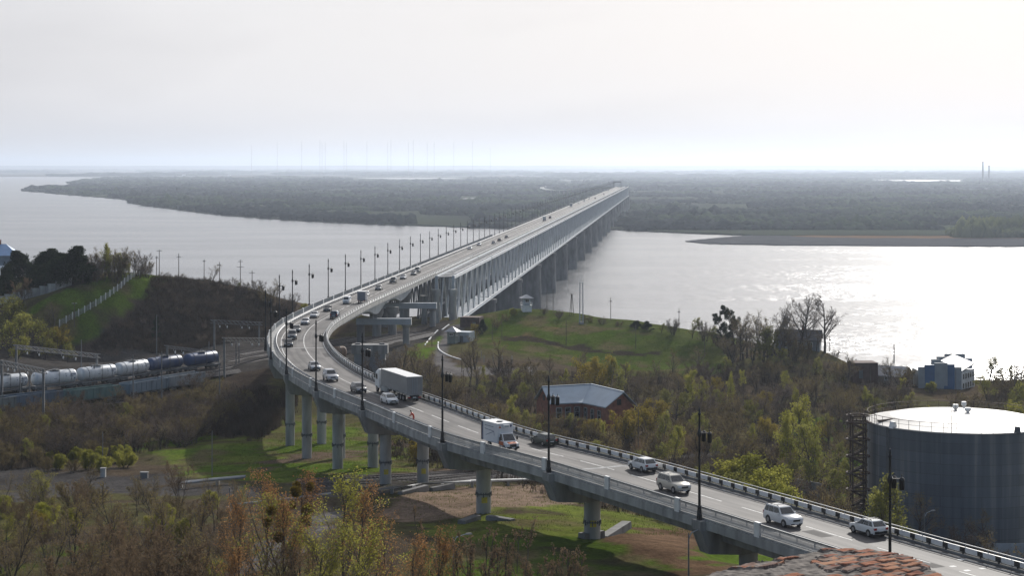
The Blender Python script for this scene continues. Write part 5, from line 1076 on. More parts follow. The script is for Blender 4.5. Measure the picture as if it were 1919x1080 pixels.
def walls_and_fences():
    # concrete panel fence round the hill houses
    P = [hit(x, y) for x, y in [(-25, 574), (0, 571), (40, 562), (70, 555), (100, 547), (150, 530)]]
    t = thing('panel_fence', 'grey concrete panel fence round the hill houses', 'fence'); ln = Line(P); s = 0.0; post = MB()
    while s < ln.len - 2.6:
        a, b = ln.at(s), ln.at(s + 2.6); mid = (a + b) / 2; ang = math.atan2(b.y - a.y, b.x - a.x); mb = MB(); mb.box((mid.x, mid.y, mid.z + 0.6), (2.5, 0.12, 3.4), ang); mb.build('fence_panel', M['concrete_pale'], t)
        mb = MB(); mb.box((a.x, a.y, a.z + 0.7), (0.25, 0.25, 3.9), ang); mb.build('fence_post', M['concrete'], t); s += 2.6
    t = thing('post_fence', 'long fence of white posts and dark mesh climbing the grassy hill', 'fence')
    P = [hit(x, y) for x, y in [(112, 612), (125, 605), (145, 594), (165, 583), (185, 571), (203, 559), (216, 549), (227, 541), (235, 532), (243, 526), (252, 519), (268, 514), (283, 511)]]; ln = Line(P); s = 0.0; w = MB()
    while s < ln.len:
        p = ln.at(s); mb = MB(); mb.box((p.x, p.y, tz(p.x, p.y) + 0.8), (0.22, 0.22, 2.2)); mb.build('fence_post', M['white'], t); s += 2.3
    mb = MB(); s = 0.0
    while s < ln.len - 1.2:
        a, b = ln.at(s), ln.at(s + 1.15); za, zb = tz(a.x, a.y), tz(b.x, b.y)
        for k in range(7): mb.beam((a.x, a.y + 0.15, za + 0.2 + 0.22 * k), (b.x, b.y + 0.15, zb + 0.2 + 0.22 * k), 0.04)
        mb.beam((a.x, a.y + 0.15, za), (a.x, a.y + 0.15, za + 1.6), 0.03); s += 1.15
    mb.build('wire_mesh', M['steel'], t, fix=False)
    t = thing('post_fence', 'row of pale concrete fence posts beside the asphalt lane', 'fence')
    for px in (894, 907.5, 925, 942, 960, 903): p = hit(px, 680 if px != 903 else 672); mb = MB(); mb.box((p.x, p.y, p.z + 0.9), (0.2, 0.2, 2.0)); mb.build('fence_post', M['concrete_pale'], t)
    P = [hit(x, 681) for x in (894, 960)]; mb = MB()
    for k in range(5): mb.beam(P[0] + Vector((0, 0, 0.3 + 0.3 * k)), P[1] + Vector((0, 0, 0.3 + 0.3 * k)), 0.03)
    mb.build('wire', M['steel_dark'], t)
    for lab, pts in [('white painted kerb on the far side of the asphalt lane', [(797, 648), (806, 636), (821, 620)]), ('short white kerb at the upper end of the asphalt lane', [(829, 619), (842, 609.5)]), ('curved pale kerb round the guard post lawn', [(822, 642), (822, 655), (830, 662), (846, 670), (864, 675)])]:
        P = [hit(x, y) for x, y in pts]; t = MB(); ln = Line(spline([tuple(p) for p in P], 1.0))
        t.loft([[ln.off(s, -0.17, -0.2), ln.off(s, 0.17, -0.2), ln.off(s, 0.17, 0.25), ln.off(s, -0.17, 0.25)] for s in [ln.len * i / 16 for i in range(17)]]); o = t.build('kerb', M['white']); tag(o, lab, 'kerb')
    # pipes, blocks and slabs
    M['pipe'] = mat('lagged_pipe', (0.27, 0.28, 0.29), 0.6, 0.25, 0.8)
    def pipe(lab, pts, r, n=2):
        t = thing('heating_pipe', lab, 'pipe'); P = [hit(x, y) + Vector((0, 0, 0.9)) for x, y in pts]
        for k in range(n): mb = MB(); mb.path([p + Vector((0, 0, k * 0.0)) + Vector((0.1, 0.9 * k, 0)) for p in P], r, 8); mb.build('pipe', M['pipe'], t, smooth=True)
        mb = MB(); L_ = Line(P); s = 0
        while s < L_.len: p = L_.at(s); mb.box((p.x, p.y + 0.45, p.z - 0.7), (0.4, 1.8, 1.0)); s += 6
        mb.build('pipe_support', M['concrete'], t)
    pipe('pair of pale lagged pipes in the viaduct shadow', [(338, 918), (400, 911), (458, 906)], 0.2)
    pipe('pale pipe running past the feet of the bridge columns', [(680, 934), (735, 926), (790, 919), (880, 914), (1020, 909)], 0.22, 1)
    pipe('thin pale pipe behind the foreground trees', [(430, 960), (520, 950), (620, 938)], 0.16, 1)
    for lab, (x0, y0), (x1, y1), h, w in [('long concrete slab against the column foot', (750, 928), (800, 923), 0.9, 0.9), ('concrete slab behind the column by the dirt yard', (808, 921), (850, 916), 0.8, 0.8), ('concrete slab left of the single round column', (865, 983), (895, 975), 0.7, 1.2), ('pale concrete slab right of the single round column', (915, 976), (962, 977), 0.6, 1.0), ('concrete slab at the foot of the middle column', (1090, 1010), (1128, 1008), 0.9, 1.3), ('tilted concrete slab right of the middle column', (1130, 1007), (1175, 998), 0.9, 1.3)]:
        a, b = hit(x0, y0), hit(x1, y1); mid = (a + b) / 2; mb = MB(); mb.box((mid.x, mid.y, mid.z + h / 2 - 0.15), ((b - a).length, w, h), math.atan2(b.y - a.y, b.x - a.x), top=((b - a).length - 0.1, w - 0.1)); tag(mb.build('concrete_slab', M['concrete_dark']), lab, 'slab', 'slabs at the column feet')
    for lab, px, py, w, h in [('white box by the old road left of the thicket', 194, 895, 0.8, 1.5), ('dark box by the old road below the thicket', 271, 897, 1.2, 1.0)]:
        p = hit(px, py); t = thing('utility_box', lab, 'box', p); mb = MB(); mb.box((0, 0, h / 2 - 0.1), (w, 0.9, h)); mb.build('cabinet', M['concrete_pale'] if 'white' in lab else M['concrete_dark'], t); mb = MB(); mb.box((0, 0, h), (w + 0.15, 1.05, 0.1)); mb.build('lid', M['concrete'], t)
    # old bridge pier left standing beside the bend
    b = Vector((-34.2, 455, 0)); t = thing('old_bridge_pier', 'massive pale concrete pier of a former bridge with a wide cap', 'pier', (b.x, b.y, 20)); zt = 31.9 - 20
    mb = MB(); mb.box((0, 0, (zt - 2.2) / 2 - 1), (7.4, 3.4, zt - 2.2 + 2)); pb = mb.build('shaft', mat('coursed_concrete_blocks', (0.24, 0.26, 0.28), 0.9, 0.2, 0.35, bump=0.1), t)
    mb = MB(); mb.box((0, 0, zt - 1.1), (8.7, 4.2, 2.15)); mb.build('cap', M['concrete'], t)
    mb = MB(); mb.box((-2.9, 0, zt + 0.15), (1.2, 1.2, 0.3)); mb.box((2.9, 0, zt + 0.15), (1.2, 1.2, 0.3)); mb.build('bearing_plate', M['concrete_dark'], t)
    mb = MB()
    for k in range(5): mb.box((0, -1.72, 0.5 + k * 1.8), (7.42, 0.06, 0.06))
    mb.build('course_joint', M['concrete_dark'], pb)
    # girder that carries the near track over the hollow by the viaduct
    p, q = atZ(425, 703, 24.6), atZ(512, 684, 24.6); t = thing('track_girder', 'dark plate girder carrying the tracks over the shaded hollow', 'girder'); mid = (p + q) / 2; mb = MB(); mb.box((mid.x, mid.y, 24.0), ((q - p).length, 0.5, 2.2), math.atan2(q.y - p.y, q.x - p.x)); mb.build('web', M['steel_dark'], t)
    mb = MB(); mb.box((p.x, p.y, 22), (1.6, 3.0, 5)); mb.box((q.x, q.y, 22), (1.6, 3.0, 5)); mb.build('abutment', M['concrete_dark'], t)
    b = hit(1895, 1045); b = Vector((atZ(1895, 1060, 20).x, 262, 19.5)); t = thing('sheet_fence', 'blue grey sheet metal fence in front of the tank', 'fence', b)
    for k in range(6): mb = MB(); mb.box((-2.5 + 2.0 * k, 0, 1.2), (1.96, 0.08, 3.6)); mb.build('fence_panel', pale_wall, t)
    for lab, x0, x1, py in [('low grey wall behind the barrier near the stair tower', 1495, 1552, 925)]:
        a, b = hit(x0, py), hit(x1, py + 12); mid = (a + b) / 2; mb = MB(); mb.box((mid.x, mid.y, mid.z + 1.0), ((b - a).length, 0.3, 3.0), math.atan2(b.y - a.y, b.x - a.x)); tag(mb.build('concrete_wall', M['concrete']), lab, 'wall')
walls_and_fences()
# radio masts, chimneys and works far out on the plain
def far_things():
    xs = [(472, 272), (520, 264), (566, 264), (600, 262), (604, 266), (610, 266), (645, 262), (650, 266), (688, 264), (727, 266), (733, 260), (766, 266), (775, 262), (801, 266), (814, 266), (851, 264), (886, 263), (919, 276)]
    for i, (x, y) in enumerate(xs):
        Y = 9500.0; p = atY(x, y, Y); H = p.z - 1.5; t = thing('radio_mast', 'thin lattice radio mast on the horizon, ' + ordinal(i + 1) + ' from the left', 'radio mast', (p.x, Y, 1.5), 0, 'radio masts on the horizon')
        mb = MB(); w = 0.8
        for a in (0, 120, 240): mb.beam((w * math.cos(R(a)), w * math.sin(R(a)), 0), (w * math.cos(R(a)), w * math.sin(R(a)), H), 0.3)
        k = 0
        while k < H - 6: mb.beam((w, 0, k), (-w / 2, w * 0.87, k + 6), 0.25); mb.beam((w, 0, k + 6), (-w / 2, -w * 0.87, k), 0.25); k += 6
        mb.build('lattice_shaft', M['galv'], t, fix=False)
    for lab, x, y, r in [('tall factory chimney on the right horizon', 1842.5, 303, 4.5), ('short factory chimney right of the tall one', 1854, 310, 4.5)]:
        p = atY(x, y, 7800); tag(MB_chimney(p, r), lab, 'chimney')
    rng = random.Random(9)
    for i, (x, y) in enumerate([(1412, 320), (1470, 322), (1755, 320.5), (1770, 321), (1810, 321.5), (1868, 323), (1905, 324.5), (1395, 324), (710, 327), (955, 325), (800, 326), (345, 329.5), (430, 330), (1640, 325), (1590, 326.5)]):
        p = atZ(x, y, 1.6); w = rng.uniform(18, 42); t = thing('factory_hall', 'tiny pale factory hall far out on the plain', 'building', p, rng.uniform(-0.3, 0.3), 'pale halls on the far plain'); mb = MB(); mb.box((0, 0, 4), (w, 14, 8)); mb.build('wall', M['white'], t); mb = MB(); gable(mb, w, 14, 8.2, 3); mb.build('roof', M['galv'], t); HALLS.append(t)
    p = atY(1151.5, 348.5, 3080); zr = 38; t = thing('road_portal', 'dark gantry portal over the far end of the road bridge', 'gantry', (bridge_pt(85.9, 3080).x, 3080, zr))
    for x in (-6.2, 6.2): mb = MB(); mb.box((x, 0, 5), (1.0, 1.2, 11)); mb.build('leg', M['steel_dark'], t)
    mb = MB(); mb.box((0, 0, 10), (13.4, 1.2, 1.6)); mb.build('crossbeam', M['steel_dark'], t)
def MB_chimney(p, r):
    t = thing('factory_chimney', '', 'chimney', (p.x, p.y, 1.5)); mb = MB(); mb.cyl((0, 0, 0), (0, 0, p.z - 1.5), r, r * 0.55, 12); mb.build('stack', M['steel_dark'], t); mb = MB(); mb.cyl((0, 0, p.z - 6), (0, 0, p.z - 1.4), r * 0.7, r * 0.68, 12); mb.build('rim', M['brick_house'], t); return t
HALLS = []
far_things(); unique_labels(HALLS)
# ------------------------------------------------------------------ vehicles
KIND = {  # length, width, height, bonnet, belt, clearance, cabin foot (rear, front), roof (rear, front), wheel radius
 'sedan': (4.6, 1.78, 1.46, 0.92, 0.95, 0.24, (-1.75, 1.05), (-1.05, 0.25), 0.32),
 'hatchback': (4.35, 1.76, 1.52, 0.95, 0.98, 0.24, (-2.0, 1.15), (-1.55, 0.3), 0.32),
 'wagon': (4.5, 1.76, 1.5, 0.94, 0.96, 0.24, (-2.1, 1.05), (-1.6, 0.25), 0.32),
 'crossover': (4.3, 1.8, 1.62, 1.02, 1.06, 0.30, (-2.0, 1.05), (-1.5, 0.25), 0.35),
 'suv': (4.85, 1.92, 1.9, 1.2, 1.2, 0.36, (-2.3, 0.95), (-2.1, 0.3), 0.39),
 'van': (4.6, 1.75, 1.98, 1.15, 1.15, 0.26, (-2.2, 1.85), (-2.1, 1.15), 0.32)}
def lerp3(a, b, t): return tuple(a[i] + (b[i] - a[i]) * t for i in range(3))
def patch(mb, A, B, C, D, u0, u1, v0, v1, off=0.018):   # a pane inset in the face A(bottom start) B(bottom end) C(top end) D(top start)
    f = lambda u, v: Vector(lerp3(lerp3(A, B, u), lerp3(D, C, u), v)); n = (Vector(B) - Vector(A)).cross(Vector(D) - Vector(A)).normalized() * off
    mb.add([f(u0, v0) + n, f(u1, v0) + n, f(u1, v1) + n, f(u0, v1) + n], [(0, 1, 2, 3)])
def wheels(t, pos, r, w=0.22, rim=None, name='wheel'):
    for x, y in pos:
        s = 1 if x > 0 else -1; mb = MB(); mb.path([(x - s * w, y, r), (x - s * w * 0.9, y, r), (x - s * 0.02, y, r), (x, y, r)], [r * 0.9, r, r, r * 0.92], 18); wl = mb.build(name, M['rubber'], t, smooth=True)
        mb = MB(); mb.cyl((x - s * 0.02, y, r), (x + s * 0.012, y, r), r * 0.64, r * 0.6, 14); mb.build('rim', rim or M['rim'], wl)
def car(name, label, kind, paint, loc, rz, roof_rails=False, detail=True, group='vehicles crossing the bridge', lower=None):
    L, W, H, hb, bt, gc, (cb0, cb1), (cr0, cr1), wr = KIND[kind]; w = W / 2
    t = thing(name, label, 'van' if kind == 'van' else 'car', loc, rz, group)
    if kind == 'van': L0_, nose = L, 0.28
    st = [(-L / 2, 0.84, 0.42, bt * 0.88), (-L / 2 + 0.06, 0.93, gc + 0.06, bt * 0.97), (-L / 2 + 0.35, 0.985, gc, bt), (cb0 + 0.3, 1.0, gc, bt), (0, 1.0, gc, bt), (cb1 - 0.05, 1.0, gc, bt * 0.995), (cb1 + 0.25 if kind != 'van' else cb1 + 0.1, 0.985, gc, hb), (L / 2 - 0.45 if kind != 'van' else L / 2 - 0.2, 0.96, gc, hb * 0.95), (L / 2 - 0.12, 0.9, gc + 0.03, hb * 0.86), (L / 2, 0.76, 0.40, hb * 0.72)]
    rings = []
    for y, k, zb, zt in st:
        q = w * k; rings.append([(-q * 0.96, y, zb), (-q, y, zb + 0.14), (-q, y, zt - 0.26), (-q * 0.965, y, zt - 0.05), (-q * 0.88, y, zt), (q * 0.88, y, zt), (q * 0.965, y, zt - 0.05), (q, y, zt - 0.26), (q, y, zb + 0.14), (q * 0.96, y, zb)])
    mb = MB(); mb.loft(rings); body = mb.build('body', paint, t, smooth=True)
    wb, wt = w * 0.93, w * 0.74; z0, z1 = bt - 0.03, H
    a, b, c, d = (-wb, cb0, z0), (wb, cb0, z0), (wb, cb1, z0), (-wb, cb1, z0); e, f, g, h = (-wt, cr0, z1 - 0.05), (wt, cr0, z1 - 0.05), (wt, cr1, z1 - 0.05), (-wt, cr1, z1 - 0.05)
    mb = MB(); r2 = [(x * 0.9, y + (0.08 if y < 0 else -0.08), z1) for x, y, z in (e, f, g, h)]
    mb.loft([[a, b, c, d], [e, f, g, h], r2]); mb.build('roof', paint, t)
    for nm, fc, cuts in (('windscreen', (c, d, h, g), [(0.05, 0.95)]), ('rear_window', (a, b, f, e), [(0.07, 0.93)])):
        mb = MB(); 
        for u0, u1 in cuts: patch(mb, *fc, u0, u1, 0.12, 0.93)
        mb.build(nm, M['glass'], t, fix=False)
    for fc, rev in (((b, c, g, f), False), ((d, a, e, h), True)):
        cuts = [(0.05, 0.47), (0.51, 0.93)] if kind == 'sedan' or kind == 'hatchback' else [(0.04, 0.25), (0.28, 0.58), (0.61, 0.93)]
        if rev: cuts = [(1 - v, 1 - u) for u, v in cuts]
        for u0, u1 in cuts: mb = MB(); patch(mb, *fc, u0, u1, 0.14, 0.92); mb.build('side_window', M['glass'], t, fix=False)
    wy = (L * 0.30, -L * 0.285)
    mb = MB()
    for y in wy:
        for x in (-1, 1): mb.cyl((x * (w - 0.06), y, wr + 0.02), (x * (w + 0.008), y, wr + 0.02), wr * 1.17, n=18)
    mb.build('wheel_arch', M['black'], body)
    wheels(t, [(x * (w + 0.025), y) for y in wy for x in (-1, 1)], wr)
    if lower: mb = MB(); mb.box((0, 0, gc + 0.06), (W * 0.985, L * 0.90, 0.16)); mb.box((0, -L / 2 + 0.06, gc + 0.24), (W * 0.86, 0.14, 0.26)); mb.build('sill_cladding', M['black'], t)
    for x in (-1, 1):
        zl = hb * 0.74
        mb = MB(); mb.box((x * w * 0.66, L / 2 - 0.10, zl), (0.40, 0.22, 0.17), -x * 0.25); mb.build('headlight', M['clear_lamp'], t)
        mb = MB(); mb.box((x * w * 0.76, -L / 2 + 0.05, bt * 0.84), (0.30, 0.16, 0.22 if kind != 'suv' else 0.42)); mb.build('tail_light', M['red_lamp'], t)
        if detail: mb = MB(); mb.box((x * (w + 0.07), cb1 - 0.38, bt + 0.07), (0.2, 0.14, 0.17)); mb.build('mirror', paint, t)
    mb = MB(); mb.box((0, L / 2 - 0.02, hb * 0.66), (W * 0.42, 0.1, 0.18)); mb.build('grille', M['black'], t)
    if detail:
        mb = MB(); mb.box((0, L / 2 + 0.035, 0.46), (0.52, 0.02, 0.115)); mb.build('number_plate', M['white'], t); mb = MB(); mb.box((0, -L / 2 - 0.012, bt * 0.66), (0.52, 0.02, 0.115)); mb.build('number_plate', M['white'], t)
        mb = MB(); mb.box((0, L / 2 - 0.02, 0.42), (W * 0.7, 0.08, 0.12)); mb.build('bumper_intake', M['black'], t)
    if roof_rails:
        mb = MB()
        for x in (-1, 1): mb.path([(x * wt * 0.86, cr0 + 0.15, z1 - 0.01), (x * wt * 0.86, cr0 + 0.25, z1 + 0.09), (x * wt * 0.86, cr1 - 0.4, z1 + 0.09), (x * wt * 0.86, cr1 - 0.25, z1 - 0.01)], 0.03, 6)
        for y in (cr0 + 0.6, cr1 - 0.7): mb.beam((-wt * 0.86, y, z1 + 0.1), (wt * 0.86, y, z1 + 0.1), 0.05)
        mb.build('roof_rack', M['black'] if roof_rails == 'black' else M['galv'], t)
    return t
def paint(c, rough=0.28, metal=0.0): return mat('car_paint', c, rough, 0.04, 1, metal=metal, spec=0.6)
P_W = paint((0.75, 0.75, 0.74)); P_S = paint((0.50, 0.48, 0.43), 0.3, 0.4); P_G = paint((0.16, 0.165, 0.17), 0.3, 0.4); P_D = paint((0.025, 0.027, 0.03)); P_GR = paint((0.035, 0.05, 0.045)); P_SV = paint((0.45, 0.46, 0.48), 0.3, 0.4); P_B = paint((0.05, 0.06, 0.09))
def spot(px, py, toward):
    p = atZ(px, py, ROADZ); s = ROAD.near(p); d = ROAD.tan(s); n = Vector((-d.y, d.x, 0)); o = (p - ROAD.at(s)).dot(n)
    lim = (HALF - 6.6, HALF - 4.4) if toward else (HALF - 10.9, HALF - 9.3); o = min(max(o, lim[0]), lim[1]); q = ROAD.off(s, o, 0.012); h = d if not toward else -d
    return q, math.atan2(h.y, h.x) - math.pi / 2
CARS = [
 (1641, 1004, 0, 'crossover', P_W, 'white compact crossover driving away past the storage tank', 'black', True),
 (1468, 984, 1, 'suv', P_W, 'big white off-road car coming towards the camera nearest the brick wall', 'black', False),
 (1258, 920, 1, 'suv', P_S, 'champagne silver off-road car with a loaded roof rack coming towards the camera', True, False),
 (1199, 881, 0, 'crossover', P_W, 'white crossover driving away just behind the silver off-road car', False, True),
 (1022, 834, 0, 'wagon', P_GR, 'dark green estate car driving away beside the white and orange box truck', False, False),
 (728, 756, 1, 'hatchback', P_W, 'white estate-bodied hatchback coming past the long grey lorry', False, False),
 (671, 735, 1, 'hatchback', P_G, 'dark grey hatchback next behind the white hatchback', False, False),
 (620, 714, 1, 'suv', P_SV, 'grey off-road car entering the straight after the bend', False, False),
 (590, 694, 1, 'sedan', P_SV, 'silver saloon behind the grey off-road car in the bend', False, False),
 (535, 650, 1, 'sedan', P_D, 'black saloon at the tightest point of the bend', False, False),
 (548, 636, 1, 'suv', P_G, 'dark grey off-road car just behind the black saloon in the bend', False, False),
 (556, 623, 1, 'sedan', P_G, 'dark saloon third in the queue entering the bend', False, False),
 (572, 609, 1, 'sedan', P_SV, 'silver saloon fourth in the queue entering the bend', False, False),
 (628, 597, 0, 'suv', P_B, 'dark blue off-road car driving away after the bend', False, False),
 (591, 595, 1, 'sedan', P_W, 'pale saloon fifth in the queue entering the bend', False, False),
 (614, 584, 1, 'sedan', P_D, 'dark saloon just in front of the white van', False, False),
 (650, 570, 1, 'van', P_W, 'white van coming across the start of the bridge', False, False),
 (689, 556, 1, 'wagon', P_W, 'white estate car half hidden behind the small box lorry', False, False),
 (710, 544, 1, 'sedan', P_G, 'grey saloon crossing above the steel girder', False, False),
 (738, 531, 1, 'suv', P_D, 'dark off-road car behind the grey saloon on the straight bridge', False, False),
 (757, 523, 1, 'sedan', P_SV, 'silver saloon before the start of the railway truss', False, False),
 (776, 516, 1, 'sedan', P_G, 'grey saloon, front one of a close pair before the truss', False, False),
 (784, 511, 1, 'suv', P_G, 'grey off-road car, rear one of a close pair before the truss', False, False),
 (880, 468, 1, 'sedan', P_W, 'white saloon on the bridge above the near truss span', False, False),
 (893, 461, 1, 'wagon', P_SV, 'silver estate car behind the white saloon on the bridge', False, False),
 (915, 458, 0, 'sedan', P_SV, 'silver saloon driving away in the middle of the bridge', False, False),
 (926, 452, 0, 'sedan', P_D, 'black saloon driving away in the middle of the bridge', False, False),
 (939, 447, 0, 'sedan', P_G, 'grey saloon driving away in the middle of the bridge', False, False),
 (1021, 410, 0, 'suv', P_D, 'dark car in front of the pale van far across the bridge', False, False),
 (1075, 382, 1, 'sedan', P_W, 'tiny white car far across the bridge behind the distant lorry', False, False),
 (1086, 377.5, 1, 'van', P_W, 'tiny white van far across the bridge', False, False),
 (1096, 373.5, 1, 'sedan', P_SV, 'tiny silver car far across the bridge', False, False),
 (1104, 372.5, 0, 'sedan', P_D, 'tiny black car far across the bridge', False, False),
 (1117, 365.0, 0, 'suv', P_D, 'tiny dark car beyond the black one far across the bridge', False, False),
 (1131, 358.5, 1, 'van', P_W, 'tiny white van near the far end of the bridge', False, False),
 (1141, 355.2, 1, 'sedan', P_SV, 'tiny silver car near the far end of the bridge', False, False),
 (1148, 352.4, 0, 'van', P_W, 'tiny pale van at the foot of the far portal', False, False)]
for px, py, tw, kind, pt, lab, rr, lw in CARS:
    q, rz = spot(px, py, tw); car('delivery_van' if kind == 'van' else 'passenger_car' if kind not in ('suv',) else 'off_road_car', lab, kind, pt, q, rz, rr, q.y < 700, lower=lw)
def lorry():
    q, rz = spot(750, 742, 0); q = ROAD.off(ROAD.near(q), HALF - 10.1, 0.012)
    t = thing('articulated_lorry', 'long grey articulated lorry with a white cab driving away', 'lorry', q, rz, 'vehicles crossing the bridge'); grey = mat('grey_trailer_tarpaulin', (0.27, 0.265, 0.26), 0.6, 0.08, 0.4, stretch=(1, 1, 3))
    mb = MB(); mb.box((0, -1.6, 2.62), (2.5, 13.2, 2.72)); tr = mb.build('trailer_box', grey, t)
    mb = MB(); mb.box((0, -1.6, 4.0), (2.56, 13.26, 0.06)); mb.build('trailer_roof', M['white'], t)
    mb = MB()
    for x in (-1.27, 1.27): mb.box((x, -1.6, 1.32), (0.04, 13.2, 0.22))
    for x in (-1.2, 1.2): mb.box((x, -8.22, 2.62), (0.14, 0.06, 2.6))
    mb.box((0, -8.22, 1.2), (2.5, 0.07, 0.2)); mb.build('trim_rail', M['concrete'], t)
    mb = MB(); mb.box((0, -8.22, 2.65), (0.05, 0.08, 2.5)); 
    for x in (-0.35, 0.35): mb.box((x, -8.24, 2.6), (0.05, 0.06, 2.4))
    mb.build('door_bars', M['steel'], t)
    mb = MB(); mb.box((0, -1.6, 1.12), (1.1, 12.8, 0.25)); mb.box((0, -8.0, 0.62), (2.3, 0.12, 0.16)); mb.build('chassis', M['steel_dark'], t)
    for x in (-0.85, 0.85): mb = MB(); mb.box((x, -8.12, 0.75), (0.5, 0.08, 0.18)); mb.build('tail_light', M['red_lamp'], t)
    mb = MB(); mb.box((0, -8.13, 0.75), (0.52, 0.06, 0.14)); mb.build('number_plate', M['white'], t)
    mb = MB(); mb.loft([[(-1.22, 6.1, 0.75), (1.22, 6.1, 0.75), (1.22, 8.35, 0.75), (-1.22, 8.35, 0.75)], [(-1.22, 6.1, 2.2), (1.22, 6.1, 2.2), (1.22, 8.38, 2.0), (-1.22, 8.38, 2.0)], [(-1.2, 6.1, 3.2), (1.2, 6.1, 3.2), (1.16, 8.1, 3.2), (-1.16, 8.1, 3.2)], [(-1.1, 6.1, 3.75), (1.1, 6.1, 3.75), (0.95, 7.3, 3.75), (-0.95, 7.3, 3.75)]]); cb = mb.build('cab', M['white'], t)
    for x in (-1.235, 1.235): mb = MB(); mb.box((x, 7.45, 2.5), (0.03, 0.95, 0.85)); mb.build('side_window', M['glass'], cb)
    mb = MB(); mb.box((0, 8.28, 2.6), (2.2, 0.1, 0.95), tilt=Matrix.Rotation(R(13), 3, 'X')); mb.build('windscreen', M['glass'], cb)
    for x in (-1.42, 1.42): mb = MB(); mb.box((x, 8.1, 2.6), (0.18, 0.14, 0.7)); mb.build('mirror', M['black'], cb)
    mb = MB()
    for x in (-1.18, 1.18): mb.box((x, 3.3, 0.85), (0.3, 3.6, 0.7))
    mb.build('side_skirt', M['concrete_pale'], t)
    wheels(t, [(x, y) for y in (7.3, 5.0) for x in (-1.24, 1.24)], 0.5, 0.32); wheels(t, [(x, y) for y in (-3.6, -4.9, -6.2) for x in (-1.24, 1.24)], 0.5, 0.36)
lorry()
def box_truck():
    q, rz = spot(944, 842, 1); q = ROAD.off(ROAD.near(q), HALF - 4.5, 0.012)
    t = thing('box_truck', 'white and orange bonneted box truck coming down the bridge', 'truck', q, rz, 'vehicles crossing the bridge'); org = mat('orange_vehicle_paint', (0.55, 0.13, 0.035), 0.35, 0.08, 1)
    mb = MB(); mb.box((0, -1.15, 2.05), (2.3, 4.5, 2.5)); bx = mb.build('cargo_box', mat('white_box_panel', (0.72, 0.73, 0.75), 0.5, 0.06, 0.8), t)
    mb = MB(); mb.box((0, -1.15, 3.33), (2.34, 4.54, 0.06)); mb.build('box_roof', M['white'], t)
    mb = MB()
    for x in (-1.157, 1.157):
        mb.box((x, -2.95, 2.05), (0.015, 0.28, 2.4))
        for a, b in [((x, -2.4, 2.4), (x, 0.1, 2.25)), ((x, -2.1, 1.55), (x, 0.0, 2.2)), ((x, 0.1, 2.25), (x, 0.2, 1.7)), ((x, -2.4, 2.85), (x, 0.0, 2.8))]: mb.beam(a, b, 0.02, 0.06)
    mb.build('side_graphics', M['navy'], bx)
    mb = MB()
    for x in (-1.156, 1.156): mb.box((x, -3.25, 2.05), (0.014, 0.3, 2.45))
    mb.build('side_band', mat('grey_brown_band', (0.16, 0.14, 0.14), 0.6, 0.1, 1), bx)
    mb = MB(); mb.cyl((-0.78, 1.1, 2.98), (-0.78, 1.125, 2.98), 0.17, n=18); mb.build('round_emblem', M['navy'], bx)
    mb = MB(); mb.add([(0.62, 1.115, 2.75), (1.0, 1.115, 2.75), (0.81, 1.115, 3.1)], [(2, 1, 0)]); mb.build('triangle_emblem', org, bx, fix=False)
    mb = MB(); mb.box((0, 1.3, 2.98), (0.9, 0.45, 0.42)); un = mb.build('cooling_unit', M['white'], bx); mb = MB(); mb.box((0.05, 1.535, 2.98), (0.62, 0.02, 0.2)); mb.build('grille', M['steel'], un)
    mb = MB(); mb.cyl((0, -0.4, 3.42), (0, -0.4, 3.5), 0.34, n=16); mb.beam((-0.5, -0.4, 3.42), (0.5, -0.4, 3.42), 0.08); mb.beam((0, -0.9, 3.42), (0, 0.1, 3.42), 0.08); mb.build('roof_fan', M['steel_dark'], bx)
    rings = []
    for y, w, zb, zt in [(1.15, 0.98, 0.55, 1.15), (2.1, 0.98, 0.5, 1.18), (2.5, 0.96, 0.5, 1.12), (3.0, 0.92, 0.5, 0.98), (3.2, 0.82, 0.55, 0.86)]:
        rings.append([(-w, y, zb), (-w, y, zt - 0.12), (-w * 0.88, y, zt), (w * 0.88, y, zt), (w, y, zt - 0.12), (w, y, zb)])
    mb = MB(); mb.loft(rings); mb.build('bonnet', M['white'], t, smooth=True)
    a, b, c, d = (-0.97, 1.1, 1.12), (0.97, 1.1, 1.12), (0.95, 2.3, 1.12), (-0.95, 2.3, 1.12); e, f, g, h = (-0.82, 1.1, 2.1), (0.82, 1.1, 2.1), (0.78, 1.65, 2.1), (-0.78, 1.65, 2.1)
    mb = MB(); mb.loft([[a, b, c, d], [e, f, g, h]]); cb = mb.build('cab', M['white'], t)
    mb = MB(); patch(mb, c, d, h, g, 0.05, 0.95, 0.1, 0.92); mb.build('windscreen', M['glass'], cb, fix=False)
    for fc in ((b, c, g, f), (d, a, e, h)): mb = MB(); patch(mb, *fc, 0.2, 0.85, 0.12, 0.9); mb.build('side_window', M['glass'], cb, fix=False)
    for x in (-1, 1):
        mb = MB(); mb.box((x * 0.985, 1.75, 0.88), (0.03, 1.15, 0.5)); mb.build('door', org, cb)
        mb = MB(); mb.box((x * 0.74, 3.1, 0.84), (0.32, 0.2, 0.16)); mb.build('headlight', M['clear_lamp'], t)
        mb = MB(); mb.box((x * 1.28, 1.95, 1.5), (0.2, 0.12, 0.5)); mb.beam((x * 1.0, 1.95, 1.5), (x * 1.28, 1.95, 1.5), 0.05); mb.build('mirror', M['black'], cb)
    mb = MB(); mb.box((0, 2.85, 1.035), (1.2, 0.6, 0.02), tilt=Matrix.Rotation(R(-15), 3, 'X')); mb.build('bonnet_stripe', org, t)
    mb = MB(); mb.box((0, 3.18, 0.72), (0.95, 0.1, 0.3)); mb.build('grille', M['black'], t)
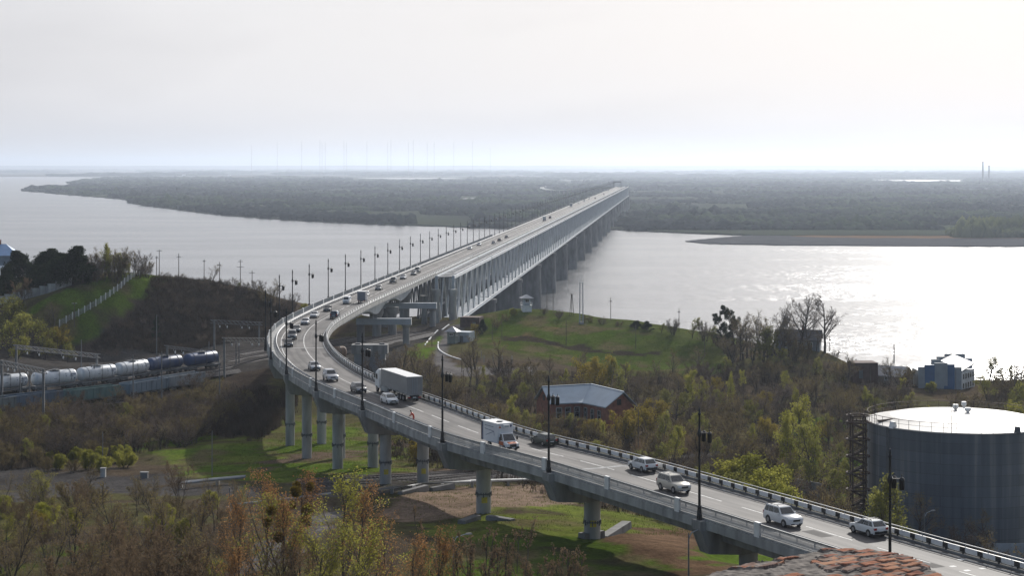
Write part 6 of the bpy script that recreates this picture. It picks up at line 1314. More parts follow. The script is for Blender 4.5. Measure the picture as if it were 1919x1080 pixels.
    mb = MB(); mb.box((0, 3.18, 0.42), (1.75, 0.18, 0.26)); mb.build('bumper', M['black'], t); mb = MB(); mb.box((0, 3.28, 0.44), (0.52, 0.02, 0.12)); mb.build('number_plate', M['white'], t)
    mb = MB(); mb.box((0, -0.5, 0.66), (0.9, 5.6, 0.22)); mb.build('chassis', M['steel_dark'], t)
    wheels(t, [(x, y) for y in (2.35, -1.6) for x in (-0.98, 0.98)], 0.39, 0.26)
box_truck()
def small_truck(name, label, px, py, tw, cbx, L=5.6):
    q, rz = spot(px, py, tw); t = thing(name, label, 'truck', q, rz, 'vehicles crossing the bridge')
    mb = MB(); mb.box((0, -0.9, 2.0), (2.2, L - 2.0, 2.3)); bx = mb.build('cargo_box', cbx, t)
    mb = MB(); mb.box((0, -0.9, 3.18), (2.24, L - 1.96, 0.06)); mb.build('box_roof', M['white'], t)
    mb = MB(); mb.box((0, -0.9 - (L - 2.0) / 2 - 0.02, 2.0), (2.0, 0.04, 2.1)); mb.build('rear_door', cbx, bx)
    y0 = -0.9 + (L - 2.0) / 2 + 0.1
    mb = MB(); mb.loft([[(-0.95, y0, 0.5), (0.95, y0, 0.5), (0.95, y0 + 1.6, 0.5), (-0.95, y0 + 1.6, 0.5)], [(-0.95, y0, 1.3), (0.95, y0, 1.3), (0.95, y0 + 1.55, 1.25), (-0.95, y0 + 1.55, 1.25)], [(-0.85, y0, 2.15), (0.85, y0, 2.15), (0.85, y0 + 1.1, 2.15), (-0.85, y0 + 1.1, 2.15)]]); cb = mb.build('cab', M['white'], t)
    mb = MB(); mb.box((0, y0 + 1.38, 1.72), (1.6, 0.06, 0.7), tilt=Matrix.Rotation(R(26), 3, 'X')); mb.build('windscreen', M['glass'], cb)
    mb = MB(); mb.box((0, 0, 0.65), (0.9, L, 0.22)); mb.build('chassis', M['steel_dark'], t)
    wheels(t, [(x, y) for y in (y0 + 0.8, -1.7) for x in (-0.98, 0.98)], 0.4, 0.26)
    for x in (-0.8, 0.8): mb = MB(); mb.box((x, -L / 2 - 0.05, 0.75), (0.35, 0.08, 0.16)); mb.build('tail_light', M['red_lamp'], t)
gbx = mat('dull_grey_box', (0.20, 0.21, 0.24), 0.6, 0.1, 0.6)
small_truck('box_lorry', 'small grey box lorry driving away at the start of the bridge', 680, 568, 0, gbx)
small_truck('box_lorry', 'pale box lorry driving away halfway across the bridge', 1011, 415, 0, mat('pale_box', (0.5, 0.5, 0.5), 0.6, 0.1, 0.6))
small_truck('box_lorry', 'dark tall lorry coming far across the bridge', 1062, 388, 1, gbx, 8)
def worker():
    p = atZ(793, 793, ROADZ); s = ROAD.near(p); q = ROAD.off(s, HALF - 2.75, 0.01); t = thing('person', 'road worker in a red orange suit bending towards the railing', 'person', q, R(20), None)
    bm = bmesh.new(); vl = bm.verts.layers.skin.verify()
    J = dict(pel=((0, 0, 0.92), 0.165), spi=((-0.10, 0, 1.14), 0.165), che=((-0.25, 0, 1.36), 0.175), nec=((-0.36, 0, 1.50), 0.065), hd1=((-0.41, 0, 1.58), 0.085), hd2=((-0.45, 0, 1.70), 0.095),
             hl=((0, 0.11, 0.86), 0.105), kl=((-0.06, 0.13, 0.48), 0.08), al=((0.02, 0.14, 0.10), 0.055), tl=((-0.16, 0.15, 0.04), 0.045), hr=((0, -0.11, 0.86), 0.105), kr=((-0.02, -0.13, 0.48), 0.08), ar=((0.08, -0.14, 0.10), 0.055), tr=((-0.10, -0.15, 0.04), 0.045),
             sl=((-0.27, 0.21, 1.38), 0.085), el=((-0.38, 0.27, 1.12), 0.06), wl=((-0.56, 0.20, 0.98), 0.042), ml=((-0.64, 0.18, 0.95), 0.04), sr=((-0.27, -0.21, 1.38), 0.085), er=((-0.40, -0.25, 1.12), 0.06), wr=((-0.60, -0.14, 1.02), 0.042), mr=((-0.68, -0.12, 1.0), 0.04))
    B = {}
    for k, (c, r) in J.items(): v = bm.verts.new(c); v[vl].radius = (r, r); B[k] = v
    B['pel'][vl].use_root = True
    E = [('pel', 'spi'), ('spi', 'che'), ('che', 'nec'), ('nec', 'hd1'), ('hd1', 'hd2'), ('pel', 'hl'), ('hl', 'kl'), ('kl', 'al'), ('al', 'tl'), ('pel', 'hr'), ('hr', 'kr'), ('kr', 'ar'), ('ar', 'tr'), ('che', 'sl'), ('sl', 'el'), ('el', 'wl'), ('wl', 'ml'), ('che', 'sr'), ('sr', 'er'), ('er', 'wr'), ('wr', 'mr')]
    for a, b in E: bm.edges.new((B[a], B[b]))
    for hnd, sg in (('ml', 1), ('mr', -1)):           # four fingers and a thumb on each hand, curled round the tool
        c = B[hnd].co.copy()
        for k in range(4):
            v1 = bm.verts.new(c + Vector((-0.055, (k - 1.5) * 0.02, -0.01 * k))); v2 = bm.verts.new(c + Vector((-0.075 + 0.004 * k, (k - 1.5) * 0.02, -0.055))); v1[vl].radius = (0.011, 0.011); v2[vl].radius = (0.009, 0.009); bm.edges.new((B[hnd], v1)); bm.edges.new((v1, v2))
        v1 = bm.verts.new(c + Vector((-0.02, -sg * 0.05, -0.03))); v1[vl].radius = (0.011, 0.011); bm.edges.new((B[hnd], v1))
    me = bpy.data.meshes.new('body'); bm.to_mesh(me); bm.free(); o = link('body', me, t); sk = o.modifiers.new('skin', 'SKIN'); sk.use_smooth_shade = True; ss = o.modifiers.new('sub', 'SUBSURF'); ss.levels = 1; ss.render_levels = 2
    m = bpy.data.materials.new('worker_suit_and_skin'); m.use_nodes = True; nt = m.node_tree; N = nt.nodes; L = nt.links; tc = N.new('ShaderNodeTexCoord'); sx = N.new('ShaderNodeSeparateXYZ'); L.new(tc.outputs['Object'], sx.inputs['Vector'])
    g1 = N.new('ShaderNodeMath'); g1.operation = 'GREATER_THAN'; g1.inputs[1].default_value = 1.5; L.new(sx.outputs['Z'], g1.inputs[0]); g2 = N.new('ShaderNodeMath'); g2.operation = 'LESS_THAN'; g2.inputs[1].default_value = -0.57; L.new(sx.outputs['X'], g2.inputs[0]); g3 = N.new('ShaderNodeMath'); g3.operation = 'MAXIMUM'; L.new(g1.outputs[0], g3.inputs[0]); L.new(g2.outputs[0], g3.inputs[1])
    mx = N.new('ShaderNodeMix'); mx.data_type = 'RGBA'; mx.inputs['A'].default_value = (0.62, 0.07, 0.03, 1); mx.inputs['B'].default_value = (0.36, 0.2, 0.14, 1); L.new(g3.outputs[0], mx.inputs['Factor']); L.new(mx.outputs['Result'], N['Principled BSDF'].inputs['Base Color']); me.materials.append(m)
    mb = MB(); mb.lathe([(0.06, 1.83), (0.11, 1.80), (0.125, 1.72), (0.125, 1.70)], 14, c=(-0.46, 0, 0)); mb.build('cap', M['black'], t, smooth=True)
    mb = MB(); mb.box((-0.555, 0, 1.655), (0.04, 0.03, 0.05)); mb.build('nose', m, t)
    for y in (-0.035, 0.035): mb = MB(); mb.box((-0.548, y, 1.69), (0.012, 0.025, 0.012)); mb.build('eye', M['black'], t)
    for y in (-0.1, 0.1): mb = MB(); mb.box((-0.45, y, 1.66), (0.04, 0.02, 0.06)); mb.build('ear', m, t)
    mb = MB(); mb.box((-0.545, 0, 1.615), (0.012, 0.05, 0.012)); mb.build('mouth', M['rust'], t)
    for y in (0.145, -0.145): mb = MB(); mb.box((-0.06 if y > 0 else 0.0, y, 0.045), (0.29, 0.11, 0.09), top=(0.2, 0.08)); mb.build('boot', M['black'], t)
    mb = MB(); mb.path([(-0.55, 0.22, 1.3), (-0.68, 0.05, 0.98), (-0.95, -0.2, 0.05)], 0.016, 6); br = mb.build('broom', M['wood']); br.matrix_world = Matrix.Translation(q) @ Matrix.Rotation(R(20), 4, 'Z'); tag(br, 'thin broom handle held by the road worker', 'broom')
worker()
# ------------------------------------------------------------------ the broken brick parapet in front of the camera
def brick_wall():
    rng = random.Random(12); t = thing('brick_wall', 'ruined old brick wall with a crumbling mortar top right below the camera', 'wall', (0, 0, 0))
    mm = mat('crumbling_mortar', (0.12, 0.10, 0.085), 0.95, 0.35, 9, col2=(0.24, 0.20, 0.17), bump=0.9, detail=8); bk = mat('weathered_bricks', (0.22, 0.085, 0.05), 0.95, 0.3, 3.5, col2=(0.38, 0.21, 0.13), bump=0.7, detail=8, spec=0.2)
    far = [(1.05, 16.8), (1.84, 17.72), (2.36, 18.17), (2.8, 18.5), (3.19, 18.82), (3.57, 18.87), (3.83, 18.57), (3.95, 18.2), (3.98, 17.3), (3.98, 16.2), (1.05, 16.2)]
    zt = 71.19
    from mathutils.noise import noise as pn
    st = 0.014; xs = np.arange(0.9, 4.3, st); ys = np.arange(16.4, 19.1, st); X, Y = np.meshgrid(xs, ys); K = lambda sc, sd: _vn(X, Y, sc, sd) - 0.5
    wx = X + K(0.25, 61) * 0.07 + K(0.07, 62) * 0.03; wy = Y + K(0.25, 63) * 0.07 + K(0.07, 64) * 0.03; ins = in_poly(wx, wy, far)
    a0 = R(38); jx = X + K(0.3, 65) * 0.035; jy = Y + K(0.3, 66) * 0.035; U = jx * math.cos(a0) + jy * math.sin(a0); V = -jx * math.sin(a0) + jy * math.cos(a0)
    row = np.floor(V / 0.135).astype(int); uo = U / 0.27 + 0.5 * (row % 2); col = np.floor(uo).astype(int); fu = uo - col; fv = V / 0.135 - row
    def hs(k): n = (row * 7349 + col * 9151 + k * 3571) & 0x7fffffff; n = ((n ^ (n >> 11)) * 69069) & 0x7fffffff; return ((n >> 7) & 1023) / 1023.0
    ed = np.minimum(np.minimum(fu, 1 - fu) * 0.27, np.minimum(fv, 1 - fv) * 0.135); gone = (hs(1) < 0.22) | ((hs(2) < 0.7) & (_vn(X, Y, 0.55, 67) > 0.62))
    m = np.clip((ed - 0.007 - 0.012 * hs(3) - K(0.05, 68) * 0.02) / 0.012, 0, 1) * (~gone)
    Zb = zt + (hs(4) - 0.5) * 0.010 + (fu - 0.5) * (hs(5) - 0.5) * 0.012 + K(0.05, 69) * 0.008 + K(0.16, 73) * 0.012; Zm = zt - 0.009 + K(0.12, 70) * 0.022 + K(0.04, 71) * 0.014 - 0.012 * gone; Z = Zm * (1 - m) + Zb * m + K(0.9, 72) * 0.05
    c1, c2, c3 = np.array((0.14, 0.042, 0.026)), np.array((0.30, 0.115, 0.06)), np.array((0.40, 0.22, 0.13)); t_ = np.clip(hs(6) * 0.75 + 0.35 * _vn(X, Y, 0.09, 74) - 0.05, 0, 1)[..., None]; cb = np.where(t_ < 0.5, c1 + (c2 - c1) * t_ * 2, c2 + (c3 - c2) * (t_ * 2 - 1))
    q_ = _vn(X, Y, 0.06, 75)[..., None]; cm = np.array((0.085, 0.075, 0.068)) * (1 - q_) + np.array((0.25, 0.22, 0.195)) * q_; m2 = (m * np.clip(1.25 - 0.9 * (_vn(X, Y, 0.2, 76) > 0.66), 0, 1))[..., None]; C = cm * (1 - m2) + cb * m2
    mb = MB(); ny_, nx_ = X.shape; idx = -np.ones(X.shape, int); idx[ins] = np.arange(ins.sum()); mb.v = [tuple(p) for p in np.stack([X[ins], Y[ins], Z[ins]], -1).tolist()]; cols = C[ins].tolist()
    q4 = np.stack([idx[:-1, :-1], idx[:-1, 1:], idx[1:, 1:], idx[1:, :-1]], -1).reshape(-1, 4); q4 = q4[(q4 >= 0).all(1)]; mb.f = [tuple(f) for f in q4.tolist()]
    E = {}
    for f in mb.f:
        for a, b in zip(f, f[1:] + f[:1]): E[(a, b)] = 1
    for (a, b) in list(E):
        if (b, a) not in E: o = len(mb.v); mb.v += [(mb.v[a][0], mb.v[a][1], zt - 3.2), (mb.v[b][0], mb.v[b][1], zt - 3.2)]; cols += [(0.1, 0.08, 0.07)] * 2; mb.f.append((a, o, o + 1, b))
    mb.m = [0] * len(mb.f); bt = bpy.data.materials.new('old_brick_and_mortar'); bt.use_nodes = True; nt = bt.node_tree; N = nt.nodes; L = nt.links; at = N.new('ShaderNodeAttribute'); at.attribute_name = 'brick_colour'; tc = N.new('ShaderNodeTexCoord'); nz = N.new('ShaderNodeTexNoise'); nz.inputs['Scale'].default_value = 60; nz.inputs['Detail'].default_value = 6
    mr = N.new('ShaderNodeMapRange'); mr.inputs['To Min'].default_value = 0.6; mr.inputs['To Max'].default_value = 1.4; mx = N.new('ShaderNodeMix'); mx.data_type = 'RGBA'; mx.blend_type = 'MULTIPLY'; mx.inputs['Factor'].default_value = 1; L.new(tc.outputs['Object'], nz.inputs['Vector']); L.new(nz.outputs['Fac'], mr.inputs['Value']); L.new(at.outputs['Color'], mx.inputs['A']); L.new(mr.outputs['Result'], mx.inputs['B']); L.new(mx.outputs['Result'], N['Principled BSDF'].inputs['Base Color']); N['Principled BSDF'].inputs['Roughness'].default_value = 0.95; N['Principled BSDF'].inputs['Specular IOR Level'].default_value = 0.15
    o_ = mb.build('brick_top', bt, t, fix=False); ca = o_.data.color_attributes.new('brick_colour', 'FLOAT_COLOR', 'POINT'); ca.data.foreach_set('color', np.concatenate([np.array(cols), np.ones((len(cols), 1))], 1).ravel().astype(np.float32))
    def brick(mb, c, rz, L=0.25, W=0.125, H=0.07, tilt=0.06):
        v = []; j = lambda s: (rng.random() - 0.5) * s
        Rm = Matrix.Rotation(rz, 3, 'Z') @ Matrix.Rotation(j(tilt * 2), 3, 'X') @ Matrix.Rotation(j(tilt * 2), 3, 'Y')
        bm = bmesh.new(); bmesh.ops.create_cube(bm, size=1.0); bmesh.ops.scale(bm, vec=(L * (0.72 + 0.24 * rng.random()), W * (0.78 + 0.2 * rng.random()), H), verts=bm.verts); bmesh.ops.subdivide_edges(bm, edges=bm.edges, cuts=2, use_grid_fill=True)
        for q in bm.verts: n_ = Vector(c) + q.co; q.co += Vector((pn((n_.x * 20, n_.y * 20, n_.z * 20)), pn((n_.x * 20 + 7, n_.y * 20, 3)), pn((n_.x * 20, n_.y * 20 + 9, 5)))) * 0.012
        bmesh.ops.bevel(bm, geom=[e for e in bm.edges if e.is_boundary or e.calc_face_angle(0) > 1.0], offset=0.006, segments=1, affect='EDGES')
        bm.verts.index_update(); mb.add([Rm @ q.co + Vector(c) for q in bm.verts], [tuple(x.index for x in f.verts) for f in bm.faces]); bm.free()
    mb = MB()
    for k in range(10):                                # the clean brick face on the right end and courses along the rim
        for zc in range(5): brick(mb, (3.97 + rng.uniform(-.01, .02), 16.3 + 0.26 * k * 0.68, zt - 0.10 - 0.085 * zc), R(90), tilt=0.02)
    for (x1, y1), (x2, y2) in zip(far[:6], far[1:7]):
        n = int(math.hypot(x2 - x1, y2 - y1) / 0.24)
        for q in range(n):
            for zc in range(1, 4): f = (q + 0.5 + 0.4 * (zc % 2)) / n; brick(mb, (x1 + (x2 - x1) * f, y1 + (y2 - y1) * f, zt - 0.05 - 0.085 * zc), math.atan2(y2 - y1, x2 - x1), tilt=0.03)
    mb.build('bricks', bk, t, fix=False)
    rb = MB()
    for k in range(46):
        x = 4.02 + abs(rng.gauss(0, 0.12)); y = rng.uniform(16.8, 18.3); s = rng.uniform(0.03, 0.10); c = Vector((x, y, zt - 0.18 - 0.7 * (x - 4.0) + rng.uniform(-.05, .03)))
        bm = bmesh.new(); bmesh.ops.create_icosphere(bm, subdivisions=2, radius=s)
        for q in bm.verts: q.co += Vector((pn(q.co * 20 + c), pn(q.co * 20 + c * 2), pn(q.co * 20 + c * 3))) * s * 0.6
        bm.verts.index_update(); rb.add([q.co + c for q in bm.verts], [tuple(v.index for v in f.verts) for f in bm.faces]); bm.free()
    rb.box((4.12, 17.4, zt - 1.75), (0.36, 1.7, 2.9)); rb.build('rubble_edge', mm, t, fix=False)
brick_wall()
# ------------------------------------------------------------------ trees and shrubs
def tree_mesh(seed, h=9.0, stems=1, r0=0.16, trunk=0.3, fan=0.25, n=(9, 6, 5), ln=(0.42, 0.5, 0.45), ang=(50, 45, 45), up=(0.12, 0.10, 0.05), tw=0.05, leaves=3, leaf=0.12, wob=0.22, leafspread=0.25, width=1.0, taper=0.55):
    """returns (wood, crown): tapered stems with limbs, and twigs with small leaves; crown slot 0 = twigs, slot 1 = leaves"""
    rng = random.Random(seed); wood = MB(); cr = MB(); UP = Vector((0, 0, 1))
    def rv(s): return Vector((rng.uniform(-s, s), rng.uniform(-s, s), rng.uniform(-s, s)))
    def grow(p, d, L, r, lv):
        k = 5 if lv == 0 else 4 if lv == 1 else 3; pts = [p]; ds = [d]
        for i in range(k):
            d = (d + rv(wob) + UP * up[min(lv, len(up) - 1)]).normalized(); p = p + d * (L / k); pts.append(p); ds.append(d)
        rad = [max(r * (1 - 0.8 * i / k), 0.012) for i in range(k + 1)]
        if lv <= 1: wood.path(pts, rad, 6 if lv == 0 else 4, cap=False)
        else:
            side = ds[0].cross(rv(1)).normalized(); o = len(cr.v); w = tw * (1.5 if lv == 2 else 0.8)
            for i, q in enumerate(pts): ww = w * (1 - 0.75 * i / k) * 0.5; cr.v += [tuple(q - side * ww), tuple(q + side * ww)]
            for i in range(k): cr.f.append((o + 2 * i, o + 2 * i + 1, o + 2 * i + 3, o + 2 * i + 2)); cr.m.append(0)
        if lv >= 2 and leaves:
            m = leaves if lv >= len(n) else leaves // 3
            for _ in range(m):
                i = rng.randint(1, k); c = pts[i] + rv(leafspread); a = rv(1).normalized() * leaf * rng.uniform(0.6, 1.3); b = a.cross(rv(1)).normalized() * a.length * 0.75; o = len(cr.v)
                cr.v += [tuple(c - a * 0.5), tuple(c + b * 0.5), tuple(c + a * 0.5), tuple(c - b * 0.5)]; cr.f.append((o, o + 1, o + 2, o + 3)); cr.m.append(1)
        if lv < len(n):
            t0 = trunk if lv == 0 else 0.22
            for j in range(n[lv]):
                t = t0 + (1 - t0) * (j + rng.random() * 0.8) / n[lv]; t = min(t, 0.99); i = min(int(t * k), k - 1); q = pts[i].lerp(pts[i + 1], t * k - i); a = R(ang[min(lv, len(ang) - 1)] * rng.uniform(0.7, 1.25)) * (1.15 - 0.4 * t if lv == 0 else 1)
                dd = ds[i + 1]; x = dd.cross(rv(1)).normalized(); nd = (dd * math.cos(a) + x * math.sin(a)); nd = Vector((nd.x * width, nd.y * width, nd.z)).normalized()
                sh = (1.0 - taper * (t - t0) / (1 - t0)) if lv == 0 else (1 - 0.35 * t)
                grow(q, nd, L * ln[min(lv, len(ln) - 1)] * sh * rng.uniform(0.75, 1.2), rad[i] * 0.55, lv + 1)
    for s in range(stems):
        a = 2 * math.pi * (s + rng.random() * 0.6) / stems; f = fan * rng.uniform(0.5, 1.3) if stems > 1 else 0.04
        d = Vector((math.cos(a) * f, math.sin(a) * f, 1)).normalized(); b = Vector((math.cos(a), math.sin(a), 0)) * (0.25 if stems > 1 else 0); grow(b - Vector((0, 0, 0.4)), d, h * rng.uniform(0.6, 0.82) if stems > 1 else h * 0.8, r0 * (0.6 if stems > 1 else 1), 0)
    return wood, cr
PROTO = {}; BASEH = {}
def proto(key, twig, leafm, count=3, bark='bark', **kw):
    PROTO[key] = []
    for i in range(count):
        w, c = tree_mesh(hash_(key) + i * 17, **kw); hh = max(v[2] for v in c.v); BASEH[key] = hh; w.v = [(x, y, z) for x, y, z in w.v]; PROTO[key].append((w.mesh('trunk', M[bark]), c.mesh('crown', [M[twig], M[leafm]])))
def hash_(s): return sum(ord(ch) * (i + 3) for i, ch in enumerate(s)) % 9973
TREES = []
def plant(key, name, label, p, h, base_h, group, cat='tree', rz=None, sx=1.0, rng=random.Random(77)):
    w, c = PROTO[key][rng.randrange(len(PROTO[key]))]; t = thing(name, label, cat, p, rng.uniform(0, 6.28) if rz is None else rz, group); s = h / BASEH[key]; t.scale = (s * sx, s * sx, s)
    link('trunk' if cat == 'tree' else 'stems', w, t); link('crown' if cat == 'tree' else 'foliage', c, t); TREES.append(t); return t
proto('bare', 'twig_grey', 'bud', 4, h=9, r0=0.2, trunk=0.22, n=(11, 7, 6), ln=(0.52, 0.48, 0.42), ang=(48, 42, 42), tw=0.055, leaves=2, leaf=0.13)
proto('shrub', 'twig', 'bud', 5, h=5.5, stems=7, r0=0.10, trunk=0.12, fan=0.42, n=(8, 6, 4), ln=(0.46, 0.5, 0.45), ang=(34, 38, 40), tw=0.05, leaves=2, leaf=0.11)
proto('greyshrub', 'twig_grey', 'twig', 4, h=5.5, stems=8, r0=0.10, trunk=0.10, fan=0.5, n=(8, 6, 4), ln=(0.45, 0.5, 0.45), ang=(34, 38, 40), tw=0.055, leaves=2, leaf=0.10)
proto('green', 'twig', 'leaf_green', 4, h=8, r0=0.17, trunk=0.12, n=(13, 7, 5), ln=(0.46, 0.48, 0.42), ang=(46, 42, 42), tw=0.04, leaves=10, leaf=0.14, leafspread=0.32)
proto('greenshrub', 'twig', 'leaf_green', 3, h=4.5, stems=7, r0=0.09, trunk=0.08, fan=0.45, n=(8, 6, 4), ln=(0.46, 0.5, 0.45), ang=(34, 38, 40), tw=0.035, leaves=12, leaf=0.10, leafspread=0.22)
proto('olive', 'twig', 'leaf_olive', 4, h=7.5, r0=0.17, trunk=0.12, n=(13, 7, 5), ln=(0.5, 0.48, 0.42), ang=(48, 42, 42), tw=0.05, leaves=5, leaf=0.18, leafspread=0.3)
proto('yellow', 'twig', 'leaf_yellow', 3, h=6, stems=5, r0=0.12, trunk=0.12, fan=0.35, n=(9, 6, 4), ln=(0.46, 0.5, 0.45), ang=(36, 38, 40), tw=0.04, leaves=5, leaf=0.15, leafspread=0.28)
proto('skyline', 'twig_grey', 'twig_grey', 3, h=17, r0=0.34, trunk=0.28, n=(14, 9, 7, 4), ln=(0.50, 0.44, 0.42, 0.45), ang=(46, 42, 42, 40), up=(0.05, 0.10, 0.06, 0.02), tw=0.075, leaves=0, wob=0.12)
proto('darkround', 'bark', 'leaf_dark', 3, h=11, r0=0.25, trunk=0.02, n=(26, 8, 5), ln=(0.50, 0.45, 0.42), ang=(64, 45, 45), tw=0.05, leaves=12, leaf=0.34, leafspread=0.6, taper=0.82)
proto('pine', 'bark', 'leaf_dark', 2, h=14, r0=0.24, trunk=0.35, n=(17, 8, 5), ln=(0.27, 0.42, 0.4), ang=(80, 45, 50), up=(0.03, 0.02, 0.06), tw=0.05, leaves=12, leaf=0.22, leafspread=0.3, wob=0.12, taper=0.7)
proto('scrub', 'twig', 'twig', 3, h=2.6, stems=6, r0=0.06, trunk=0.1, fan=0.55, n=(6, 5, 3), ln=(0.5, 0.5, 0.45), ang=(36, 40, 40), tw=0.04, leaves=2, leaf=0.09)
# finer ones for the foreground
proto('fgorange', 'twig', 'leaf_orange', 2, h=16, r0=0.17, trunk=0.35, n=(13, 8, 6), ln=(0.46, 0.44, 0.42), ang=(40, 38, 42), up=(0.05, 0.14, 0.06), tw=0.04, leaves=4, leaf=0.125, leafspread=0.32, wob=0.15)
proto('fggreen', 'twig_grey', 'leaf_green', 2, h=14, r0=0.16, trunk=0.28, n=(14, 8, 6), ln=(0.46, 0.45, 0.42), ang=(42, 40, 42), up=(0.05, 0.13, 0.06), tw=0.04, leaves=5, leaf=0.125, leafspread=0.34, wob=0.15)
proto('fgbare', 'twig_grey', 'bud', 3, h=13, r0=0.15, trunk=0.22, n=(14, 9, 6), ln=(0.40, 0.44, 0.42), ang=(40, 40, 40), up=(0.04, 0.1, 0.05), tw=0.032, leaves=2, leaf=0.11, leafspread=0.12, wob=0.16)
proto('fgbrown', 'twig', 'straw', 3, h=11, stems=4, r0=0.13, trunk=0.2, fan=0.22, n=(11, 8, 5), ln=(0.38, 0.44, 0.42), ang=(36, 38, 40), up=(0.05, 0.1, 0.05), tw=0.03, leaves=3, leaf=0.12, leafspread=0.12, wob=0.16)
proto('fgwand', 'twig', 'straw', 3, h=9, stems=5, r0=0.08, trunk=0.15, fan=0.14, n=(12, 5, 3), ln=(0.17, 0.42, 0.4), ang=(34, 36, 40), up=(0.03, 0.10, 0.05), tw=0.03, leaves=2, leaf=0.09, leafspread=0.08, wob=0.08)
def treeat(key, name, lab, px, top, Y, base_h, group, cat='tree', sx=1.0, minh=1.0):
    x = (px - CX) * Y / FPX; z = tz(x, Y); h = EYE - (top - HZ) * Y / FPX - z; return plant(key, name, lab, (x, Y, z), max(h, minh), base_h, group, cat, sx=sx)
def treeb(key, name, lab, px, top, base, group, cat='tree', sx=1.0):
    p = hit(px, base); h = (base - top) * p.y / FPX; return plant(key, name, lab, p, h, 1, group, cat, sx=sx)
# --- foreground trees below the viewpoint
FG = 'foreground trees below the viewpoint'
for px, top, Y, key, bh, lab in [
 (640, 878, 172, 'fggreen', 14, 'yellow green tree rising in front of the round bridge columns'), (575, 900, 165, 'fggreen', 14, 'yellow green tree left of the tallest green one'), (700, 905, 168, 'fgorange', 16, 'orange leafed tree beside the foot of the bridge columns'), (560, 880, 180, 'fgorange', 16, 'thin orange tree with mistletoe in front of the pipes'),
 (475, 872, 176, 'fgorange', 16, 'tall orange leafed tree by the end of the silver pipes'), (505, 905, 160, 'fgorange', 16, 'orange tree hung with mistletoe balls above the path'), (440, 925, 170, 'fgorange', 16, 'orange tree left of the pale path'), (745, 960, 158, 'fgorange', 16, 'orange tree with a dark forked stem by the green lawn'), (660, 970, 148, 'fggreen', 14, 'bushy yellow green tree low in front of the columns'), (590, 985, 146, 'fggreen', 14, 'green tree above the pale path at the bottom edge'),
 (470, 1010, 150, 'fgorange', 16, 'low orange tree at the bottom edge left of the path'), (520, 1000, 155, 'fgbrown', 11, 'brown twiggy tree between orange ones at the bottom edge'),
 (245, 900, 190, 'fgbare', 13, 'slim dark bare tree standing in the old road'), (258, 930, 186, 'fgbare', 13, 'second bare tree beside the slim dark one'), (190, 925, 182, 'fgbare', 13, 'bare tree in front of the old road left of the slim dark one'), (130, 925, 185, 'fgbare', 13, 'bare tree with pale leaning stem at the left'), (320, 915, 180, 'fgbare', 13, 'bare tree in front of the silver pipes'), (370, 930, 175, 'fgbare', 13, 'broad bare tree left of the grey lamp pole'), (410, 960, 168, 'fgbare', 13, 'blackish bare tree by the pale path'),
 (70, 960, 175, 'fgbare', 13, 'bare tree above the grass at the left bottom'), (160, 975, 165, 'fgbrown', 11, 'russet twiggy tree at the bottom left'), (215, 965, 165, 'fgbrown', 11, 'russet twiggy tree with dead leaves in the lower left'), (265, 985, 158, 'fgbrown', 11, 'dense russet tree at the bottom edge'), (310, 980, 160, 'fgbrown', 11, 'russet tree beside the dense one at the bottom edge'), (350, 1000, 155, 'fgbrown', 11, 'low russet tree close to the path'), (110, 1010, 155, 'fgbare', 13, 'thin bare tree over the left bottom grass'),
 (385, 985, 158, 'fgbare', 13, 'dark twiggy tree beside the path edge'), (15, 945, 185, 'fgbare', 13, 'pale bare tree at the left picture edge'), (230, 1010, 150, 'fgbrown', 11, 'short brown tree at the very bottom left'),
 (800, 985, 150, 'fgorange', 16, 'orange brown sapling left of the street lamp'), (815, 990, 158, 'fgwand', 9, 'upright budding sapling beside the left street lamp'), (880, 990, 150, 'fgwand', 9, 'upright wand-like sapling in the shade, leftmost of its row'), (915, 1000, 150, 'fgwand', 9, 'upright wand-like sapling in the shade, middle of its row'), (940, 1010, 146, 'fgwand', 9, 'upright wand-like sapling in the shade, last of its row'), (1050, 1015, 150, 'fgwand', 9, 'bushy tuft of upright wands above the shaded lawn'), (1080, 1020, 152, 'fgwand', 9, 'upright wands right of the bushy tuft'), (995, 1040, 148, 'fgwand', 9, 'low wand-like sapling in the deep shade'), (770, 1000, 145, 'fgorange', 16, 'low orange brown tree at the bottom edge by the lawn')]:
    t = treeat(key, 'tree', lab, px, top, Y, bh, FG)
    if 'mistletoe' in lab or 'tallest' in lab:
        rng = random.Random(px)
        for k in range(3):
            mb = MB(); c = Vector((rng.uniform(-1.8, 1.8), rng.uniform(-0.6, 0.6), bh * rng.uniform(0.66, 0.9)))
            for q in range(300):
                v = Vector((rng.gauss(0, 1), rng.gauss(0, 1), rng.gauss(0, 1))).normalized() * (rng.random() ** 0.4) * 0.42; a = v.cross(Vector((rng.random(), rng.random(), 1))).normalized() * 0.06; b = v.normalized() * 0.10; mb.add([c + v - a, c + v + b, c + v + a, c + v - b], [(0, 1, 2, 3)])
            mb.build('mistletoe', M['mistletoe'], t, fix=False)
def fgshrub(px, top, Y, key, bh, lab):
    x = (px - CX) * Y / FPX; z = tz(x, Y); h = min(max(EYE - (top - HZ) * Y / FPX - z, 1.8), 3.6); plant(key, 'shrub', lab, (x, Y, z), h, bh, 'foreground shrubs', 'shrub', sx=1.15)
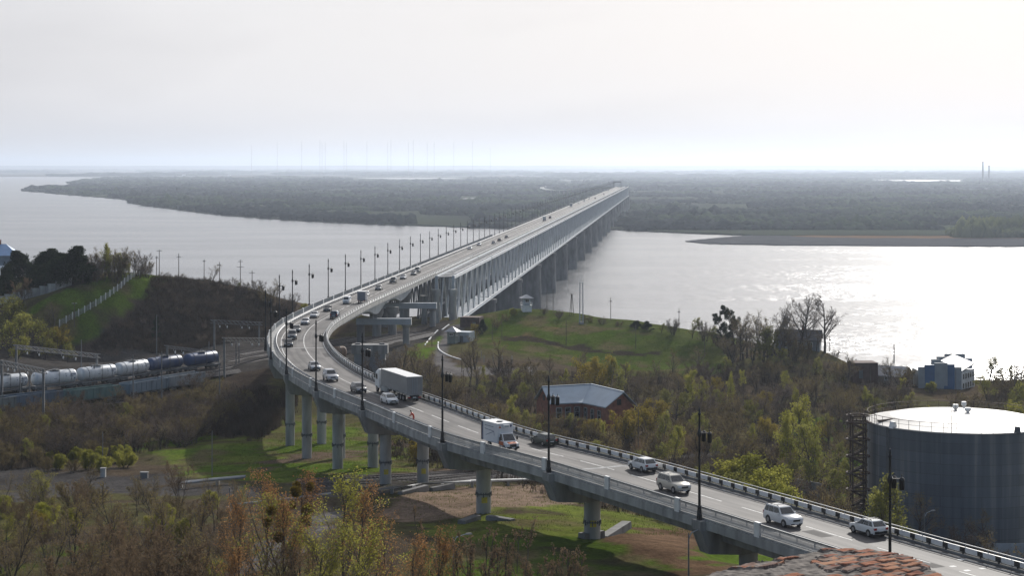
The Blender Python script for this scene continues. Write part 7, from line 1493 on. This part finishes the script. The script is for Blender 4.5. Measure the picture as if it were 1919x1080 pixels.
for px, top, Y, key, bh, lab in [(20, 950, 190, 'yellow', 6, 'yellow catkin shrub at the left picture edge'), (395, 935, 205, 'greenshrub', 4.5, 'olive green shrub by the grey lamp pole'), (300, 868, 232, 'greenshrub', 4.5, 'bright green shrub beside the dark box'), (345, 875, 230, 'greenshrub', 4.5, 'bright green shrub right of the dark box'), (240, 868, 235, 'shrub', 5.5, 'grey green shrub between the boxes'), (135, 862, 240, 'greenshrub', 4.5, 'green shrub by the old road at the left'), (70, 875, 240, 'yellow', 6, 'yellow green shrub by the sandy road edge'), (45, 905, 225, 'shrub', 5.5, 'brown shrub by the left road edge'),
 (1350, 1035, 185, 'greenshrub', 4.5, 'fresh green shrub under the bridge left of the brick wall'), (1325, 1055, 180, 'greenshrub', 4.5, 'low green shrub close to the brick wall'), (40, 1020, 165, 'greenshrub', 4.5, 'green shrub at the bottom left corner'), (150, 940, 200, 'greyshrub', 5.5, 'grey shrub on the old road'), (450, 905, 215, 'shrub', 5.5, 'brown shrub before the silver pipes')]:
    fgshrub(px, top, Y, key, bh, lab)
# --- left hill: dark trees by the houses, shrub clump, lone tree
HT = 'trees on the left hill'
for px, top, base, key, sx, lab in [(45, 468, 528, 'darkround', 1.5, 'dark evergreen behind the blue-roofed house'), (72, 464, 530, 'darkround', 1.5, 'dark tree between house and broad evergreen'), (98, 470, 532, 'darkround', 1.6, 'tall dark tree in the evergreen clump'), (138, 459, 530, 'darkround', 1.7, 'broad round evergreen at the fence end'), (115, 484, 538, 'darkround', 1.6, 'dark evergreen in front of the broad round one'), (62, 492, 546, 'darkround', 1.1, 'dark tree behind the concrete panels'), (10, 492, 556, 'darkround', 0.8, 'dark conifer before the low house'), (84, 500, 545, 'darkround', 1.2, 'low dark tree along the panel fence'), (155, 478, 530, 'darkround', 1.1, 'small dark evergreen at the right end of the clump'),
 (42, 514, 575, 'fgbrown', 1.0, 'reddish bare tree in front of the low house'), (36, 548, 640, 'olive', 1.2, 'yellow green tree below the panel fence'), (62, 580, 668, 'olive', 1.3, 'yellow green tree at the foot of the lawn'), (16, 585, 672, 'olive', 1.3, 'yellow green tree at the left edge below the fence'), (105, 605, 662, 'yellow', 1.3, 'yellow green tree by the lower fence end'), (98, 562, 640, 'bare', 0.9, 'thin bare tree on the lawn'), (10, 560, 625, 'olive', 1.2, 'olive tree at the left edge below the fence'), (85, 632, 676, 'olive', 1.3, 'olive bush above the gantry'), (30, 630, 684, 'olive', 1.3, 'dark olive tree above the left gantry'), (128, 640, 680, 'olive', 1.2, 'dark olive bush at the track side'),
 (186, 464, 524, 'shrub', 0.75, 'brown leafing tree left in the round clump'), (206, 456, 522, 'olive', 0.9, 'olive tree in the middle of the round clump'), (226, 461, 524, 'shrub', 0.8, 'brown tree in the round clump'), (243, 457, 522, 'bare', 0.9, 'tall bare tree right in the round clump'), (260, 469, 520, 'greyshrub', 0.9, 'grey round tree at the right side of the clump'), (276, 482, 520, 'shrub', 0.9, 'low bush at the right foot of the clump'), (179, 476, 528, 'greyshrub', 0.8, 'thin bush at the left foot of the clump'), (217, 472, 528, 'shrub', 1.0, 'brown bush in front of the round clump'), (236, 470, 526, 'olive', 0.9, 'olive bush in front of the round clump'), (196, 470, 527, 'olive', 0.8, 'low olive tree before the round clump'), (163, 484, 528, 'bare', 0.7, 'sparse bare tree between evergreen and clump'),
 (399, 489, 530, 'bare', 1.0, 'lone round bare tree on the hill edge'), (440, 519, 541, 'scrub', 1.2, 'small bare bush on the hill edge by the two-arm pole'), (418, 520, 537, 'scrub', 1.2, 'small bare bush beside the lone tree'), (485, 520, 556, 'greyshrub', 0.9, 'grey bush at the falling end of the hill'), (519, 520, 575, 'bare', 0.9, 'bare tree left of the bridge lamp on the hill end'), (545, 549, 592, 'greyshrub', 1.0, 'grey bush just outside the bridge railing'), (572, 566, 596, 'greenshrub', 0.9, 'green tipped bush beside the bridge railing'), (460, 526, 555, 'greyshrub', 1.1, 'grey bush on the hill edge right of the two-arm pole'), (505, 535, 575, 'shrub', 1.1, 'brown bush on the falling end of the hill'),
 (293, 588, 650, 'pine', 0.5, 'thin spindly sapling before the dark slope')]:
    treeb(key, 'tree', lab, px, top, base, HT, sx=sx)
# --- skyline trees on the knoll by the river
KN = 'skyline trees on the river knoll'
for px, top, base, key, sx, lab in [(1498, 549, 662, 'skyline', 1.25, 'tall bare tree, left of the two biggest on the knoll'), (1546, 551, 661, 'skyline', 1.2, 'tall bare tree standing free at the knoll edge'), (1516, 572, 664, 'skyline', 1.1, 'leaning bare tree before the grey hilltop house'), (1446, 572, 668, 'skyline', 1.3, 'crooked bare tree with an open top on the knoll'), (1378, 566, 668, 'pine', 0.9, 'dark pine standing above the bare trees'), (1358, 583, 664, 'pine', 0.9, 'lower dark pine at the left end of the knoll'), (1400, 583, 672, 'bare', 1.0, 'dense dark bare tree right of the pine'), (1425, 585, 674, 'bare', 1.0, 'bare tree between pine and crooked tree'), (1388, 600, 676, 'bare', 1.0, 'dark bare tree under the pine'), (1440, 612, 680, 'olive', 1.2, 'yellow green leafing tree before the house'), (1457, 620, 678, 'olive', 1.0, 'green leafing tree beside the house wall'), (1480, 606, 670, 'bare', 1.0, 'bare tree in front of the dark house roof'), (1412, 630, 684, 'bare', 1.2, 'dark bush at the foot of the knoll trees'), (1432, 632, 686, 'olive', 1.3, 'dark green bush below the leafing tree'), (1530, 612, 662, 'bare', 0.8, 'small bare tree between the two tall ones'), (1470, 592, 672, 'bare', 1.0, 'twiggy tree left of the tallest pair'), (1488, 632, 676, 'shrub', 1.0, 'brown bush hiding the house wall'), (1512, 636, 674, 'shrub', 0.9, 'brown bush at the right end of the house wall'), (1370, 625, 676, 'greyshrub', 1.1, 'grey bush below the pines'),
 (1372, 590, 672, 'bare', 1.2, 'bare tree left of the pine trunk'), (1394, 592, 674, 'bare', 1.2, 'tangled bare tree in the dark knoll clump'), (1412, 588, 676, 'bare', 1.2, 'tangled bare tree right in the dark knoll clump'), (1432, 596, 674, 'bare', 1.1, 'bare tree beside the leafing tree on the knoll'), (1462, 584, 668, 'skyline', 1.0, 'upright bare tree left of the hilltop house'), (1478, 600, 668, 'bare', 1.1, 'fine bare tree before the hilltop house roof'),
 (1566, 652, 668, 'scrub', 1.2, 'small leafless bush on the knoll slope')]:
    treeb(key, 'tree', lab, px, top, base, KN, sx=sx)
BK = 'bushes along the river bank'
for px, top, base, key, sx, lab in [(1298, 595, 634, 'olive', 1.2, 'round green bush on the bank right of the pole'), (1322, 598, 640, 'greyshrub', 1.0, 'grey bare bush between green bank bushes'), (1337, 612, 645, 'olive', 1.2, 'green bush at the right end of the bank row'), (1262, 596, 628, 'greyshrub', 1.1, 'bare round bush beside the bank pole'), (1240, 605, 624, 'olive', 1.3, 'pale green low bush on the bank'), (1190, 600, 615, 'darkround', 2.0, 'dark low bush on the bank edge'), (1212, 602, 619, 'darkround', 1.8, 'dark low bush right of the first on the bank edge'), (1160, 600, 612, 'scrub', 1.3, 'thin scrub on the bank edge'), (1130, 593, 608, 'scrub', 1.3, 'thin scrub left of the bank pole'), (1048, 580, 598, 'greyshrub', 1.2, 'grey scrub beside the watchtower hut'), (1020, 576, 590, 'greyshrub', 1.2, 'grey scrub behind the watchtower hut'), (1100, 589, 604, 'scrub', 1.5, 'thin scrub behind the antenna mast'), (1352, 622, 650, 'scrub', 1.4, 'low scrub at the knoll foot'), (890, 602, 628, 'yellow', 1.0, 'yellow bush before the brick gatehouse'), (905, 597, 625, 'darkround', 0.9, 'dark bush beside the brick gatehouse'), (962, 577, 592, 'greenshrub', 1.2, 'green bush on the hill crest left of the hut'), (948, 584, 603, 'shrub', 1.0, 'brown bush on the hill crest above the river'), (930, 594, 618, 'shrub', 1.1, 'brown bush on the hill edge below the crest'),
 (1905, 678, 740, 'bare', 1.1, 'bare tree at the right edge against the glitter'), (1882, 694, 738, 'bare', 1.1, 'bare tree left of the one at the right edge'), (1918, 690, 742, 'bare', 1.0, 'bare twigs cut by the right picture edge'), (1600, 672, 702, 'greyshrub', 1.1, 'grey bush beside the brick shed'), (1650, 690, 716, 'greyshrub', 1.1, 'grey bush between brick shed and gleaming shed roof'), (1700, 700, 722, 'olive', 1.2, 'olive bush left of the modern building'), (1862, 716, 740, 'shrub', 1.0, 'brown bush right of the modern building'), (1745, 714, 736, 'greenshrub', 1.2, 'green bush before the modern building')]:
    treeb(key, 'shrub' if key != 'bare' else 'tree', lab, px, top, base, BK, 'shrub' if key != 'bare' else 'tree', sx=sx)
# --- trees by the asphalt lane, the brick house, the tank
SP = 'trees between bridge and river hill'
for px, top, Y, key, bh, sx, lab in [(895, 625, 462, 'bare', 9, 1.1, 'bare tree with twin trunks before the asphalt lane'), (935, 628, 470, 'bare', 9, 0.9, 'round bare tree beside the pale fence posts'), (880, 640, 458, 'bare', 9, 0.9, 'bare tree left of the twin-trunk one'), (750, 640, 440, 'bare', 9, 1.1, 'bare tree right of the old bridge pier'), (785, 648, 432, 'bare', 9, 1.1, 'bare tree above the long grey lorry'), (725, 655, 446, 'greyshrub', 5.5, 1.2, 'bare shrub beside the old bridge pier'), (815, 660, 425, 'bare', 9, 1.0, 'bare tree between lorry and lamp post'),
 (1120, 660, 455, 'yellow', 6, 1.1, 'big yellow leafing tree behind the brick house'), (1140, 675, 452, 'olive', 7.5, 1.0, 'green leafing tree behind the brick house roof'), (1300, 688, 440, 'green', 8, 0.8, 'fresh green tree in the middle of the thicket'), (1318, 705, 436, 'green', 8, 0.7, 'small fresh green tree beside the other'), (1372, 695, 445, 'green', 8, 0.6, 'bright green young tree below the knoll'), (968, 735, 395, 'green', 8, 0.7, 'pointed yellow green tree left of the brick house'), (955, 760, 385, 'olive', 7.5, 0.8, 'olive tree under the pointed green one'), (1105, 780, 385, 'yellow', 6, 0.9, 'golden shrub in front of the brick house'), (1170, 762, 380, 'yellow', 6, 1.1, 'golden shrub right of the brick house'), (1135, 785, 372, 'green', 8, 0.6, 'bright green shrub before the brick house windows'), (1215, 745, 390, 'yellow', 6, 1.2, 'golden leafing tree before the dark pole'), (1260, 790, 350, 'green', 8, 0.8, 'yellow green bush behind the barrier'), (1235, 775, 360, 'olive', 7.5, 0.9, 'olive bush beside the dark pole'),
 (1042, 772, 391, 'shrub', 5.5, 1.5, 'brown shrub hiding the left wall of the brick house'), (1064, 774, 389, 'olive', 7.5, 1.4, 'olive shrub before the left windows of the brick house'), (1086, 770, 390, 'shrub', 5.5, 1.5, 'brown shrub before the corner of the brick house'), (1118, 782, 386, 'yellow', 6, 1.0, 'golden shrub before the right windows of the brick house'), (1022, 768, 392, 'bare', 9, 1.0, 'bare tree at the left gable of the brick house'),
 (1505, 738, 345, 'green', 8, 0.9, 'large yellow green tree left of the stair tower'), (1480, 765, 335, 'green', 8, 0.8, 'yellow green tree at the left of the large one'), (1530, 790, 330, 'olive', 7.5, 0.8, 'thin olive tree beside the stair tower'), (1560, 760, 350, 'bare', 9, 0.9, 'dark bare tree behind the stair tower'), (1410, 850, 275, 'greenshrub', 4.5, 1.3, 'dense green bush just behind the barrier'), (1385, 870, 268, 'olive', 7.5, 1.0, 'olive green bush behind the barrier'), (1435, 870, 265, 'greenshrub', 4.5, 1.2, 'green bush left of the low grey wall'), (1465, 840, 290, 'bare', 9, 0.8, 'bare reddish tree before the low grey wall'), (1675, 892, 252, 'olive', 7.5, 0.9, 'thin pale green tree in front of the tank'), (1655, 915, 250, 'olive', 7.5, 0.7, 'smaller pale green tree in front of the tank'), (1900, 745, 380, 'green', 8, 1.5, 'big fresh green tree behind the tank at the right edge'), (1545, 900, 258, 'shrub', 5.5, 0.7, 'dark shrub beside the low grey wall')]:
    treeat(key, 'tree', lab, px, top, Y, bh, SP, sx=sx)
# --- thickets: every shrub on its own, spaced like the real ones
def thicket(poly_px, spacing, kinds, group, where, seed, keep=None, world=False, nmax=400):
    rng = random.Random(seed); Z = poly_px if world else zone(poly_px); xs = [p[0] for p in Z]; ys = [p[1] for p in Z]; pts = []
    for _ in range(nmax * 40):
        x = rng.uniform(min(xs), max(xs)); y = rng.uniform(min(ys), max(ys))
        if not in_poly(np.array([x]), np.array([y]), Z)[0]: continue
        px = CX + FPX * x / y
        if px < -60 or px > 1990 or (keep and not keep(x, y, px)): continue
        if any((x - a) ** 2 + (y - b) ** 2 < spacing ** 2 for a, b in pts): continue
        pts.append((x, y)); 
        if len(pts) >= nmax: break
    tot = sum(k[0] for k in kinds); i = 0
    for x, y in pts:
        r = rng.random() * tot
        for wgt, key, bh, lo, hi, sx, cat, desc in kinds:
            r -= wgt
            if r <= 0: break
        h = rng.uniform(lo, hi); size = 'low ' if h < lo + (hi - lo) * 0.33 else 'tall ' if h > lo + (hi - lo) * 0.67 else 'middling '
        plant(key, 'shrub' if cat == 'shrub' else 'tree', size + desc + ' ' + where, (x, y, tz(x, y)), h, bh, group, cat, sx=sx * rng.uniform(0.9, 1.15))
    return len(pts)
def clear_road(x, y, m=11):
    p = ROAD.at(ROAD.near((x, y))); return (p.x - x) ** 2 + (p.y - y) ** 2 > m * m
tank_c = Vector(((1798 - CX) * 292 / FPX, 292))
def keepR(x, y, px):
    if not clear_road(x, y): return False
    if (x - tank_c.x) ** 2 + (y - tank_c.y) ** 2 < 19 ** 2 or (abs(x - 53) < 6 and abs(y - 290) < 8): return False
    if abs(x - 15) < 14 and 392 < y < 417: return False
    if 12 < x < 18 and 386 < y <= 396: return False
    py = HZ + FPX * (EYE - tz(x, y)) / y
    if 795 < px < 1015 and py < 712: return False
    if x < -22 and y > 425: return False
    if 1705 < px < 1850 and y > 440: return False
    return True
def keepR2(x, y, px): return keepR(x, y, px) and not (y < 330 and 1180 < px < 1330 and False)
nR = thicket([(-30, 395), (-20, 330), (8, 285), (40, 248), (75, 238), (160, 255), (165, 505), (118, 492), (92, 492), (62, 505), (20, 500), (-4, 470), (-18, 440)], 7.6,
  [(5, 'bare', 9, 5.5, 9, 1.15, 'tree', 'brown bare tree'), (4, 'shrub', 5.5, 4, 7, 1.25, 'shrub', 'brown budding shrub'), (3, 'greyshrub', 5.5, 4, 6.5, 1.3, 'shrub', 'grey leafless shrub'), (3.2, 'olive', 7.5, 4.5, 7.5, 1.1, 'tree', 'olive leafing tree'), (1.7, 'green', 8, 4, 6.5, 0.9, 'tree', 'fresh green tree'), (1.3, 'yellow', 6, 3.5, 6, 1.1, 'shrub', 'golden yellow shrub')],
  'thicket on the right of the bridge', 'in the riverside thicket', 21, keepR2, True, 290)
def keepL(x, y, px): return clear_road(x, y, 10)
nL = thicket([(-135, 345), (-112, 328), (-88, 322), (-76, 345), (-66, 352), (-60, 365), (-56, 392), (-58, 425), (-70, 436), (-79, 423), (-87, 409), (-97, 396), (-118, 372)], 4.9,
  [(5, 'shrub', 5.5, 3.8, 6.4, 1.2, 'shrub', 'brown budding shrub'), (5, 'greyshrub', 5.5, 3.6, 6.2, 1.3, 'shrub', 'grey leafless shrub'), (1.0, 'bare', 9, 4.5, 6.5, 1.1, 'tree', 'brown bare tree'), (0.6, 'olive', 7.5, 3.5, 5, 1.1, 'tree', 'olive leafing tree')],
  'thicket below the wagons', 'in the thicket below the wagons', 22, keepL, True, 110)
nE = thicket([(60, 890), (95, 862), (160, 850), (240, 858), (235, 880), (120, 892)], 4.2, [(3, 'greenshrub', 4.5, 2.2, 3.6, 1.2, 'shrub', 'fresh green shrub'), (2, 'shrub', 5.5, 2.4, 3.8, 1.2, 'shrub', 'brown budding shrub')], 'edge of the left thicket', 'at the left thicket edge', 23, None, False, 26)
nH = thicket([(300, 515), (400, 530), (500, 556), (560, 585), (540, 625), (420, 640), (250, 655), (170, 655), (230, 600), (280, 560)], 6.5, [(4, 'scrub', 2.6, 1.6, 3.0, 1.5, 'shrub', 'dark brown scrub bush'), (1, 'greyshrub', 5.5, 1.8, 3.2, 1.2, 'shrub', 'grey scrub bush'), (0.4, 'olive', 7.5, 1.8, 3, 1.2, 'shrub', 'olive scrub bush')], 'scrub on the dark hill face', 'on the dark hill face', 24, None, False, 45)
nS = thicket([(-33, 440), (-30, 405), (-20, 405), (-14, 440), (-20, 470), (-28, 445)], 5.0, [(3, 'bare', 9, 5, 8, 1.1, 'tree', 'brown bare tree'), (3, 'greyshrub', 5.5, 3.5, 5.5, 1.3, 'shrub', 'grey leafless shrub')], 'shrubs by the old pier', 'by the old bridge pier', 25, None, True, 22)
nF = thicket([(0, 950), (420, 940), (460, 1000), (440, 1075), (0, 1075)], 4.6, [(3, 'fgbare', 13, 5, 8, 1.0, 'tree', 'bare twiggy tree'), (2, 'fgbrown', 11, 4.5, 7, 1.1, 'tree', 'russet twiggy tree'), (1.5, 'shrub', 5.5, 3, 5, 1.2, 'shrub', 'brown budding shrub'), (2.2, 'greenshrub', 4.5, 2, 4, 1.2, 'shrub', 'green leafing shrub'), (1.2, 'fggreen', 14, 5, 8, 1.1, 'tree', 'yellow green tree')], 'undergrowth trees at the lower left', 'on the lower left slope', 26, None, False, 44)
unique_labels(TREES)
# dry grass and brushwood that nobody could count, one mass per area
M['brush'] = leafmat('brushwood_twigs', (0.065, 0.05, 0.038), (0.11, 0.086, 0.064), 0.1, 0.1)
M['grassblade'] = leafmat('grass_blades', (0.07, 0.095, 0.016), (0.12, 0.14, 0.03), 0.1, 0.3)
def tufts(name, label, poly, n, h, m, seed, world=True, keep=None, nb=5, w=0.05):
    rs = random.Random(seed); Z = poly if world else zone(poly); X = np.array([rs.uniform(min(p[0] for p in Z), max(p[0] for p in Z)) for _ in range(n)]); Y = np.array([rs.uniform(min(p[1] for p in Z), max(p[1] for p in Z)) for _ in range(n)])
    k = in_poly(X, Y, Z); X, Y = X[k], Y[k]; T = terrain(X, Y); mb = MB()
    for x, y, z in zip(X, Y, T):
        if keep and not keep(x, y, CX + FPX * x / y): continue
        for b in range(nb):
            a = rs.uniform(0, 6.28); l = rs.uniform(0.5, 1.2) * h; dx, dy = math.cos(a) * l * 0.45, math.sin(a) * l * 0.45; px_, py_ = x + rs.uniform(-.5, .5), y + rs.uniform(-.5, .5)
            mb.v += [(px_ - w * math.sin(a), py_ + w * math.cos(a), z - 0.05), (px_ + w * math.sin(a), py_ - w * math.cos(a), z - 0.05), (px_ + dx, py_ + dy, z + l)]; o = len(mb.v); mb.f.append((o - 3, o - 2, o - 1)); mb.m.append(0)
    tag(mb.build(name, M[m], fix=False), label, 'undergrowth', kind='stuff')
tufts('undergrowth', 'brown brushwood under the thicket right of the bridge', [(-30, 395), (-20, 330), (8, 285), (40, 248), (75, 238), (160, 255), (165, 505), (20, 505), (-4, 470)], 16000, 1.9, 'brush', 31, True, keepR, 8, 0.05)
tufts('undergrowth', 'grey brushwood under the left thicket', [(-135, 345), (-112, 328), (-88, 322), (-66, 352), (-58, 392), (-60, 425), (-79, 423), (-97, 396), (-118, 372)], 3800, 1.5, 'brush', 32, True, keepL, 7, 0.05)
tufts('undergrowth', 'dense dark scrub covering the steep hill face above the tracks', zone([(290, 520), (400, 532), (500, 558), (560, 590), (540, 640), (420, 646), (250, 655), (170, 655), (230, 600), (270, 565)]), 6500, 1.5, 'brush', 38, True, None, 12, 0.05)
tufts('undergrowth', 'dark brushwood in the shaded hollow below the bridge bend', [(-64, 380), (-50, 365), (-46, 400), (-50, 440), (-64, 440), (-72, 430)], 900, 2.4, 'brush', 39, True, None, 14, 0.06)
tufts('dry_grass', 'straw coloured dry grass on the lower left slope', [(-60, 150), (10, 150), (0, 225), (-70, 250)], 7000, 0.6, 'straw', 33, True, None, 6, 0.02)
tufts('dry_grass', 'straw reeds behind the barrier', zone([(1190, 835), (1330, 825), (1330, 850), (1190, 855)]), 700, 2.2, 'straw', 35, True, None, 8, 0.06)
tufts('green_grass', 'fresh green grass under and beside the bridge columns', zone([(330, 870), (480, 815), (700, 790), (1000, 885), (1100, 945), (1330, 985), (1290, 1010), (900, 1010), (560, 905)]), 9000, 0.3, 'grassblade', 34, True, None, 5, 0.03)
tufts('hill_grass', 'short green grass on the river hill', zone([(820, 570), (960, 585), (1090, 609), (1250, 637), (1372, 648), (1362, 700), (1100, 690), (960, 660)]), 5000, 0.25, 'grassblade', 36, True, None, 5, 0.04)
tufts('hill_grass', 'rough grass on the left hill', zone([(60, 575), (140, 545), (265, 514), (300, 514), (320, 530), (200, 605), (115, 660), (60, 625)]), 4000, 0.35, 'grassblade', 37, True, None, 5, 0.04)
# ------------------------------------------------------------------ the hazy air over the river
HAZE_DENSITY = 0.000062
def haze():
    mb = MB(); x0, x1, y0, y1, z0, z1 = -21000, 21000, -260, 40000, -6.0, 215.0
    mb.box(((x0 + x1) / 2, (y0 + y1) / 2, (z0 + z1) / 2), (x1 - x0, y1 - y0, z1 - z0)); m = bpy.data.materials.new('haze_air'); m.use_nodes = True; nt = m.node_tree; N = nt.nodes
    for n in list(N): N.remove(n)
    out = N.new('ShaderNodeOutputMaterial'); v = N.new('ShaderNodeVolumePrincipled'); v.inputs['Color'].default_value = (0.74, 0.84, 1.0, 1); v.inputs['Density'].default_value = HAZE_DENSITY; v.inputs['Anisotropy'].default_value = 0.5
    nt.links.new(v.outputs['Volume'], out.inputs['Volume']); tag(mb.build('haze', m), 'thin blue haze over the river plain', 'haze', kind='stuff')
haze()
